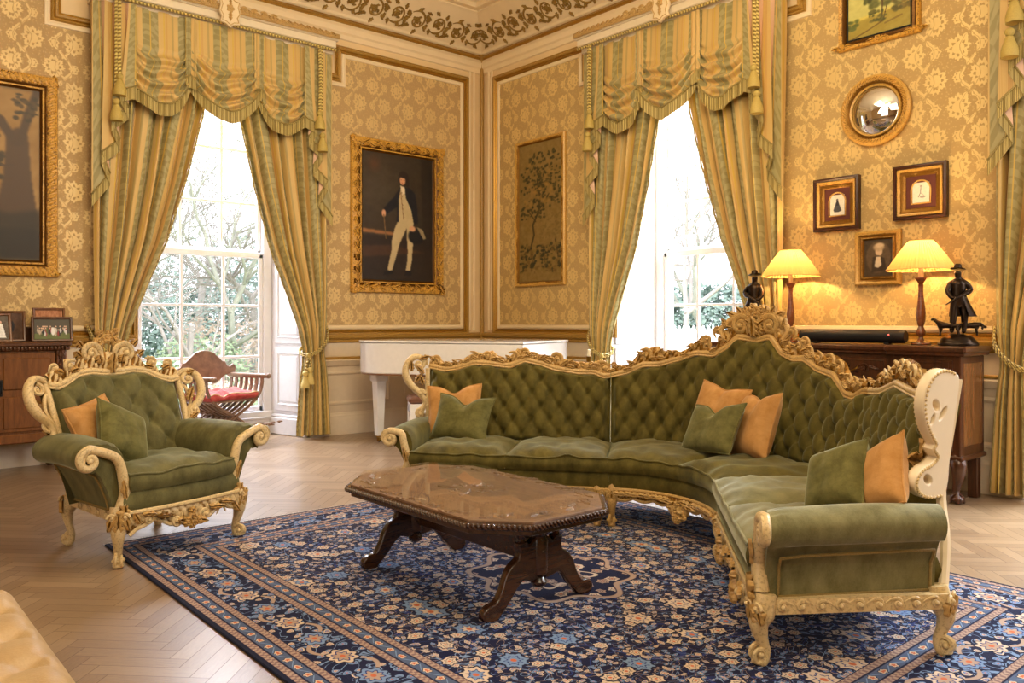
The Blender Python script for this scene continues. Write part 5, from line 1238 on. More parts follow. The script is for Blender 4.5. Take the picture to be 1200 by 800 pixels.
pillow(so(2.14, .50, .655), sn(2.0, .25, .4), U, .60, .32, .13, CUSHT, 'tan velvet cushion leaning by the near wing of the corner sofa', chop=.0)

# ------------------------------------------------------------------ buttoned leather ottoman, bottom left
def ottoman():
    o = empty('ottoman', (-.02, 2.42, 0), 0, 'tan buttoned leather ottoman cut off at bottom left corner', 'ottoman')
    L = velvet('tan_leather', C(162, 130, 88), C(194, 162, 116), 5, .1, bump=.3); L.node_tree.nodes['Principled BSDF'].inputs['Roughness'].default_value = .38; L.node_tree.nodes['Principled BSDF'].inputs['Specular IOR Level'].default_value = .5
    hx, hy = .52, .68; m = MB()
    def f(u, v):
        a, b = 2*u-1, 2*v-1; x, y = hx*a, hy*b; e = min(1-abs(a), 1.3*(1-abs(b)))
        ex = (1-abs(a))*hx; ey = (1-abs(b))*hy; r = .07; dz = 0
        for q in (ex, ey):
            if q < r: dz += r-math.sqrt(max(0, r*r-(r-q)**2))
        return (x, y, .445-dz*.8+.032*(puff(x+.05, y+.09, .24, .12)-.6)*sm(0, .06, min(ex, ey)))
    m.grid(f, 80, 100); m.grid(lambda u, v: (hx*(-1+2*u), -hy, .12+.27*v), 8, 4); m.grid(lambda u, v: (hx*(-1+2*u), hy, .12+.27*v), 8, 4, flip=True); m.grid(lambda u, v: (hx, hy*(-1+2*u), .12+.27*v), 8, 4); m.grid(lambda u, v: (-hx, hy*(-1+2*u), .12+.27*v), 8, 4, flip=True)
    m.add([(-hx, -hy, .12), (hx, -hy, .12), (hx, hy, .12), (-hx, hy, .12)], [(0, 1, 2, 3)])
    m.build('upholstery', L, o, ang=60)
    p = MB(); p.tube([(-hx, -hy, .385), (hx, -hy, .385), (hx, hy, .385), (-hx, hy, .385)], .008, 6, closed=True); p.build('piping', L, o)
    for x in (-1, 1):
        for y in (-1, 1): g = MB(); g.lathe([(.02, 0), (.035, .02), (.04, .05), (.03, .08), (.035, .12)], (x*.44, y*.6, 0), 14); g.build('bun_foot', WT, o)
ottoman()
# ------------------------------------------------------------------ sideboards, piano, chair in the window bay
MAH = wood('dark_mahogany', C(38, 18, 10), C(92, 50, 26), 4, (8, 8, 1), .28, .5); MAHP = wood('figured_mahogany', C(84, 52, 28), C(140, 92, 50), 3, (6, 6, 1), .25, .5)
OAK = wood('golden_oak', C(84, 48, 20), C(134, 84, 40), 4, (7, 7, 1), .35, .4); OAKD = wood('dark_oak', C(60, 34, 16), C(104, 62, 30), 4, (7, 7, 1), .4, .3)
BRASS = plain('aged_brass', C(170, 130, 60), .3, 1, nz=.1); BLK = plain('matt_black', C(16, 15, 16), .6); WPNO = plain('white_lacquer', C(232, 228, 224), .12, nz=.01); BRNZ = plain('dark_bronze', C(52, 40, 30), .3, .85, nz=.25, ns=40)
def sideboard():
    # local x runs along the wall (towards the viewer's right), y out from the wall... built in world axes round the root
    R0 = empty('sideboard', (6.47, 3.41, 0), 0, 'dark mahogany sideboard with carved drawers standing behind the corner sofa', 'sideboard')
    xf, xb, hy, z0, z1 = -.28, .16, 1.10, .34, 1.06
    b = MB(); b.box(xf+.03, xb, -hy, hy, z0, z1, .006); b.box(xf, xf+.04, -hy, -.62, z0, z1, .006); b.box(xf, xf+.04, .62, hy, z0, z1, .006); b.build('carcass', MAH, R0, smooth=False)
    t = MB(); prof = [(0, 0), (.012, .012), (.03, .02), (.035, .04), (.022, .052), (.04, .06), (.042, .074), (0, .074)]
    t.box(xf-.035, xb+.01, -hy-.035, -.58, z1, z1+.028, .008); t.box(xf-.05, xb+.01, -hy-.05, -.57, z1+.024, z1+.07, .012); t.box(xf-.0, xb+.01, -.60, .60, z1, z1+.028, .008); t.box(xf-.015, xb+.01, -.60, .60, z1+.024, z1+.07, .012)
    t.box(xf-.035, xb+.01, .58, hy+.035, z1, z1+.028, .008); t.box(xf-.05, xb+.01, .57, hy+.05, z1+.024, z1+.07, .012); t.build('top', MAH, R0, smooth=False)
    for sy in (-1, 1): s = MB(); s.box(xf+.05, xb-.05, sy*hy-.006, sy*hy+.006, z0+.07, z1-.05, .004); s.build('side_panel', MAHP, R0, smooth=False)
    for (ya, yb, xo) in ((-hy+.05, -.66, 0), (-.57, -.02, .03), (.02, .57, .03), (.66, hy-.05, 0)):
        d = MB(); d.box(xf+xo-.014, xf+xo+.01, ya, yb, z1-.20, z1-.03, .005); o = d.build('drawer', MAH, R0, smooth=False)
        c = MB(); yc = (ya+yb)/2
        for k in (-1, 1):
            fr = frame((xf+xo-.016, yc, z1-.115), (0, k, 0), z=(-1, 0, 0)); scroll(c, fr @ T(.10, 0, 0), .035, 1.4, PI*.5, -1, .008, .005, tail=.05); leaf(c, fr @ T(.02, -.02, 0) @ RZ(.3), .09, .04, 0, 3, .008); leaf(c, fr @ T(.14, .02, 0) @ RZ(-.3), .08, .03, 0, 3, .008)
        c.tube([(xf+xo-.015, ya+.025, z1-.18), (xf+xo-.015, yb-.025, z1-.18), (xf+xo-.015, yb-.025, z1-.05), (xf+xo-.015, ya+.025, z1-.05)], .005, 5, closed=True); c.build('carving', MAH, o)
        h = MB(); 
        h.tube(curve([(xf+xo-.018, yc-.05, z1-.10), (xf+xo-.04, yc-.045, z1-.115), (xf+xo-.045, yc, z1-.135), (xf+xo-.04, yc+.045, z1-.115), (xf+xo-.018, yc+.05, z1-.10)], 4), .006, 6); h.build('handle', BRASS, o)
        d = MB(); d.box(xf+xo-.012, xf+xo+.01, ya, yb, z0+.04, z1-.23, .005); d.tube([(xf+xo-.014, ya+.05, z0+.09), (xf+xo-.014, yb-.05, z0+.09), (xf+xo-.014, yb-.05, z1-.28), (xf+xo-.014, ya+.05, z1-.28)], .009, 6, closed=True); d.build('door', MAH, R0, smooth=False)
    p = MB(); p.box(xf-.02, xb, -hy-.02, hy+.02, z0-.03, z0+.005, .008); p.build('plinth_moulding', MAH, R0, smooth=False)
    for sy in (-1, 1):
        l = MB(); pts = curve([(xf+.05, sy*(hy-.05), z0), (xf+.02, sy*(hy-.02), z0-.07), (xf+.03, sy*(hy-.03), z0-.16), (xf+.05, sy*(hy-.05), .09), (xf+.04, sy*(hy-.04), .03)], 4); l.tube(pts, [.05, .058, .045, .03, .024, .03], 12); l.ball((xf+.03, sy*(hy-.03), .032), (.042, .042, .032), 12, 7)
        for k in range(4): a = k*PI/2+.4; l.tube(curve([(xf+.035, sy*(hy-.035), .085), (xf+.035+.035*math.cos(a), sy*(hy-.035)+.035*math.sin(a), .05), (xf+.035+.042*math.cos(a), sy*(hy-.035)+.042*math.sin(a), .008)], 3), [.012, .009], 6)
        l.build('leg', MAH, R0); l = MB(); l.box(xb-.09, xb-.02, sy*(hy-.05)-.035, sy*(hy-.05)+.035, 0, z0, .005); l.build('leg', MAH, R0, smooth=False)
sideboard()
ST = 1.131
def table_lamp(x, y, label):
    R0 = empty('table_lamp', (x, y, ST), 0, label, 'lamp', 'lamps on the dark sideboard')
    b = MB(); b.lathe([(.07, 0), (.075, .006), (.07, .016), (.05, .022), (.03, .03), (.018, .045), (.016, .06), (.03, .075), (.034, .10), (.024, .125), (.018, .14), (.024, .155), (.032, .19), (.034, .24), (.028, .30), (.020, .37), (.017, .43), (.020, .46), (.015, .465), (.03, .49), (.042, .51), (.042, .515)], (0, 0, 0), 24); b.build('turned_stem', wood('lamp_walnut', C(84, 40, 18), C(150, 84, 40), 8, (1, 1, 4), .25, .6), R0)
    c = MB(); c.lathe([(.018, .512), (.020, .52), (.017, .60)], (0, 0, 0), 14); o = c.build('candle_tube', plain('ivory_tube', C(250, 236, 200), .4), R0)
    M_ = Mat('pleated_shade'); tr = M_.n.new('ShaderNodeBsdfTranslucent'); tr.inputs[0].default_value = C(246, 200, 120); df = M_.n.new('ShaderNodeBsdfDiffuse'); df.inputs[0].default_value = C(226, 178, 104); mx = M_.n.new('ShaderNodeMixShader'); mx.inputs[0].default_value = .15
    M_.nt.links.new(df.outputs[0], mx.inputs[1]); M_.nt.links.new(tr.outputs[0], mx.inputs[2]); M_.nt.links.new(mx.outputs[0], M_.out.inputs[0])
    s = MB(); NP = 54
    def sh(u, v):
        r = .085+(.245-.085)*(v**.9); r *= 1+.014*math.cos(2*PI*NP*u)+.004*math.sin(2*PI*11*u); return (r*math.cos(2*PI*u), r*math.sin(2*PI*u), .80-.225*v)
    s.grid(sh, NP*6, 8, cu=True); o = s.build('lamp_shade', M_.m, R0, ang=180)
    r = MB(); r.tube([(.246*math.cos(a), .246*math.sin(a), .575) for a in [2*PI*k/40 for k in range(40)]], .004, 6, closed=True); r.tube([(.086*math.cos(a), .086*math.sin(a), .80) for a in [2*PI*k/30 for k in range(30)]], .004, 6, closed=True); r.build('shade_rim', plain('shade_trim', C(214, 164, 92), .6), o)
    bm_ = Mat('bulb'); bm_.set(Emission_Color=(1, .72, .38, 1), Emission_Strength=9.0)
    q = MB(); q.ball((0, 0, .645), (.022, .022, .034), 10, 8); q.build('bulb', bm_.m, R0)
    l = bpy.data.lights.new('lamp_bulb', 'POINT'); l.energy = 13; l.color = (1, .66, .30); l.shadow_soft_size = .03; lo = bpy.data.objects.new('lamp_bulb', l); col.objects.link(lo); lo.parent = R0; lo.location = (0, 0, .70)
table_lamp(6.47, 3.80, 'lit table lamp with pleated shade behind the crest of the sofa'); table_lamp(6.47, 2.70, 'lit table lamp with pleated shade beside the hunter with dogs')
m = MB(); 
def soundbar():
    R0 = empty('soundbar', (6.44, 3.24, ST), 0, 'long black cloth covered soundbar lying on the dark sideboard between the lamps', 'speaker')
    m = MB(T(0, 0, .062) @ RX(PI/2)); m.lathe([(.044, -.44), (.052, -.43), (.054, -.40), (.054, .40), (.052, .43), (.044, .44)], (0, 0, 0), 22, sy=1.0); m.build('speaker_body', BLK, R0)
    for y in (-.3, .3): f = MB(); f.box(-.035, .035, y-.02, y+.02, 0, .014, .003); f.build('foot', BLK, R0, smooth=False)
    e = Mat('red_led'); e.set(Emission_Color=(1, .03, .02, 1), Emission_Strength=3.0); q = MB(); q.ball((-.054, -.33, .075), .005, 8, 5); q.build('status_light', e.m, R0)
soundbar()
def hunter(x, y, rz, label, mirror=1, sc_=1.0):
    """bronze huntsman in coat and hat with a gun and two pointers, on a rocky oval base"""
    R0 = empty('bronze_statuette', (x, y, ST), rz, label, 'statue', 'bronze huntsmen on the dark sideboard'); R0.scale = (sc_*mirror, sc_, sc_)
    b = MB(); b.lathe([(.118, 0), (.122, .012), (.116, .022), (.114, .026)], (0, 0, 0), 32, sx=1.15, sy=.75)
    def rock(u, v):
        a = 2*PI*u; r = (1-v); rr = .112*(1-.92*v**1.5); h = .026+.062*math.sin(PI/2*v)+.010*noise.noise(Vector((math.cos(a)*2*r, math.sin(a)*2*r, v*3))); return (rr*1.15*math.cos(a), rr*.75*math.sin(a), h)
    b.grid(rock, 32, 10, cu=True); b.build('base', BRNZ, R0, ang=50)
    # body: pelvis root
    v = [(0, 0, .34), (.0, 0, .39), (.0, .0, .44), (.0, 0, .475), (.0, .0, .50), (-.004, -.004, .53), (-.004, -.006, .552),
         (-.025, -.01, .30), (-.035, -.02, .21), (-.048, -.025, .115), (-.052, -.052, .098), (.030, .0, .30), (.040, -.01, .21), (.038, .0, .12), (.03, -.03, .10),
         (-.052, 0, .458), (-.075, -.015, .40), (-.055, -.05, .355), (-.03, -.066, .35), (.052, .0, .46), (.085, .0, .41), (.055, -.045, .385), (.02, -.06, .385)]
    e = [(0, 1), (1, 2), (2, 3), (3, 4), (4, 5), (5, 6), (0, 7), (7, 8), (8, 9), (9, 10), (0, 11), (11, 12), (12, 13), (13, 14), (3, 15), (15, 16), (16, 17), (17, 18), (3, 19), (19, 20), (20, 21), (21, 22)]
    r = [(.050, .042), (.046, .038), (.056, .04), (.042, .034), (.018, .018), (.028, .030), (.026, .029), .034, .027, .019, .014, .034, .027, .019, .014, .026, .022, .017, .013, .026, .022, .017, .013]
    vs, fs = skin(v, e, r, 2); m = MB(); m.mesh(vs, fs); m.build('huntsman', BRNZ, R0, ang=180)
    c = MB()
    def coat(u, vv):
        a = PI*.5+.35+(2*PI-.7)*u; a2 = a+PI; rr = .052+.040*vv**1.2+.006*math.sin(a*5)*vv; return (rr*math.cos(a-PI)+.034*vv, rr*.85*math.sin(a-PI)+.03*vv, .375-.16*vv)
    c.grid(coat, 30, 10); c.grid(lambda u, w_: tuple(Vector(coat(u, w_))*1.0+Vector((0, 0, 0))-Vector((coat(u, w_)[0], coat(u, w_)[1], 0))*.06), 30, 10, flip=True)
    c.lathe([(.054, 0), (.056, .01), (.050, .05), (.058, .085), (.050, .115), (.02, .13)], (0, .004, .365), 18, sx=1.05, sy=.85); c.build('coat', BRNZ, R0, ang=60)
    h = MB(T(-.004, -.006, .568) @ RX(-.12) @ RY(.08)); h.lathe([(.004, -.004), (.050, -.006), (.056, -.002), (.050, .004), (.027, .006), (.026, .026), (.020, .036), (.004, .038)], (0, 0, 0), 18, sy=.85); h.build('hat', BRNZ, R0)
    g = MB(); g.tube([(.06, -.05, .41), (.03, -.066, .385), (-.05, -.085, .335), (-.10, -.10, .300)], [.013, .010, .006, .0045], 7); g.build('gun', BRNZ, R0)
    for (dx, dy, rot, hd) in ((-.065, -.035, 2.7, .02), (.065, .03, -.2, -.035)):
        f = 1
        v = [(0, 0, .075), (.035, 0, .078), (.062, 0, .082), (.085, 0, .098+hd*.3), (.103, 0, .104+hd), (.128, 0, .098+hd), (-.035, 0, .072), (-.055, 0, .078), (-.085, 0, .094), (-.11, 0, .11),
             (.058, .013, .045), (.060, .013, .02), (.064, .013, .0), (.058, -.013, .045), (.066, -.013, .024), (.064, -.013, .0), (-.052, .014, .05), (-.064, .014, .028), (-.055, .014, .0), (-.052, -.014, .05), (-.060, -.014, .028), (-.066, -.014, .0)]
        e = [(0, 1), (1, 2), (2, 3), (3, 4), (4, 5), (0, 6), (6, 7), (7, 8), (8, 9), (2, 10), (10, 11), (11, 12), (2, 13), (13, 14), (14, 15), (7, 16), (16, 17), (17, 18), (7, 19), (19, 20), (20, 21)]
        r = [.021, .026, .024, .015, .013, .008, .014, .015, .004, .002, .009, .006, .006, .009, .006, .006, .011, .006, .006, .011, .006, .006]
        vs, fs = skin(v, e, r, 2); d = MB(T(dx, dy, .072) @ RZ(rot)); d.mesh(vs, fs); d.tube([(.10, .012, .108+hd), (.098, .016, .09+hd), (.1, .015, .082+hd)], [.005, .008, .004], 6); d.tube([(.10, -.012, .108+hd), (.098, -.016, .09+hd), (.1, -.015, .082+hd)], [.005, .008, .004], 6); d.build('dog', BRNZ, R0, ang=180)
hunter(6.44, 2.42, -PI/2+.55, 'bronze huntsman with gun and two dogs at right end of the dark sideboard')
hunter(6.44, 4.14, -PI/2+.25, 'bronze figure in a hat half hidden behind the peak of the sofa crest', -1, 1.06)

def left_sideboard():
    R0 = empty('carved_cabinet', (.86, 8.22, 0), 0, 'golden oak cabinet with dark carved pilasters against wall at far left', 'cabinet')
    hx, y0, y1, z0, z1 = .84, -.24, .24, .30, 1.06
    b = MB(); b.box(-hx, hx, y0+.02, y1, z0, z1, .006); b.box(-hx-.01, hx+.01, y0-.005, y1, z0-.03, z0+.05, .01); b.build('carcass', OAK, R0, smooth=False)
    t = MB(); t.box(-hx-.03, hx+.03, y0-.04, y1, z1+.035, z1+.075, .01); t.box(-hx-.02, hx+.02, y0-.015, y1, z1, z1+.04, .006)
    for k in range(60): x = -hx+.014+k*(2*hx-.028)/59; t.ball((x, y0-.028, z1+.02), (.011, .012, .016), 6, 5)
    t.build('top', OAKD, R0, ang=30)
    g = MB(); g.box(-hx+.02, hx-.03, y1-.05, y1-.01, z1+.07, z1+.19, .006); g.box(-hx, hx-.0, y1-.06, y1, z1+.185, z1+.205, .005); g.build('gallery', OAKD, R0, smooth=False)
    for i, x in enumerate((-hx+.05, -.28, .28, hx-.05)):
        p = MB(); p.box(x-.035, x+.035, y0-.015, y0+.03, z0+.05, z1, .005)
        for q in range(8): leaf(p, frame((x, y0-.016, z0+.09+q*.085), (0, 0, 1), z=(0, -1, 0)), .085, .05, .006, 2, .010)
        p.build('pilaster', OAKD, R0, ang=40)
    for a, c in ((-hx+.09, -.32), (-.24, .24), (.32, hx-.09)):
        d = MB(); d.box(a, c, y0-.0, y0+.03, z0+.07, z1-.02, .005); o = d.build('door', OAK, R0, smooth=False)
        for z_ in (z0+.10, z0+.43): q = MB(); q.box(a+.035, c-.035, y0-.012, y0+.01, z_, z_+.27, .008); q.build('raised_panel', OAK, o, smooth=False)
        h = MB(); h.tube(curve([(a+.02, y0-.005, .80), (a+.02, y0-.035, .78), (a+.02, y0-.035, .72), (a+.02, y0-.005, .70)], 4), .006, 6); h.box(a+.008, a+.032, y0-.008, y0+.002, .68, .82, .002); h.build('handle', BLK, o)
    for sx in (-1, 1):
        for y in (y0+.05, y1-.05): l = MB(); l.lathe([(.02, 0), (.035, .015), (.04, .04), (.028, .07), (.022, .10), (.034, .15), (.04, .20), (.03, .24), (.036, .275)], (sx*(hx-.05), y, 0), 14); l.build('leg', OAKD, R0)
left_sideboard()
def raster_mat(name, rough=.45, spec=.3):
    M_ = Mat(name); a = M_.n.new('ShaderNodeVertexColor'); a.layer_name = 'paint'; M_.nt.links.new(a.outputs[0], M_.b.inputs['Base Color']); M_.set(Roughness=rough); nz = M_.noise(120, 3); M_.bump(nz, .15, .002); return M_.m
PAINT = raster_mat('painted_canvas'); PRINT = raster_mat('printed_paper', .6)
def canvas(name, m4, w_, h_, img, parent, mat=None):
    """flat picture: img is rows x cols x 3 (0..255), laid in the xy plane of m4 as vertex colours"""
    H, W, _ = img.shape; xs = np.linspace(-w_/2, w_/2, W); ys = np.linspace(h_/2, -h_/2, H)
    vs = [tuple(m4 @ Vector((x, y, 0))) for y in ys for x in xs]; fs = [(j*W+i, (j+1)*W+i, (j+1)*W+i+1, j*W+i+1) for j in range(H-1) for i in range(W-1)]
    me = bpy.data.meshes.new(name); me.from_pydata(vs, [], fs); me.materials.append(mat or PAINT)
    c = me.color_attributes.new('paint', 'FLOAT_COLOR', 'POINT'); a = img.reshape(-1, 3)/255.0; a = np.where(a <= .04045, a/12.92, ((a+.055)/1.055)**2.4); a = np.concatenate([a, np.ones((len(a), 1))], 1).astype(np.float32); c.data.foreach_set('color', a.ravel())
    o = bpy.data.objects.new(name, me); col.objects.link(o)
    if parent: o.parent = parent
    return o
class Img:
    def __init__(s, W, H, c): s.a = np.zeros((H, W, 3))+np.array(c, float); s.W, s.H = W, H; s.yy, s.xx = np.mgrid[0:H, 0:W]; s.x = s.xx/(W-1); s.y = s.yy/(H-1)*(H-1)/(W-1); s.r = np.random.RandomState(5); s.ar = (H-1)/(W-1)
    def blend(s, m, c, k=1): s.a = s.a*(1-m[..., None]*k)+np.array(c, float)*m[..., None]*k
    def poly(s, pts, c, soft=0, k=1):
        m = np.zeros(s.x.shape, bool); n = len(pts)
        for i in range(n):
            x1, y1 = pts[i]; x2, y2 = pts[(i+1) % n]
            if y1 == y2: continue
            q = ((y1 > s.y) != (y2 > s.y)) & (s.x < (x2-x1)*(s.y-y1)/(y2-y1)+x1); m ^= q
        m = m.astype(float)
        for _ in range(soft): m = (m+np.roll(m, 1, 0)+np.roll(m, -1, 0)+np.roll(m, 1, 1)+np.roll(m, -1, 1))/5
        s.blend(m, c, k)
    def ell(s, cx, cy, rx, ry, c, soft=.2, k=1): d = np.sqrt(((s.x-cx)/rx)**2+((s.y-cy)/ry)**2); s.blend(np.clip((1-d)/soft, 0, 1), c, k)
    def line(s, pts, w_, c, k=1):
        for (x1, y1), (x2, y2) in zip(pts, pts[1:]):
            dx, dy = x2-x1, y2-y1; t = np.clip(((s.x-x1)*dx+(s.y-y1)*dy)/(dx*dx+dy*dy+1e-9), 0, 1); d = np.hypot(s.x-x1-t*dx, s.y-y1-t*dy); s.blend(np.clip((w_-d)/(w_*.5), 0, 1), c, k)
    def mottle(s, amp, n=6, sc_=14):
        for q in range(n):
            k = sc_*(1.6**q); ph = s.r.rand(4)*9; s.a += amp/(1.3**q)*(np.sin(s.x*k+ph[0]+2*np.sin(s.y*k*.7+ph[1]))*np.sin(s.y*k*1.1+ph[2]+1.5*np.sin(s.x*k*.8+ph[3])))[..., None]
    def leaves(s, n, box, r, cols, k=.9):
        for i in range(n): x = box[0]+(box[2]-box[0])*s.r.rand(); y = box[1]+(box[3]-box[1])*s.r.rand(); s.ell(x, y, r*(.6+s.r.rand()), r*(.4+s.r.rand()*.7), cols[s.r.randint(len(cols))], .5, k)
    def out(s): return np.clip(s.a, 0, 255)
def small_frame(x, y, z, w_, h_, ang, img, label, fm, tilt=.22, back=.0):
    R0 = empty('photo_frame', (x, y, z), ang, label, 'photo frame', 'framed photographs on the oak cabinet'); M = RX(-tilt+PI/2) if 0 else Matrix.Identity(4)
    m4 = RX(PI/2-tilt) @ T(0, h_/2, 0)
    f = MB(m4); b = .022
    mitre(f, [(-w_/2, -h_/2), (w_/2, -h_/2), (w_/2, h_/2), (-w_/2, h_/2)], [(0, -.012), (0, .008), (.006, .014), (.016, .012), (b, .004), (b, 0)]); f.box(-w_/2, w_/2, -h_/2, h_/2, -.012, -.008); f.build('frame', fm, R0, ang=30)
    canvas('photograph', m4 @ T(0, 0, .001), w_-2*b, h_-2*b, img, R0, PRINT)
    s_ = MB(); s_.add([(-.02, h_*math.sin(tilt)*.6+.006, h_*.6), (.02, h_*math.sin(tilt)*.6+.006, h_*.6), (.03, h_*.45, 0), (-.03, h_*.45, 0), (-.02, h_*math.sin(tilt)*.6+.01, h_*.6), (.02, h_*math.sin(tilt)*.6+.01, h_*.6), (.03, h_*.45+.005, 0), (-.03, h_*.45+.005, 0)], [(0, 1, 2, 3), (7, 6, 5, 4), (0, 4, 5, 1), (2, 6, 7, 3), (0, 3, 7, 4), (1, 5, 6, 2)]); s_.build('strut', OAKD, R0, smooth=False)
TC = 1.135
im = Img(40, 56, (96, 84, 70)); im.poly([(.2, .5), (.35, .45), (.45, .5), (.45, 1.3), (.2, 1.3)], (18, 18, 22)); im.poly([(.5, .5), (.7, .5), (.85, 1.3), (.5, 1.3)], (235, 232, 226)); im.ell(.33, .36, .07, .09, (214, 170, 140)); im.ell(.6, .38, .07, .09, (220, 180, 150)); im.mottle(8); wed = im.out()
im = Img(80, 56, (84, 78, 66)); im.poly([(0, .5), (1, .5), (1, .7), (0, .7)], (104, 110, 62))
for i in range(34): q = im.r.rand(); c_ = [(190, 170, 150), (40, 40, 46), (150, 60, 60), (210, 206, 200), (96, 104, 60)][i % 5]; yy_ = .25+.06*(i % 3); im.ell(.08+.84*q, yy_+.14, .03, .10, c_); im.ell(.08+.84*q, yy_, .022, .028, (216, 178, 150))
im.ell(.52, .42, .06, .16, (235, 230, 224)); grp = im.out()
im = Img(60, 36, (170, 110, 70)); im.ell(.4, .3, .15, .15, (214, 150, 110)); im.ell(.65, .3, .12, .15, (60, 50, 60)); im.mottle(14); fam = im.out()
small_frame(1.20, 8.03, TC, .19, .25, .12, wed, 'framed wedding couple photograph at left of the oak cabinet', OAK)
small_frame(1.60, 8.05, TC, .32, .22, -.06, grp, 'framed photograph of a large group of people on the oak cabinet', OAKD)
small_frame(1.62, 8.27, TC, .26, .30, .0, fam, 'small orange toned framed photograph peeping over the group photograph', OAK, .12)
small_frame(1.28, 8.25, TC, .30, .27, .0, fam*.5, 'dark framed photograph behind the wedding photograph', OAK, .12)

# ------------------------------------------------------------------ white grand piano and stool
def piano():
    R0 = empty('grand_piano', (5.4, 7.1, 0), 0, 'white grand piano in the corner of the room behind the sofa', 'piano')
    pl = [(-.92, .50), (-.86, .28), (-.70, .0), (-.45, -.52), (-.12, -1.12), (.98, -.62), (.92, -.2), (.70, .30), (.35, .72), (-.1, .93), (-.58, .92), (-.84, .76)]
    pl2 = curve([(x, y, 0) for x, y in pl[:4]], 4)[:-1]+[Vector((x, y, 0)) for x, y in pl[3:6]]+curve([(x, y, 0) for x, y in pl[5:]]+[(pl[0][0], pl[0][1], 0)], 4)[1:-1]; pl2 = [(p.x, p.y) for p in pl2]
    b = MB(); b.prism(pl2, .76, 1.085, .01); b.build('case', WPNO, R0, ang=30)
    l = MB(); l.prism([(x*1.015+.0, y*1.012) for x, y in pl2], 1.09, 1.112, .006); l.build('lid', WPNO, R0, ang=30)
    g = MB(); g.prism([(x*.99, y*.99) for x, y in pl2], .745, .762); g.build('bottom_trim', plain('piano_trim_brown', C(120, 84, 56), .4), R0, ang=30)
    k = MB(); dx, dy = 1.10, .50; L = math.hypot(dx, dy); kk = frame((-.12, -1.12, .66), (dx, dy, 0), z=(0, 0, 1)); k.m = kk; k.box(.05, L-.05, -.14, .10, 0, .12, .01); k.build('keyboard_bed', WPNO, R0, smooth=False)
    ky = MB(kk); ky.box(.12, L-.12, -.145, -.02, .10, .128, .004); ky.build('keys', plain('ivory_keys', C(240, 236, 226), .3), R0, smooth=False)
    for x, y in ((-.70, .60), (-.05, -.92), (.80, -.48)):
        q = MB(); q.box(x-.075, x+.075, y-.075, y+.075, .66, .75, .01); q.add([(x+sx*.055, y+sy*.055, .67) for sx, sy in ((-1, -1), (1, -1), (1, 1), (-1, 1))]+[(x+sx*.034, y+sy*.034, .07) for sx, sy in ((-1, -1), (1, -1), (1, 1), (-1, 1))], [(0, 1, 5, 4), (1, 2, 6, 5), (2, 3, 7, 6), (3, 0, 4, 7), (0, 3, 2, 1), (4, 5, 6, 7)]); o = q.build('leg', WPNO, R0, smooth=False)
        c = MB(); c.lathe([(.02, .045), (.03, .05), (.03, .075)], (x, y, 0), 12); c.m = T(x, y+.0, .028) @ RY(PI/2); c.lathe([(.01, -.014), (.027, -.012), (.027, .012), (.01, .014)], (0, 0, 0), 14); c.build('caster', BRASS, o)
piano()
def stool():
    R0 = empty('piano_stool', (4.75, 6.72, 0), -.5, 'white piano stool with a brown seat under the piano', 'stool')
    s = MB(); s.box(-.27, .27, -.17, .17, .50, .57, .02); s.build('seat', plain('brown_leather', C(104, 66, 44), .45, nz=.15), R0, ang=40)
    a = MB(); a.box(-.26, .26, -.16, .16, .41, .50, .006); a.build('seat_frame', WPNO, R0, smooth=False)
    for x in (-1, 1):
        for y in (-1, 1): q = MB(); q.box(x*.23-.03, x*.23+.03, y*.13-.03, y*.13+.03, 0, .42, .006); q.build('leg', WPNO, R0, smooth=False)
stool()
def candle_stand():
    R0 = empty('candle_stand', (4.90, 4.72, 0), 0, 'brass stand with a short white candle just behind the sofa', 'candle stand')
    m = MB(); m.lathe([(.13, 0), (.135, .015), (.06, .04), (.022, .08), (.018, .3), (.028, .34), (.018, .38), (.014, .7), (.028, .78), (.014, .84), (.016, .93), (.05, .96), (.055, .97), (.02, .975), (.022, .99), (.026, 1.02)], (0, 0, 0), 20); m.build('stem', BRASS, R0)
    for a in (0, 2.1, 4.2):
        q = MB(); q.tube(curve([(0, 0, .86), (.05*math.cos(a), .05*math.sin(a), .82), (.12*math.cos(a), .12*math.sin(a), .86), (.13*math.cos(a), .13*math.sin(a), .93), (.10*math.cos(a), .10*math.sin(a), .96)], 4), .008, 6); q.build('arm', BRASS, R0)
    c = MB(); c.lathe([(.014, 1.02), (.016, 1.022), (.015, 1.075), (.004, 1.08)], (0, 0, 0), 14); c.build('candle', plain('wax', C(236, 222, 190), .5), R0)
candle_stand()
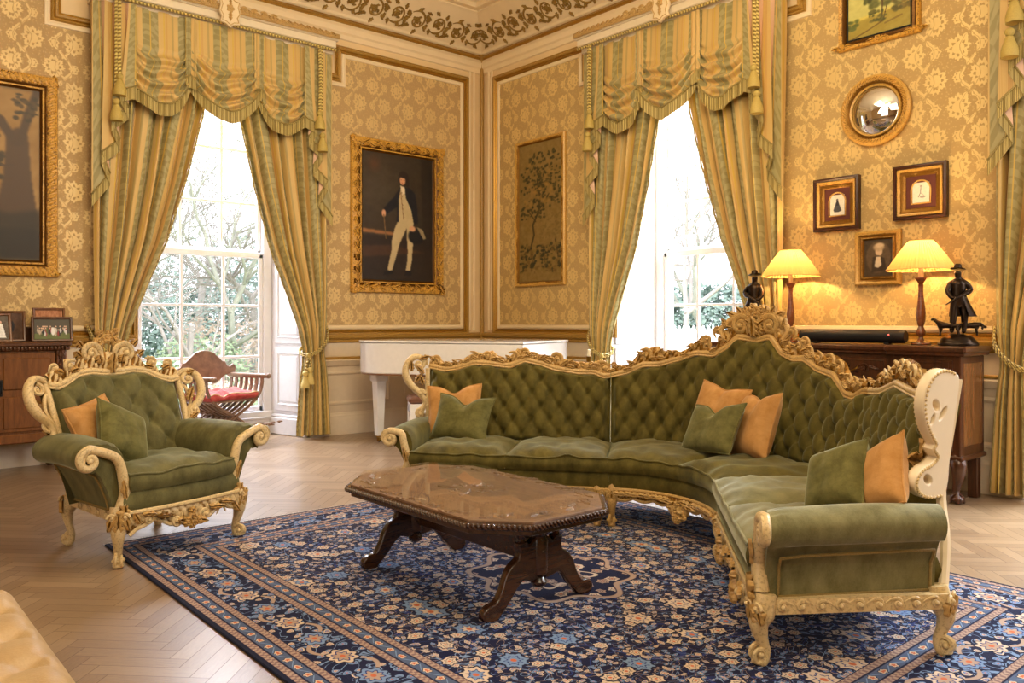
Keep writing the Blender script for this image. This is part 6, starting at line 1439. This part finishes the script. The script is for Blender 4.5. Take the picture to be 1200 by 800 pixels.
def curule():
    R0 = empty('curule_chair', (3.34, 8.74, 0), .35, 'carved X-frame wooden armchair with red cushion standing in left window bay', 'chair')
    W_ = wood('pale_brown_carved_wood', C(104, 78, 62), C(156, 124, 100), 8, (1, 6, 1), .45, .2)
    def sl(k): return [(-k*.37, .70), (-k*.36, .60), (-k*.30, .49), (-k*.16, .385), (0, .30), (k*.15, .20), (k*.26, .08), (k*.29, .02)]
    n = 7
    for i in range(n):
        y = -.24+.48*i/(n-1)
        for k in (-1, 1):
            m = MB(); m.sweep(curve([(x, y+.012*k, z) for x, z in sl(k)], 4), [(-.009, -.017), (-.009, .017), (.009, .017), (.009, -.017)], up=(0, 1, 0)); m.build('frame_slat', W_, R0, ang=50)
    for k in (-1, 1):
        m = MB(); m.box(k*.37-.035, k*.37+.035, -.33, .27, .69, .74, .012); m.ball((k*.37, -.345, .715), (.03, .03, .03), 12, 8); m.build('armrest', W_, R0, ang=50)
        m = MB(); m.box(k*.29-.03, k*.29+.03, -.30, .30, 0, .045, .01); m.build('foot_rail', W_, R0, ang=50)
    c = MB(); c.tube([(0, -.27, .30), (0, .27, .30)], .018, 10); c.build('pivot_rod', W_, R0)
    s = MB(); s.box(-.30, .30, -.24, .24, .455, .475, .004); s.build('seat', W_, R0, smooth=False)
    out = [(-.42, .74), (-.39, .71), (-.32, .73), (-.26, .71), (-.2, .66), (-.13, .64), (-.07, .665), (0, .65)]; top = [(-.43, .80), (-.40, .83), (-.36, .80), (-.31, .81), (-.28, .86), (-.25, .86), (-.2, .90), (-.12, .965), (-.05, .985), (0, .99)]
    o2 = out+[(-x, z) for x, z in out[-2::-1]]+[(-x, z) for x, z in top]+[(x, z) for x, z in top[-2::-1]]
    vs, fs = plate([o2], .035, .008); b = MB(T(0, .25, 0) @ RX(PI/2)); b.mesh(vs, fs)
    for q in (1,):
        fr = lambda x, z: frame((x, .2295, z), (1, 0, 0), z=(0, -1, 0))
        rosette(b, fr(0, .82), .075, 8, .018)
        for k in (-1, 1):
            for x, z, r_ in ((.15, .80, .045), (.25, .77, .032), (.36, .77, .03)): scroll(b, frame((k*x, .2295, z), (k, 0, 0), z=(0, -1, 0)), r_, 1.4, PI*.5, -1, .011, .006, tail=.05)
            leaf(b, frame((k*.08, .232, .9), (k, 0, -.3), z=(0, -1, 0)), .12, .04, .01, 3, .012); leaf(b, frame((k*.1, .232, .70), (k, 0, .2), z=(0, -1, 0)), .12, .04, .01, 3, .012)
    b.build('back_rail', W_, R0, ang=50)
    RED = velvet('red_velvet_seat', C(150, 44, 42), C(196, 92, 84), 14, .6, (1, .8, .8, 1))
    cu, pp = cushion(lambda u, v: Vector((-.31+.62*u, -.24+.46*v, 0)), .478, .545, .03, 16, 12, .03, 2, .02); q = cu.build('seat_cushion', RED, R0, ang=60); pp.build('piping', plain('cream_braid', C(216, 190, 150), .7), q)
curule()
# ------------------------------------------------------------------ pictures and mirror
GF1 = gilt('picture_frame_gilt', C(206, 154, 62), C(110, 70, 20), .55, .34, .7, 60); GF2 = gilt('bright_frame_gilt', C(210, 162, 78), C(156, 108, 38), .45, .36)
def framed(name, M4, cx, cz, w_, h_, bw, prof, fm, label, img, orn='none', cat='painting', out=.01, mat=None, tilt=0, group=None):
    R0 = empty(name, (0, 0, 0), 0, label, cat, group); M = M4 @ T(cx, cz, out)
    f = MB(M); mitre(f, [(-w_/2, -h_/2), (w_/2, -h_/2), (w_/2, h_/2), (-w_/2, h_/2)], [(0, -.008)]+[(a*bw, b) for a, b in prof]+[(bw, 0)]); f.box(-w_/2, w_/2, -h_/2, h_/2, -.009, -.004)
    P_ = [(-w_/2, -h_/2), (w_/2, -h_/2), (w_/2, h_/2), (-w_/2, h_/2)]
    if orn == 'rococo':
        for i in range(4):
            a = Vector(P_[i]+(0,)); b = Vector(P_[(i+1) % 4]+(0,)); L = (b-a).length; d = (b-a).normalized(); nn = Vector((-d.y, d.x, 0)); n = int(L/.075)
            for k in range(n):
                p = a+d*(bw*.3+(k+.5)*(L-bw*.6)/n)+nn*bw*.42; q = 1 if k % 2 else -1; fr = Matrix((d, nn, Vector((0, 0, 1)))).transposed().to_4x4(); fr.translation = p+Vector((0, 0, .036))
                leaf(f, fr @ RZ(.5*q+(0 if k*2 < n else PI)), .085, .05, .012, 3, .016); 
                if k % 2: scroll(f, fr @ T(0, -q*.012, 0), bw*.16, 1.3, k, q, .010, .006, tail=.03)
        for x, z in P_:
            leaf(f, T(x*.985, z*.985, .03) @ RZ(math.atan2(-z, -x)), .14, .10, .01, 3, .02); rosette(f, T(x*.96, z*.97, .04), .04, 6, .014)
    if orn == 'gadroon':
        for i in range(4):
            a = Vector(P_[i]+(0,)); b = Vector(P_[(i+1) % 4]+(0,)); L = (b-a).length; d = (b-a).normalized(); nn = Vector((-d.y, d.x, 0)); n = int(L/.05)
            for k in range(n):
                p = a+d*(k+.5)*L/n+nn*bw*.33; fr = Matrix((d, nn, Vector((0, 0, 1)))).transposed().to_4x4(); fr.translation = p+Vector((0, 0, .035)); old = f.m; f.m = f.m @ fr @ RZ(.6); f.ball((0, 0, 0), (.020, .052, .018), 7, 5); f.m = old
                p = a+d*(k+.5)*L/n+nn*bw*.14; fr.translation = p+Vector((0, 0, .03)); leaf(f, fr @ RZ(.3), .05, .04, -.005, 2, .012)
            for k in range(n*2):
                p = a+d*(bw*.8+(k+.5)*(L-1.6*bw)/(n*2))+nn*bw*.78; fr.translation = p; old = f.m; f.m = f.m @ fr; f.ball((0, 0, .018), (.011, .009, .009), 6, 4); f.m = old
    f.build('picture_frame', fm, R0, ang=40)
    if img is not None: canvas('canvas', M @ T(0, 0, .006), w_-2*bw*.96, h_-2*bw*.96, img, R0, mat)
    return R0, M
RPROF = [(0, .02), (.06, .035), (.3, .045), (.6, .03), (.68, .014), (.74, .026), (.82, .028), (.88, .012)]
OL, OR_ = on_left(), on_right()
def flipx(img): return img[:, ::-1]
# big dark park portrait, far left
im = Img(150, 200, (150, 112, 54)); ar = im.ar; im.mottle(7, 4, 9)
im.poly([(0, .0), (.5, 0), (.62, .3), (.55, .9), (0, .9)], (88, 64, 34), 8, .8)
im.poly([(.80, .36), (.78, .7), (.72, 1.05), (1, 1.08), (.95, .7), (.93, .36), (.87, .30)], (78, 54, 30), 2); im.line([(.85, .42), (.76, .26), (.60, .10), (.52, .0)], .040, (74, 52, 30)); im.line([(.88, .42), (.93, .2), (.99, 0)], .036, (74, 52, 30)); im.line([(.74, .24), (.66, .3), (.56, .34)], .012, (74, 52, 30)); im.line([(.84, .6), (.72, .62)], .010, (74, 52, 30))
im.leaves(46, (.52, .26, .74, .52), .026, [(56, 44, 20), (70, 54, 26)]); im.leaves(30, (.84, .04, 1, .24), .022, [(56, 44, 20), (80, 60, 28)]); im.leaves(26, (.66, .50, .78, .72), .026, [(60, 46, 22)]); im.leaves(60, (.1, .0, .6, .2), .03, [(56, 44, 20), (80, 60, 28)])
im.poly([(0, .92), (.5, .86), (.8, .98), (1, .94), (1, ar), (0, ar)], (48, 36, 18), 14, .95); im.poly([(0, 1.12), (1, 1.08), (1, ar), (0, ar)], (36, 27, 15), 14, .8)
im.poly([(.26, .30), (.46, .30), (.60, .48), (.65, .86), (.58, 1.2), (.22, 1.2), (.18, .6)], (28, 22, 15), 5, .95); im.ell(.38, .21, .075, .1, (176, 128, 92), .4); im.ell(.38, .15, .09, .07, (50, 34, 20), .4); im.poly([(.34, .3), (.42, .3), (.40, .5)], (200, 180, 150), 2)
framed('large_portrait', OL, .93, 2.643, 1.6, 1.845, .155, RPROF, GF1, 'large dark painting of trees in heavy gilt frame at far left', im.out(), 'gadroon')
# standing gentleman
im = Img(130, 220, (46, 36, 24)); ar = im.ar
im.a *= (1.0+.35*(1-im.x))[..., None]; im.ell(.25, .5, .5, .5, (72, 62, 46), .9, .8); im.poly([(0, 1.02), (.45, 1.05), (.45, 1.09), (0, 1.07)], (176, 116, 62), 3, .8); im.poly([(0, 1.10), (1, 1.14), (1, ar), (0, ar)], (38, 26, 16), 4, .9); im.poly([(.0, 1.25), (.4, 1.22), (.9, 1.3), (.4, 1.36), (0, 1.4)], (84, 50, 26), 5, .6); im.ell(.16, .15, .12, .15, (96, 56, 28), .9, .6); im.poly([(.82, .0), (1, 0), (1, 1.3), (.86, 1.2)], (30, 22, 14), 4, .7)
flesh = (206, 150, 110); navy_ = (20, 20, 26); buff = (190, 168, 124)
im.poly([(.50, .86), (.44, 1.0), (.40, 1.16), (.40, 1.28), (.36, 1.46), (.34, 1.56), (.40, 1.58), (.45, 1.42), (.50, 1.24), (.52, 1.18), (.58, 1.05), (.62, .96), (.62, 1.15), (.63, 1.3), (.62, 1.44), (.60, 1.56), (.66, 1.58), (.69, 1.42), (.70, 1.28), (.72, 1.05), (.70, .86)], buff, 1)
im.poly([(.30, 1.58), (.28, 1.63), (.42, 1.61), (.42, 1.56)], (14, 12, 12)); im.poly([(.59, 1.56), (.58, 1.63), (.69, 1.62), (.68, 1.55)], (14, 12, 12))
im.poly([(.52, .42), (.44, .56), (.30, .72), (.27, .78), (.32, .82), (.42, .74), (.48, .70), (.47, .9), (.58, .9), (.70, .92), (.78, .9), (.77, .7), (.74, .5), (.66, .42)], navy_, 1)
im.poly([(.53, .43), (.50, .60), (.50, .90), (.60, .96), (.72, .92), (.68, .72), (.60, .56), (.59, .44)], buff, 1); im.line([(.53, .5), (.57, .86)], .006, (120, 84, 44)); im.poly([(.52, .40), (.58, .40), (.59, .50), (.55, .52)], (226, 206, 170), 1)
im.ell(.57, .31, .085, .115, (40, 26, 16), .2); im.ell(.555, .335, .05, .07, flesh, .35); im.ell(.57, .255, .075, .055, (36, 24, 14), .4); im.ell(.63, .37, .03, .08, (36, 24, 14), .5)
im.ell(.535, .325, .008, .006, (60, 30, 20)); im.ell(.575, .325, .008, .006, (60, 30, 20)); im.ell(.552, .365, .014, .006, (168, 84, 66))
im.ell(.29, .80, .035, .06, flesh, .4); im.line([(.29, .82), (.32, 1.14)], .008, (120, 90, 50)); im.ell(.76, 1.08, .14, .12, (18, 15, 14), .25); im.ell(.70, .98, .06, .05, flesh, .5); im.poly([(.76, .95), (.85, .98), (.9, 1.1), (.86, 1.12)], (176, 156, 116), 1, .8)
for k in range(7): im.ell(.545+.005*k, .50+.055*k, .007, .007, (110, 80, 44))
im.mottle(2.5)
framed('portrait_painting', OL, 5.465, 2.585, 1.33, 1.85, .165, RPROF, GF1, 'full length portrait of person in dark coat and pale breeches, in carved gilt frame', im.out(), 'rococo')
# tapestry panel of a flowering tree
im = Img(100, 210, (134, 108, 58)); ar = im.ar; im.mottle(5, 5, 20)
im.line([(.30, 1.75), (.28, 1.6), (.36, 1.4), (.33, 1.25), (.46, 1.05), (.5, .85), (.44, .6)], .025, (66, 52, 24)); im.line([(.46, 1.05), (.7, .8)], .012, (66, 52, 24)); im.line([(.4, 1.2), (.2, 1.0)], .012, (66, 52, 24)); im.line([(.05, 1.72), (.3, 1.6)], .02, (66, 52, 24)); im.line([(.85, 1.5), (.95, 1.9)], .02, (66, 52, 24))
for b_ in ((.25, .15, .85, .55), (.05, .35, .6, .8), (.45, .5, .98, .95), (.05, .85, .6, 1.15), (.3, .2, .95, 1.0)): im.leaves(60, b_, .030, [(58, 52, 24), (78, 68, 32), (48, 44, 22)])
im.leaves(40, (.15, .3, .8, .95), .05, [(156, 120, 58), (150, 116, 60)], .7); im.leaves(190, (.02, 1.55, .98, 1.98), .035, [(58, 52, 26), (128, 104, 50), (44, 40, 22), (110, 84, 40)]); im.leaves(60, (.5, 1.1, .95, 1.5), .025, [(112, 90, 46)], .6)
framed('tapestry_panel', OR_, 7.353, 2.662, .895, 1.82, .062, [(0, .02), (.2, .034), (.5, .024), (.75, .03), (.9, .012)], GF2, 'tall framed tapestry panel of a leafy tree near the room corner', flipx(im.out()), cat='tapestry')
# landscape
im = Img(110, 90, (206, 186, 84)); ar = im.ar; im.poly([(0, 0), (1, 0), (1, .4), (0, .5)], (198, 190, 110), 5); im.poly([(0, .55), (.4, .5), (1, .42), (1, ar), (0, ar)], (150, 130, 50), 3, .8); im.leaves(40, (.28, .08, .75, .38), .07, [(86, 88, 40), (62, 66, 28), (104, 104, 52)], .8); im.line([(.55, .62), (.56, .3), (.5, .2)], .013, (84, 58, 28)); im.line([(.57, .62), (.63, .36)], .009, (84, 58, 28))
im.leaves(30, (.35, .42, .62, .6), .04, [(70, 74, 34), (100, 96, 44)], .8); im.leaves(24, (.7, .35, 1, .5), .05, [(120, 100, 46), (90, 84, 40)], .8); im.leaves(20, (.02, .5, .16, .66), .04, [(96, 104, 50)], .8); im.line([(.55, .62), (.3, .72), (.05, .8)], .015, (96, 70, 30), .7); im.line([(.6, .66), (.85, .6)], .02, (110, 84, 36), .6); im.mottle(4)
R_, Mx = framed('landscape_painting', OR_, 3.17, 3.93, .69, .575, .075, [(0, .02), (.1, .036), (.4, .03), (.6, .018), (.85, .022)], GF1, 'yellow green landscape painting with trees in gilt frame, hung highest on right wall', flipx(im.out()))
f = MB(Mx); mitre(f, [(-.272, -.215), (.272, -.215), (.272, .215), (-.272, .215)], [(0, .004), (0, .016), (.010, .016), (.010, .004)]); f.build('black_slip', BLK, R_, smooth=False)
for x, z in ((-.31, -.255), (.31, -.255), (-.31, .255), (.31, .255), (0, -.255), (0, .255)):
    f = MB(Mx); rosette(f, T(x, z, .03), .032, 6, .012)
    for k in (-1, 1): leaf(f, T(x+k*.02, z, .03) @ (RZ(0) if k > 0 else RZ(PI)), .075, .035, .0, 3, .01)
    f.build('frame_carving', GF1, R_, ang=40)
# three small frames: two with arched mounts, one oval portrait
WF = plain('dark_wood_frame', C(66, 34, 20), .35, nz=.2)
def arched(cx, cz, w_, h_, label, fig):
    R0, M = framed('small_picture', OR_, cx, cz, w_, h_, .030, [(0, .045), (.5, .052), (.9, .04)], WF, label, None, cat='picture', out=.012, group=None)
    g = MB(M); mitre(g, [(-w_/2+.028, -h_/2+.028), (w_/2-.028, -h_/2+.028), (w_/2-.028, h_/2-.028), (-w_/2+.028, h_/2-.028)], [(0, .01), (.005, .038), (.022, .032), (.03, .022), (.045, .02), (.062, .008), (.064, 0)])
    nb = 26
    for sx, sy in ((1, 0), (0, 1)):
        pass
    for k in range(24):
        t = (k+.5)/24
        for s_ in (-1, 1): g.ball(((w_/2-.034)*(2*t-1), s_*(h_/2-.034), .036), .006, 6, 4); g.ball((s_*(w_/2-.034), (h_/2-.034)*(2*t-1), .036), .006, 6, 4)
    g.build('gilt_slip', GF2, R0, ang=40)
    iw, ih = w_-.18, h_-.18; m = MB(M); m.box(-iw/2, iw/2, -ih/2, ih/2, -.002, .004); m.build('mount', plain('maroon_mount', C(92, 44, 34), .7), R0, smooth=False)
    a = iw*.32; hh = ih*.36; arch = [(-a, -hh), (a, -hh), (a, hh-a)]+[(a*math.cos(t), hh-a+a*math.sin(t)) for t in [PI*q/10 for q in range(1, 10)]]+[(-a, hh-a)]
    e = MB(M); e.tube([(x, y, .006) for x, y in arch], .007, 6, closed=True); e.build('gilt_arch', GF2, R0)
    p = Img(50, 70, (222, 214, 198)); ar = p.ar; fig(p); im_ = flipx(p.out()); canvas('print', M @ T(0, -a*.1, .0052), a*1.75, hh*1.75, im_, R0, PRINT)
def figA(p): p.poly([(.42, .5), (.58, .5), (.8, 1.1), (.6, 1.2), (.3, 1.2), (.22, 1.05)], (70, 70, 74), 2); p.ell(.5, .36, .09, .11, (90, 84, 80)); p.poly([(.44, .42), (.58, .42), (.62, .75), (.4, .75)], (40, 40, 44), 1); p.mottle(5)
def figB(p): p.line([(.5, .3), (.48, .7), (.35, 1.0)], .03, (120, 116, 110)); p.line([(.48, .7), (.75, 1.0)], .02, (140, 134, 126)); p.ell(.5, .25, .06, .08, (150, 140, 130)); p.ell(.6, 1.0, .2, .08, (160, 150, 140)); p.mottle(4)
arched(3.532, 2.332, .41, .46, 'small framed print of dark seated figure in arched mount, left of the pair', figA); arched(2.827, 2.355, .415, .44, 'small framed pale sketch in arched mount, right of the pair near curtain', figB)
im = Img(70, 90, (70, 56, 40)); ar = im.ar; im.ell(.5, .62, .46, .6, (96, 78, 56), .1); im.ell(.52, .42, .15, .19, (214, 184, 150), .3); im.ell(.52, .27, .24, .17, (190, 160, 124), .4); im.ell(.55, .2, .2, .1, (216, 190, 150), .5); im.poly([(.3, .62), (.5, .55), (.72, .66), (.8, 1.1), (.25, 1.15)], (56, 44, 34), 3); im.poly([(.42, .6), (.58, .6), (.62, .9), (.5, 1.0), (.36, .95)], (222, 200, 166), 2); im.mottle(4)
framed('oval_portrait', OR_, 3.173, 1.843, .385, .455, .078, [(0, .03), (.15, .04), (.45, .028), (.6, .02), (.8, .03), (.92, .01)], GF2, 'small gilt framed portrait of person in white headdress, behind right lamp', flipx(im.out()))
# convex mirror
def mirror():
    R0 = empty('convex_mirror', (0, 0, 0), 0, 'round convex mirror in gilt frame on the right wall', 'mirror'); M = OR_ @ T(3.19, 3.08, .012)
    f = MB(M); f.lathe([(.195, 0), (.20, .03), (.215, .036), (.225, .022), (.25, .045), (.275, .052), (.295, .04), (.298, .015), (.29, 0)], (0, 0, 0), 64)
    for k in range(60): a = 2*PI*k/60; leaf(f, RZ(a) @ T(.245, 0, .046) @ RZ(.9), .045, .025, 0, 2, .008)
    f.build('mirror_frame', GF2, R0, ang=40)
    s = MB(M); Rc = .34; hh = Rc-math.sqrt(Rc*Rc-.205**2)
    s.lathe([(.205, .018)]+[(Rc*math.sin(t), .018+Rc*math.cos(t)-(Rc-hh)) for t in [math.asin(.205/Rc)*(1-q/14) for q in range(15)]], (0, 0, 0), 64); s.build('mirror_glass', plain('silvered_glass', C(235, 235, 235), .02, 1), R0, ang=180)
mirror()
# thin white lamp cable up the wall beside the far curtain
m = MB(OR_); m.tube([(2.255, 3.6, .012), (2.27, 2.2, .012), (2.245, 1.3, .012)], .004, 6); tag(m.build('wall_cable', SHUT), 'thin white cable running down the wall beside the far right curtain', 'cable')
# chandelier in the unseen half of the room, seen only in the convex mirror
def chandelier():
    R0 = empty('chandelier', (.6, .6, 0), 0, 'lit candle chandelier reflected in the round convex mirror', 'chandelier')
    m = MB(); m.tube([(0, 0, HC), (0, 0, 4.2)], .012, 8); m.lathe([(.02, 3.7), (.06, 3.75), (.03, 3.85), (.05, 4.0), (.02, 4.2)], (0, 0, 0), 16); m.build('stem', BRASS, R0)
    e = Mat('candle_bulbs'); e.set(Emission_Color=(1, .78, .5, 1), Emission_Strength=20)
    for k in range(8):
        a = k*PI/4; q = MB(); q.tube(curve([(0, 0, 3.8), (.2*math.cos(a), .2*math.sin(a), 3.68), (.42*math.cos(a), .42*math.sin(a), 3.78), (.45*math.cos(a), .45*math.sin(a), 3.9)], 5), .01, 6); q.build('arm', BRASS, R0)
        q = MB(); q.ball((.45*math.cos(a), .45*math.sin(a), 3.95), (.025, .025, .045), 8, 6); q.build('bulb', e.m, R0)
chandelier()
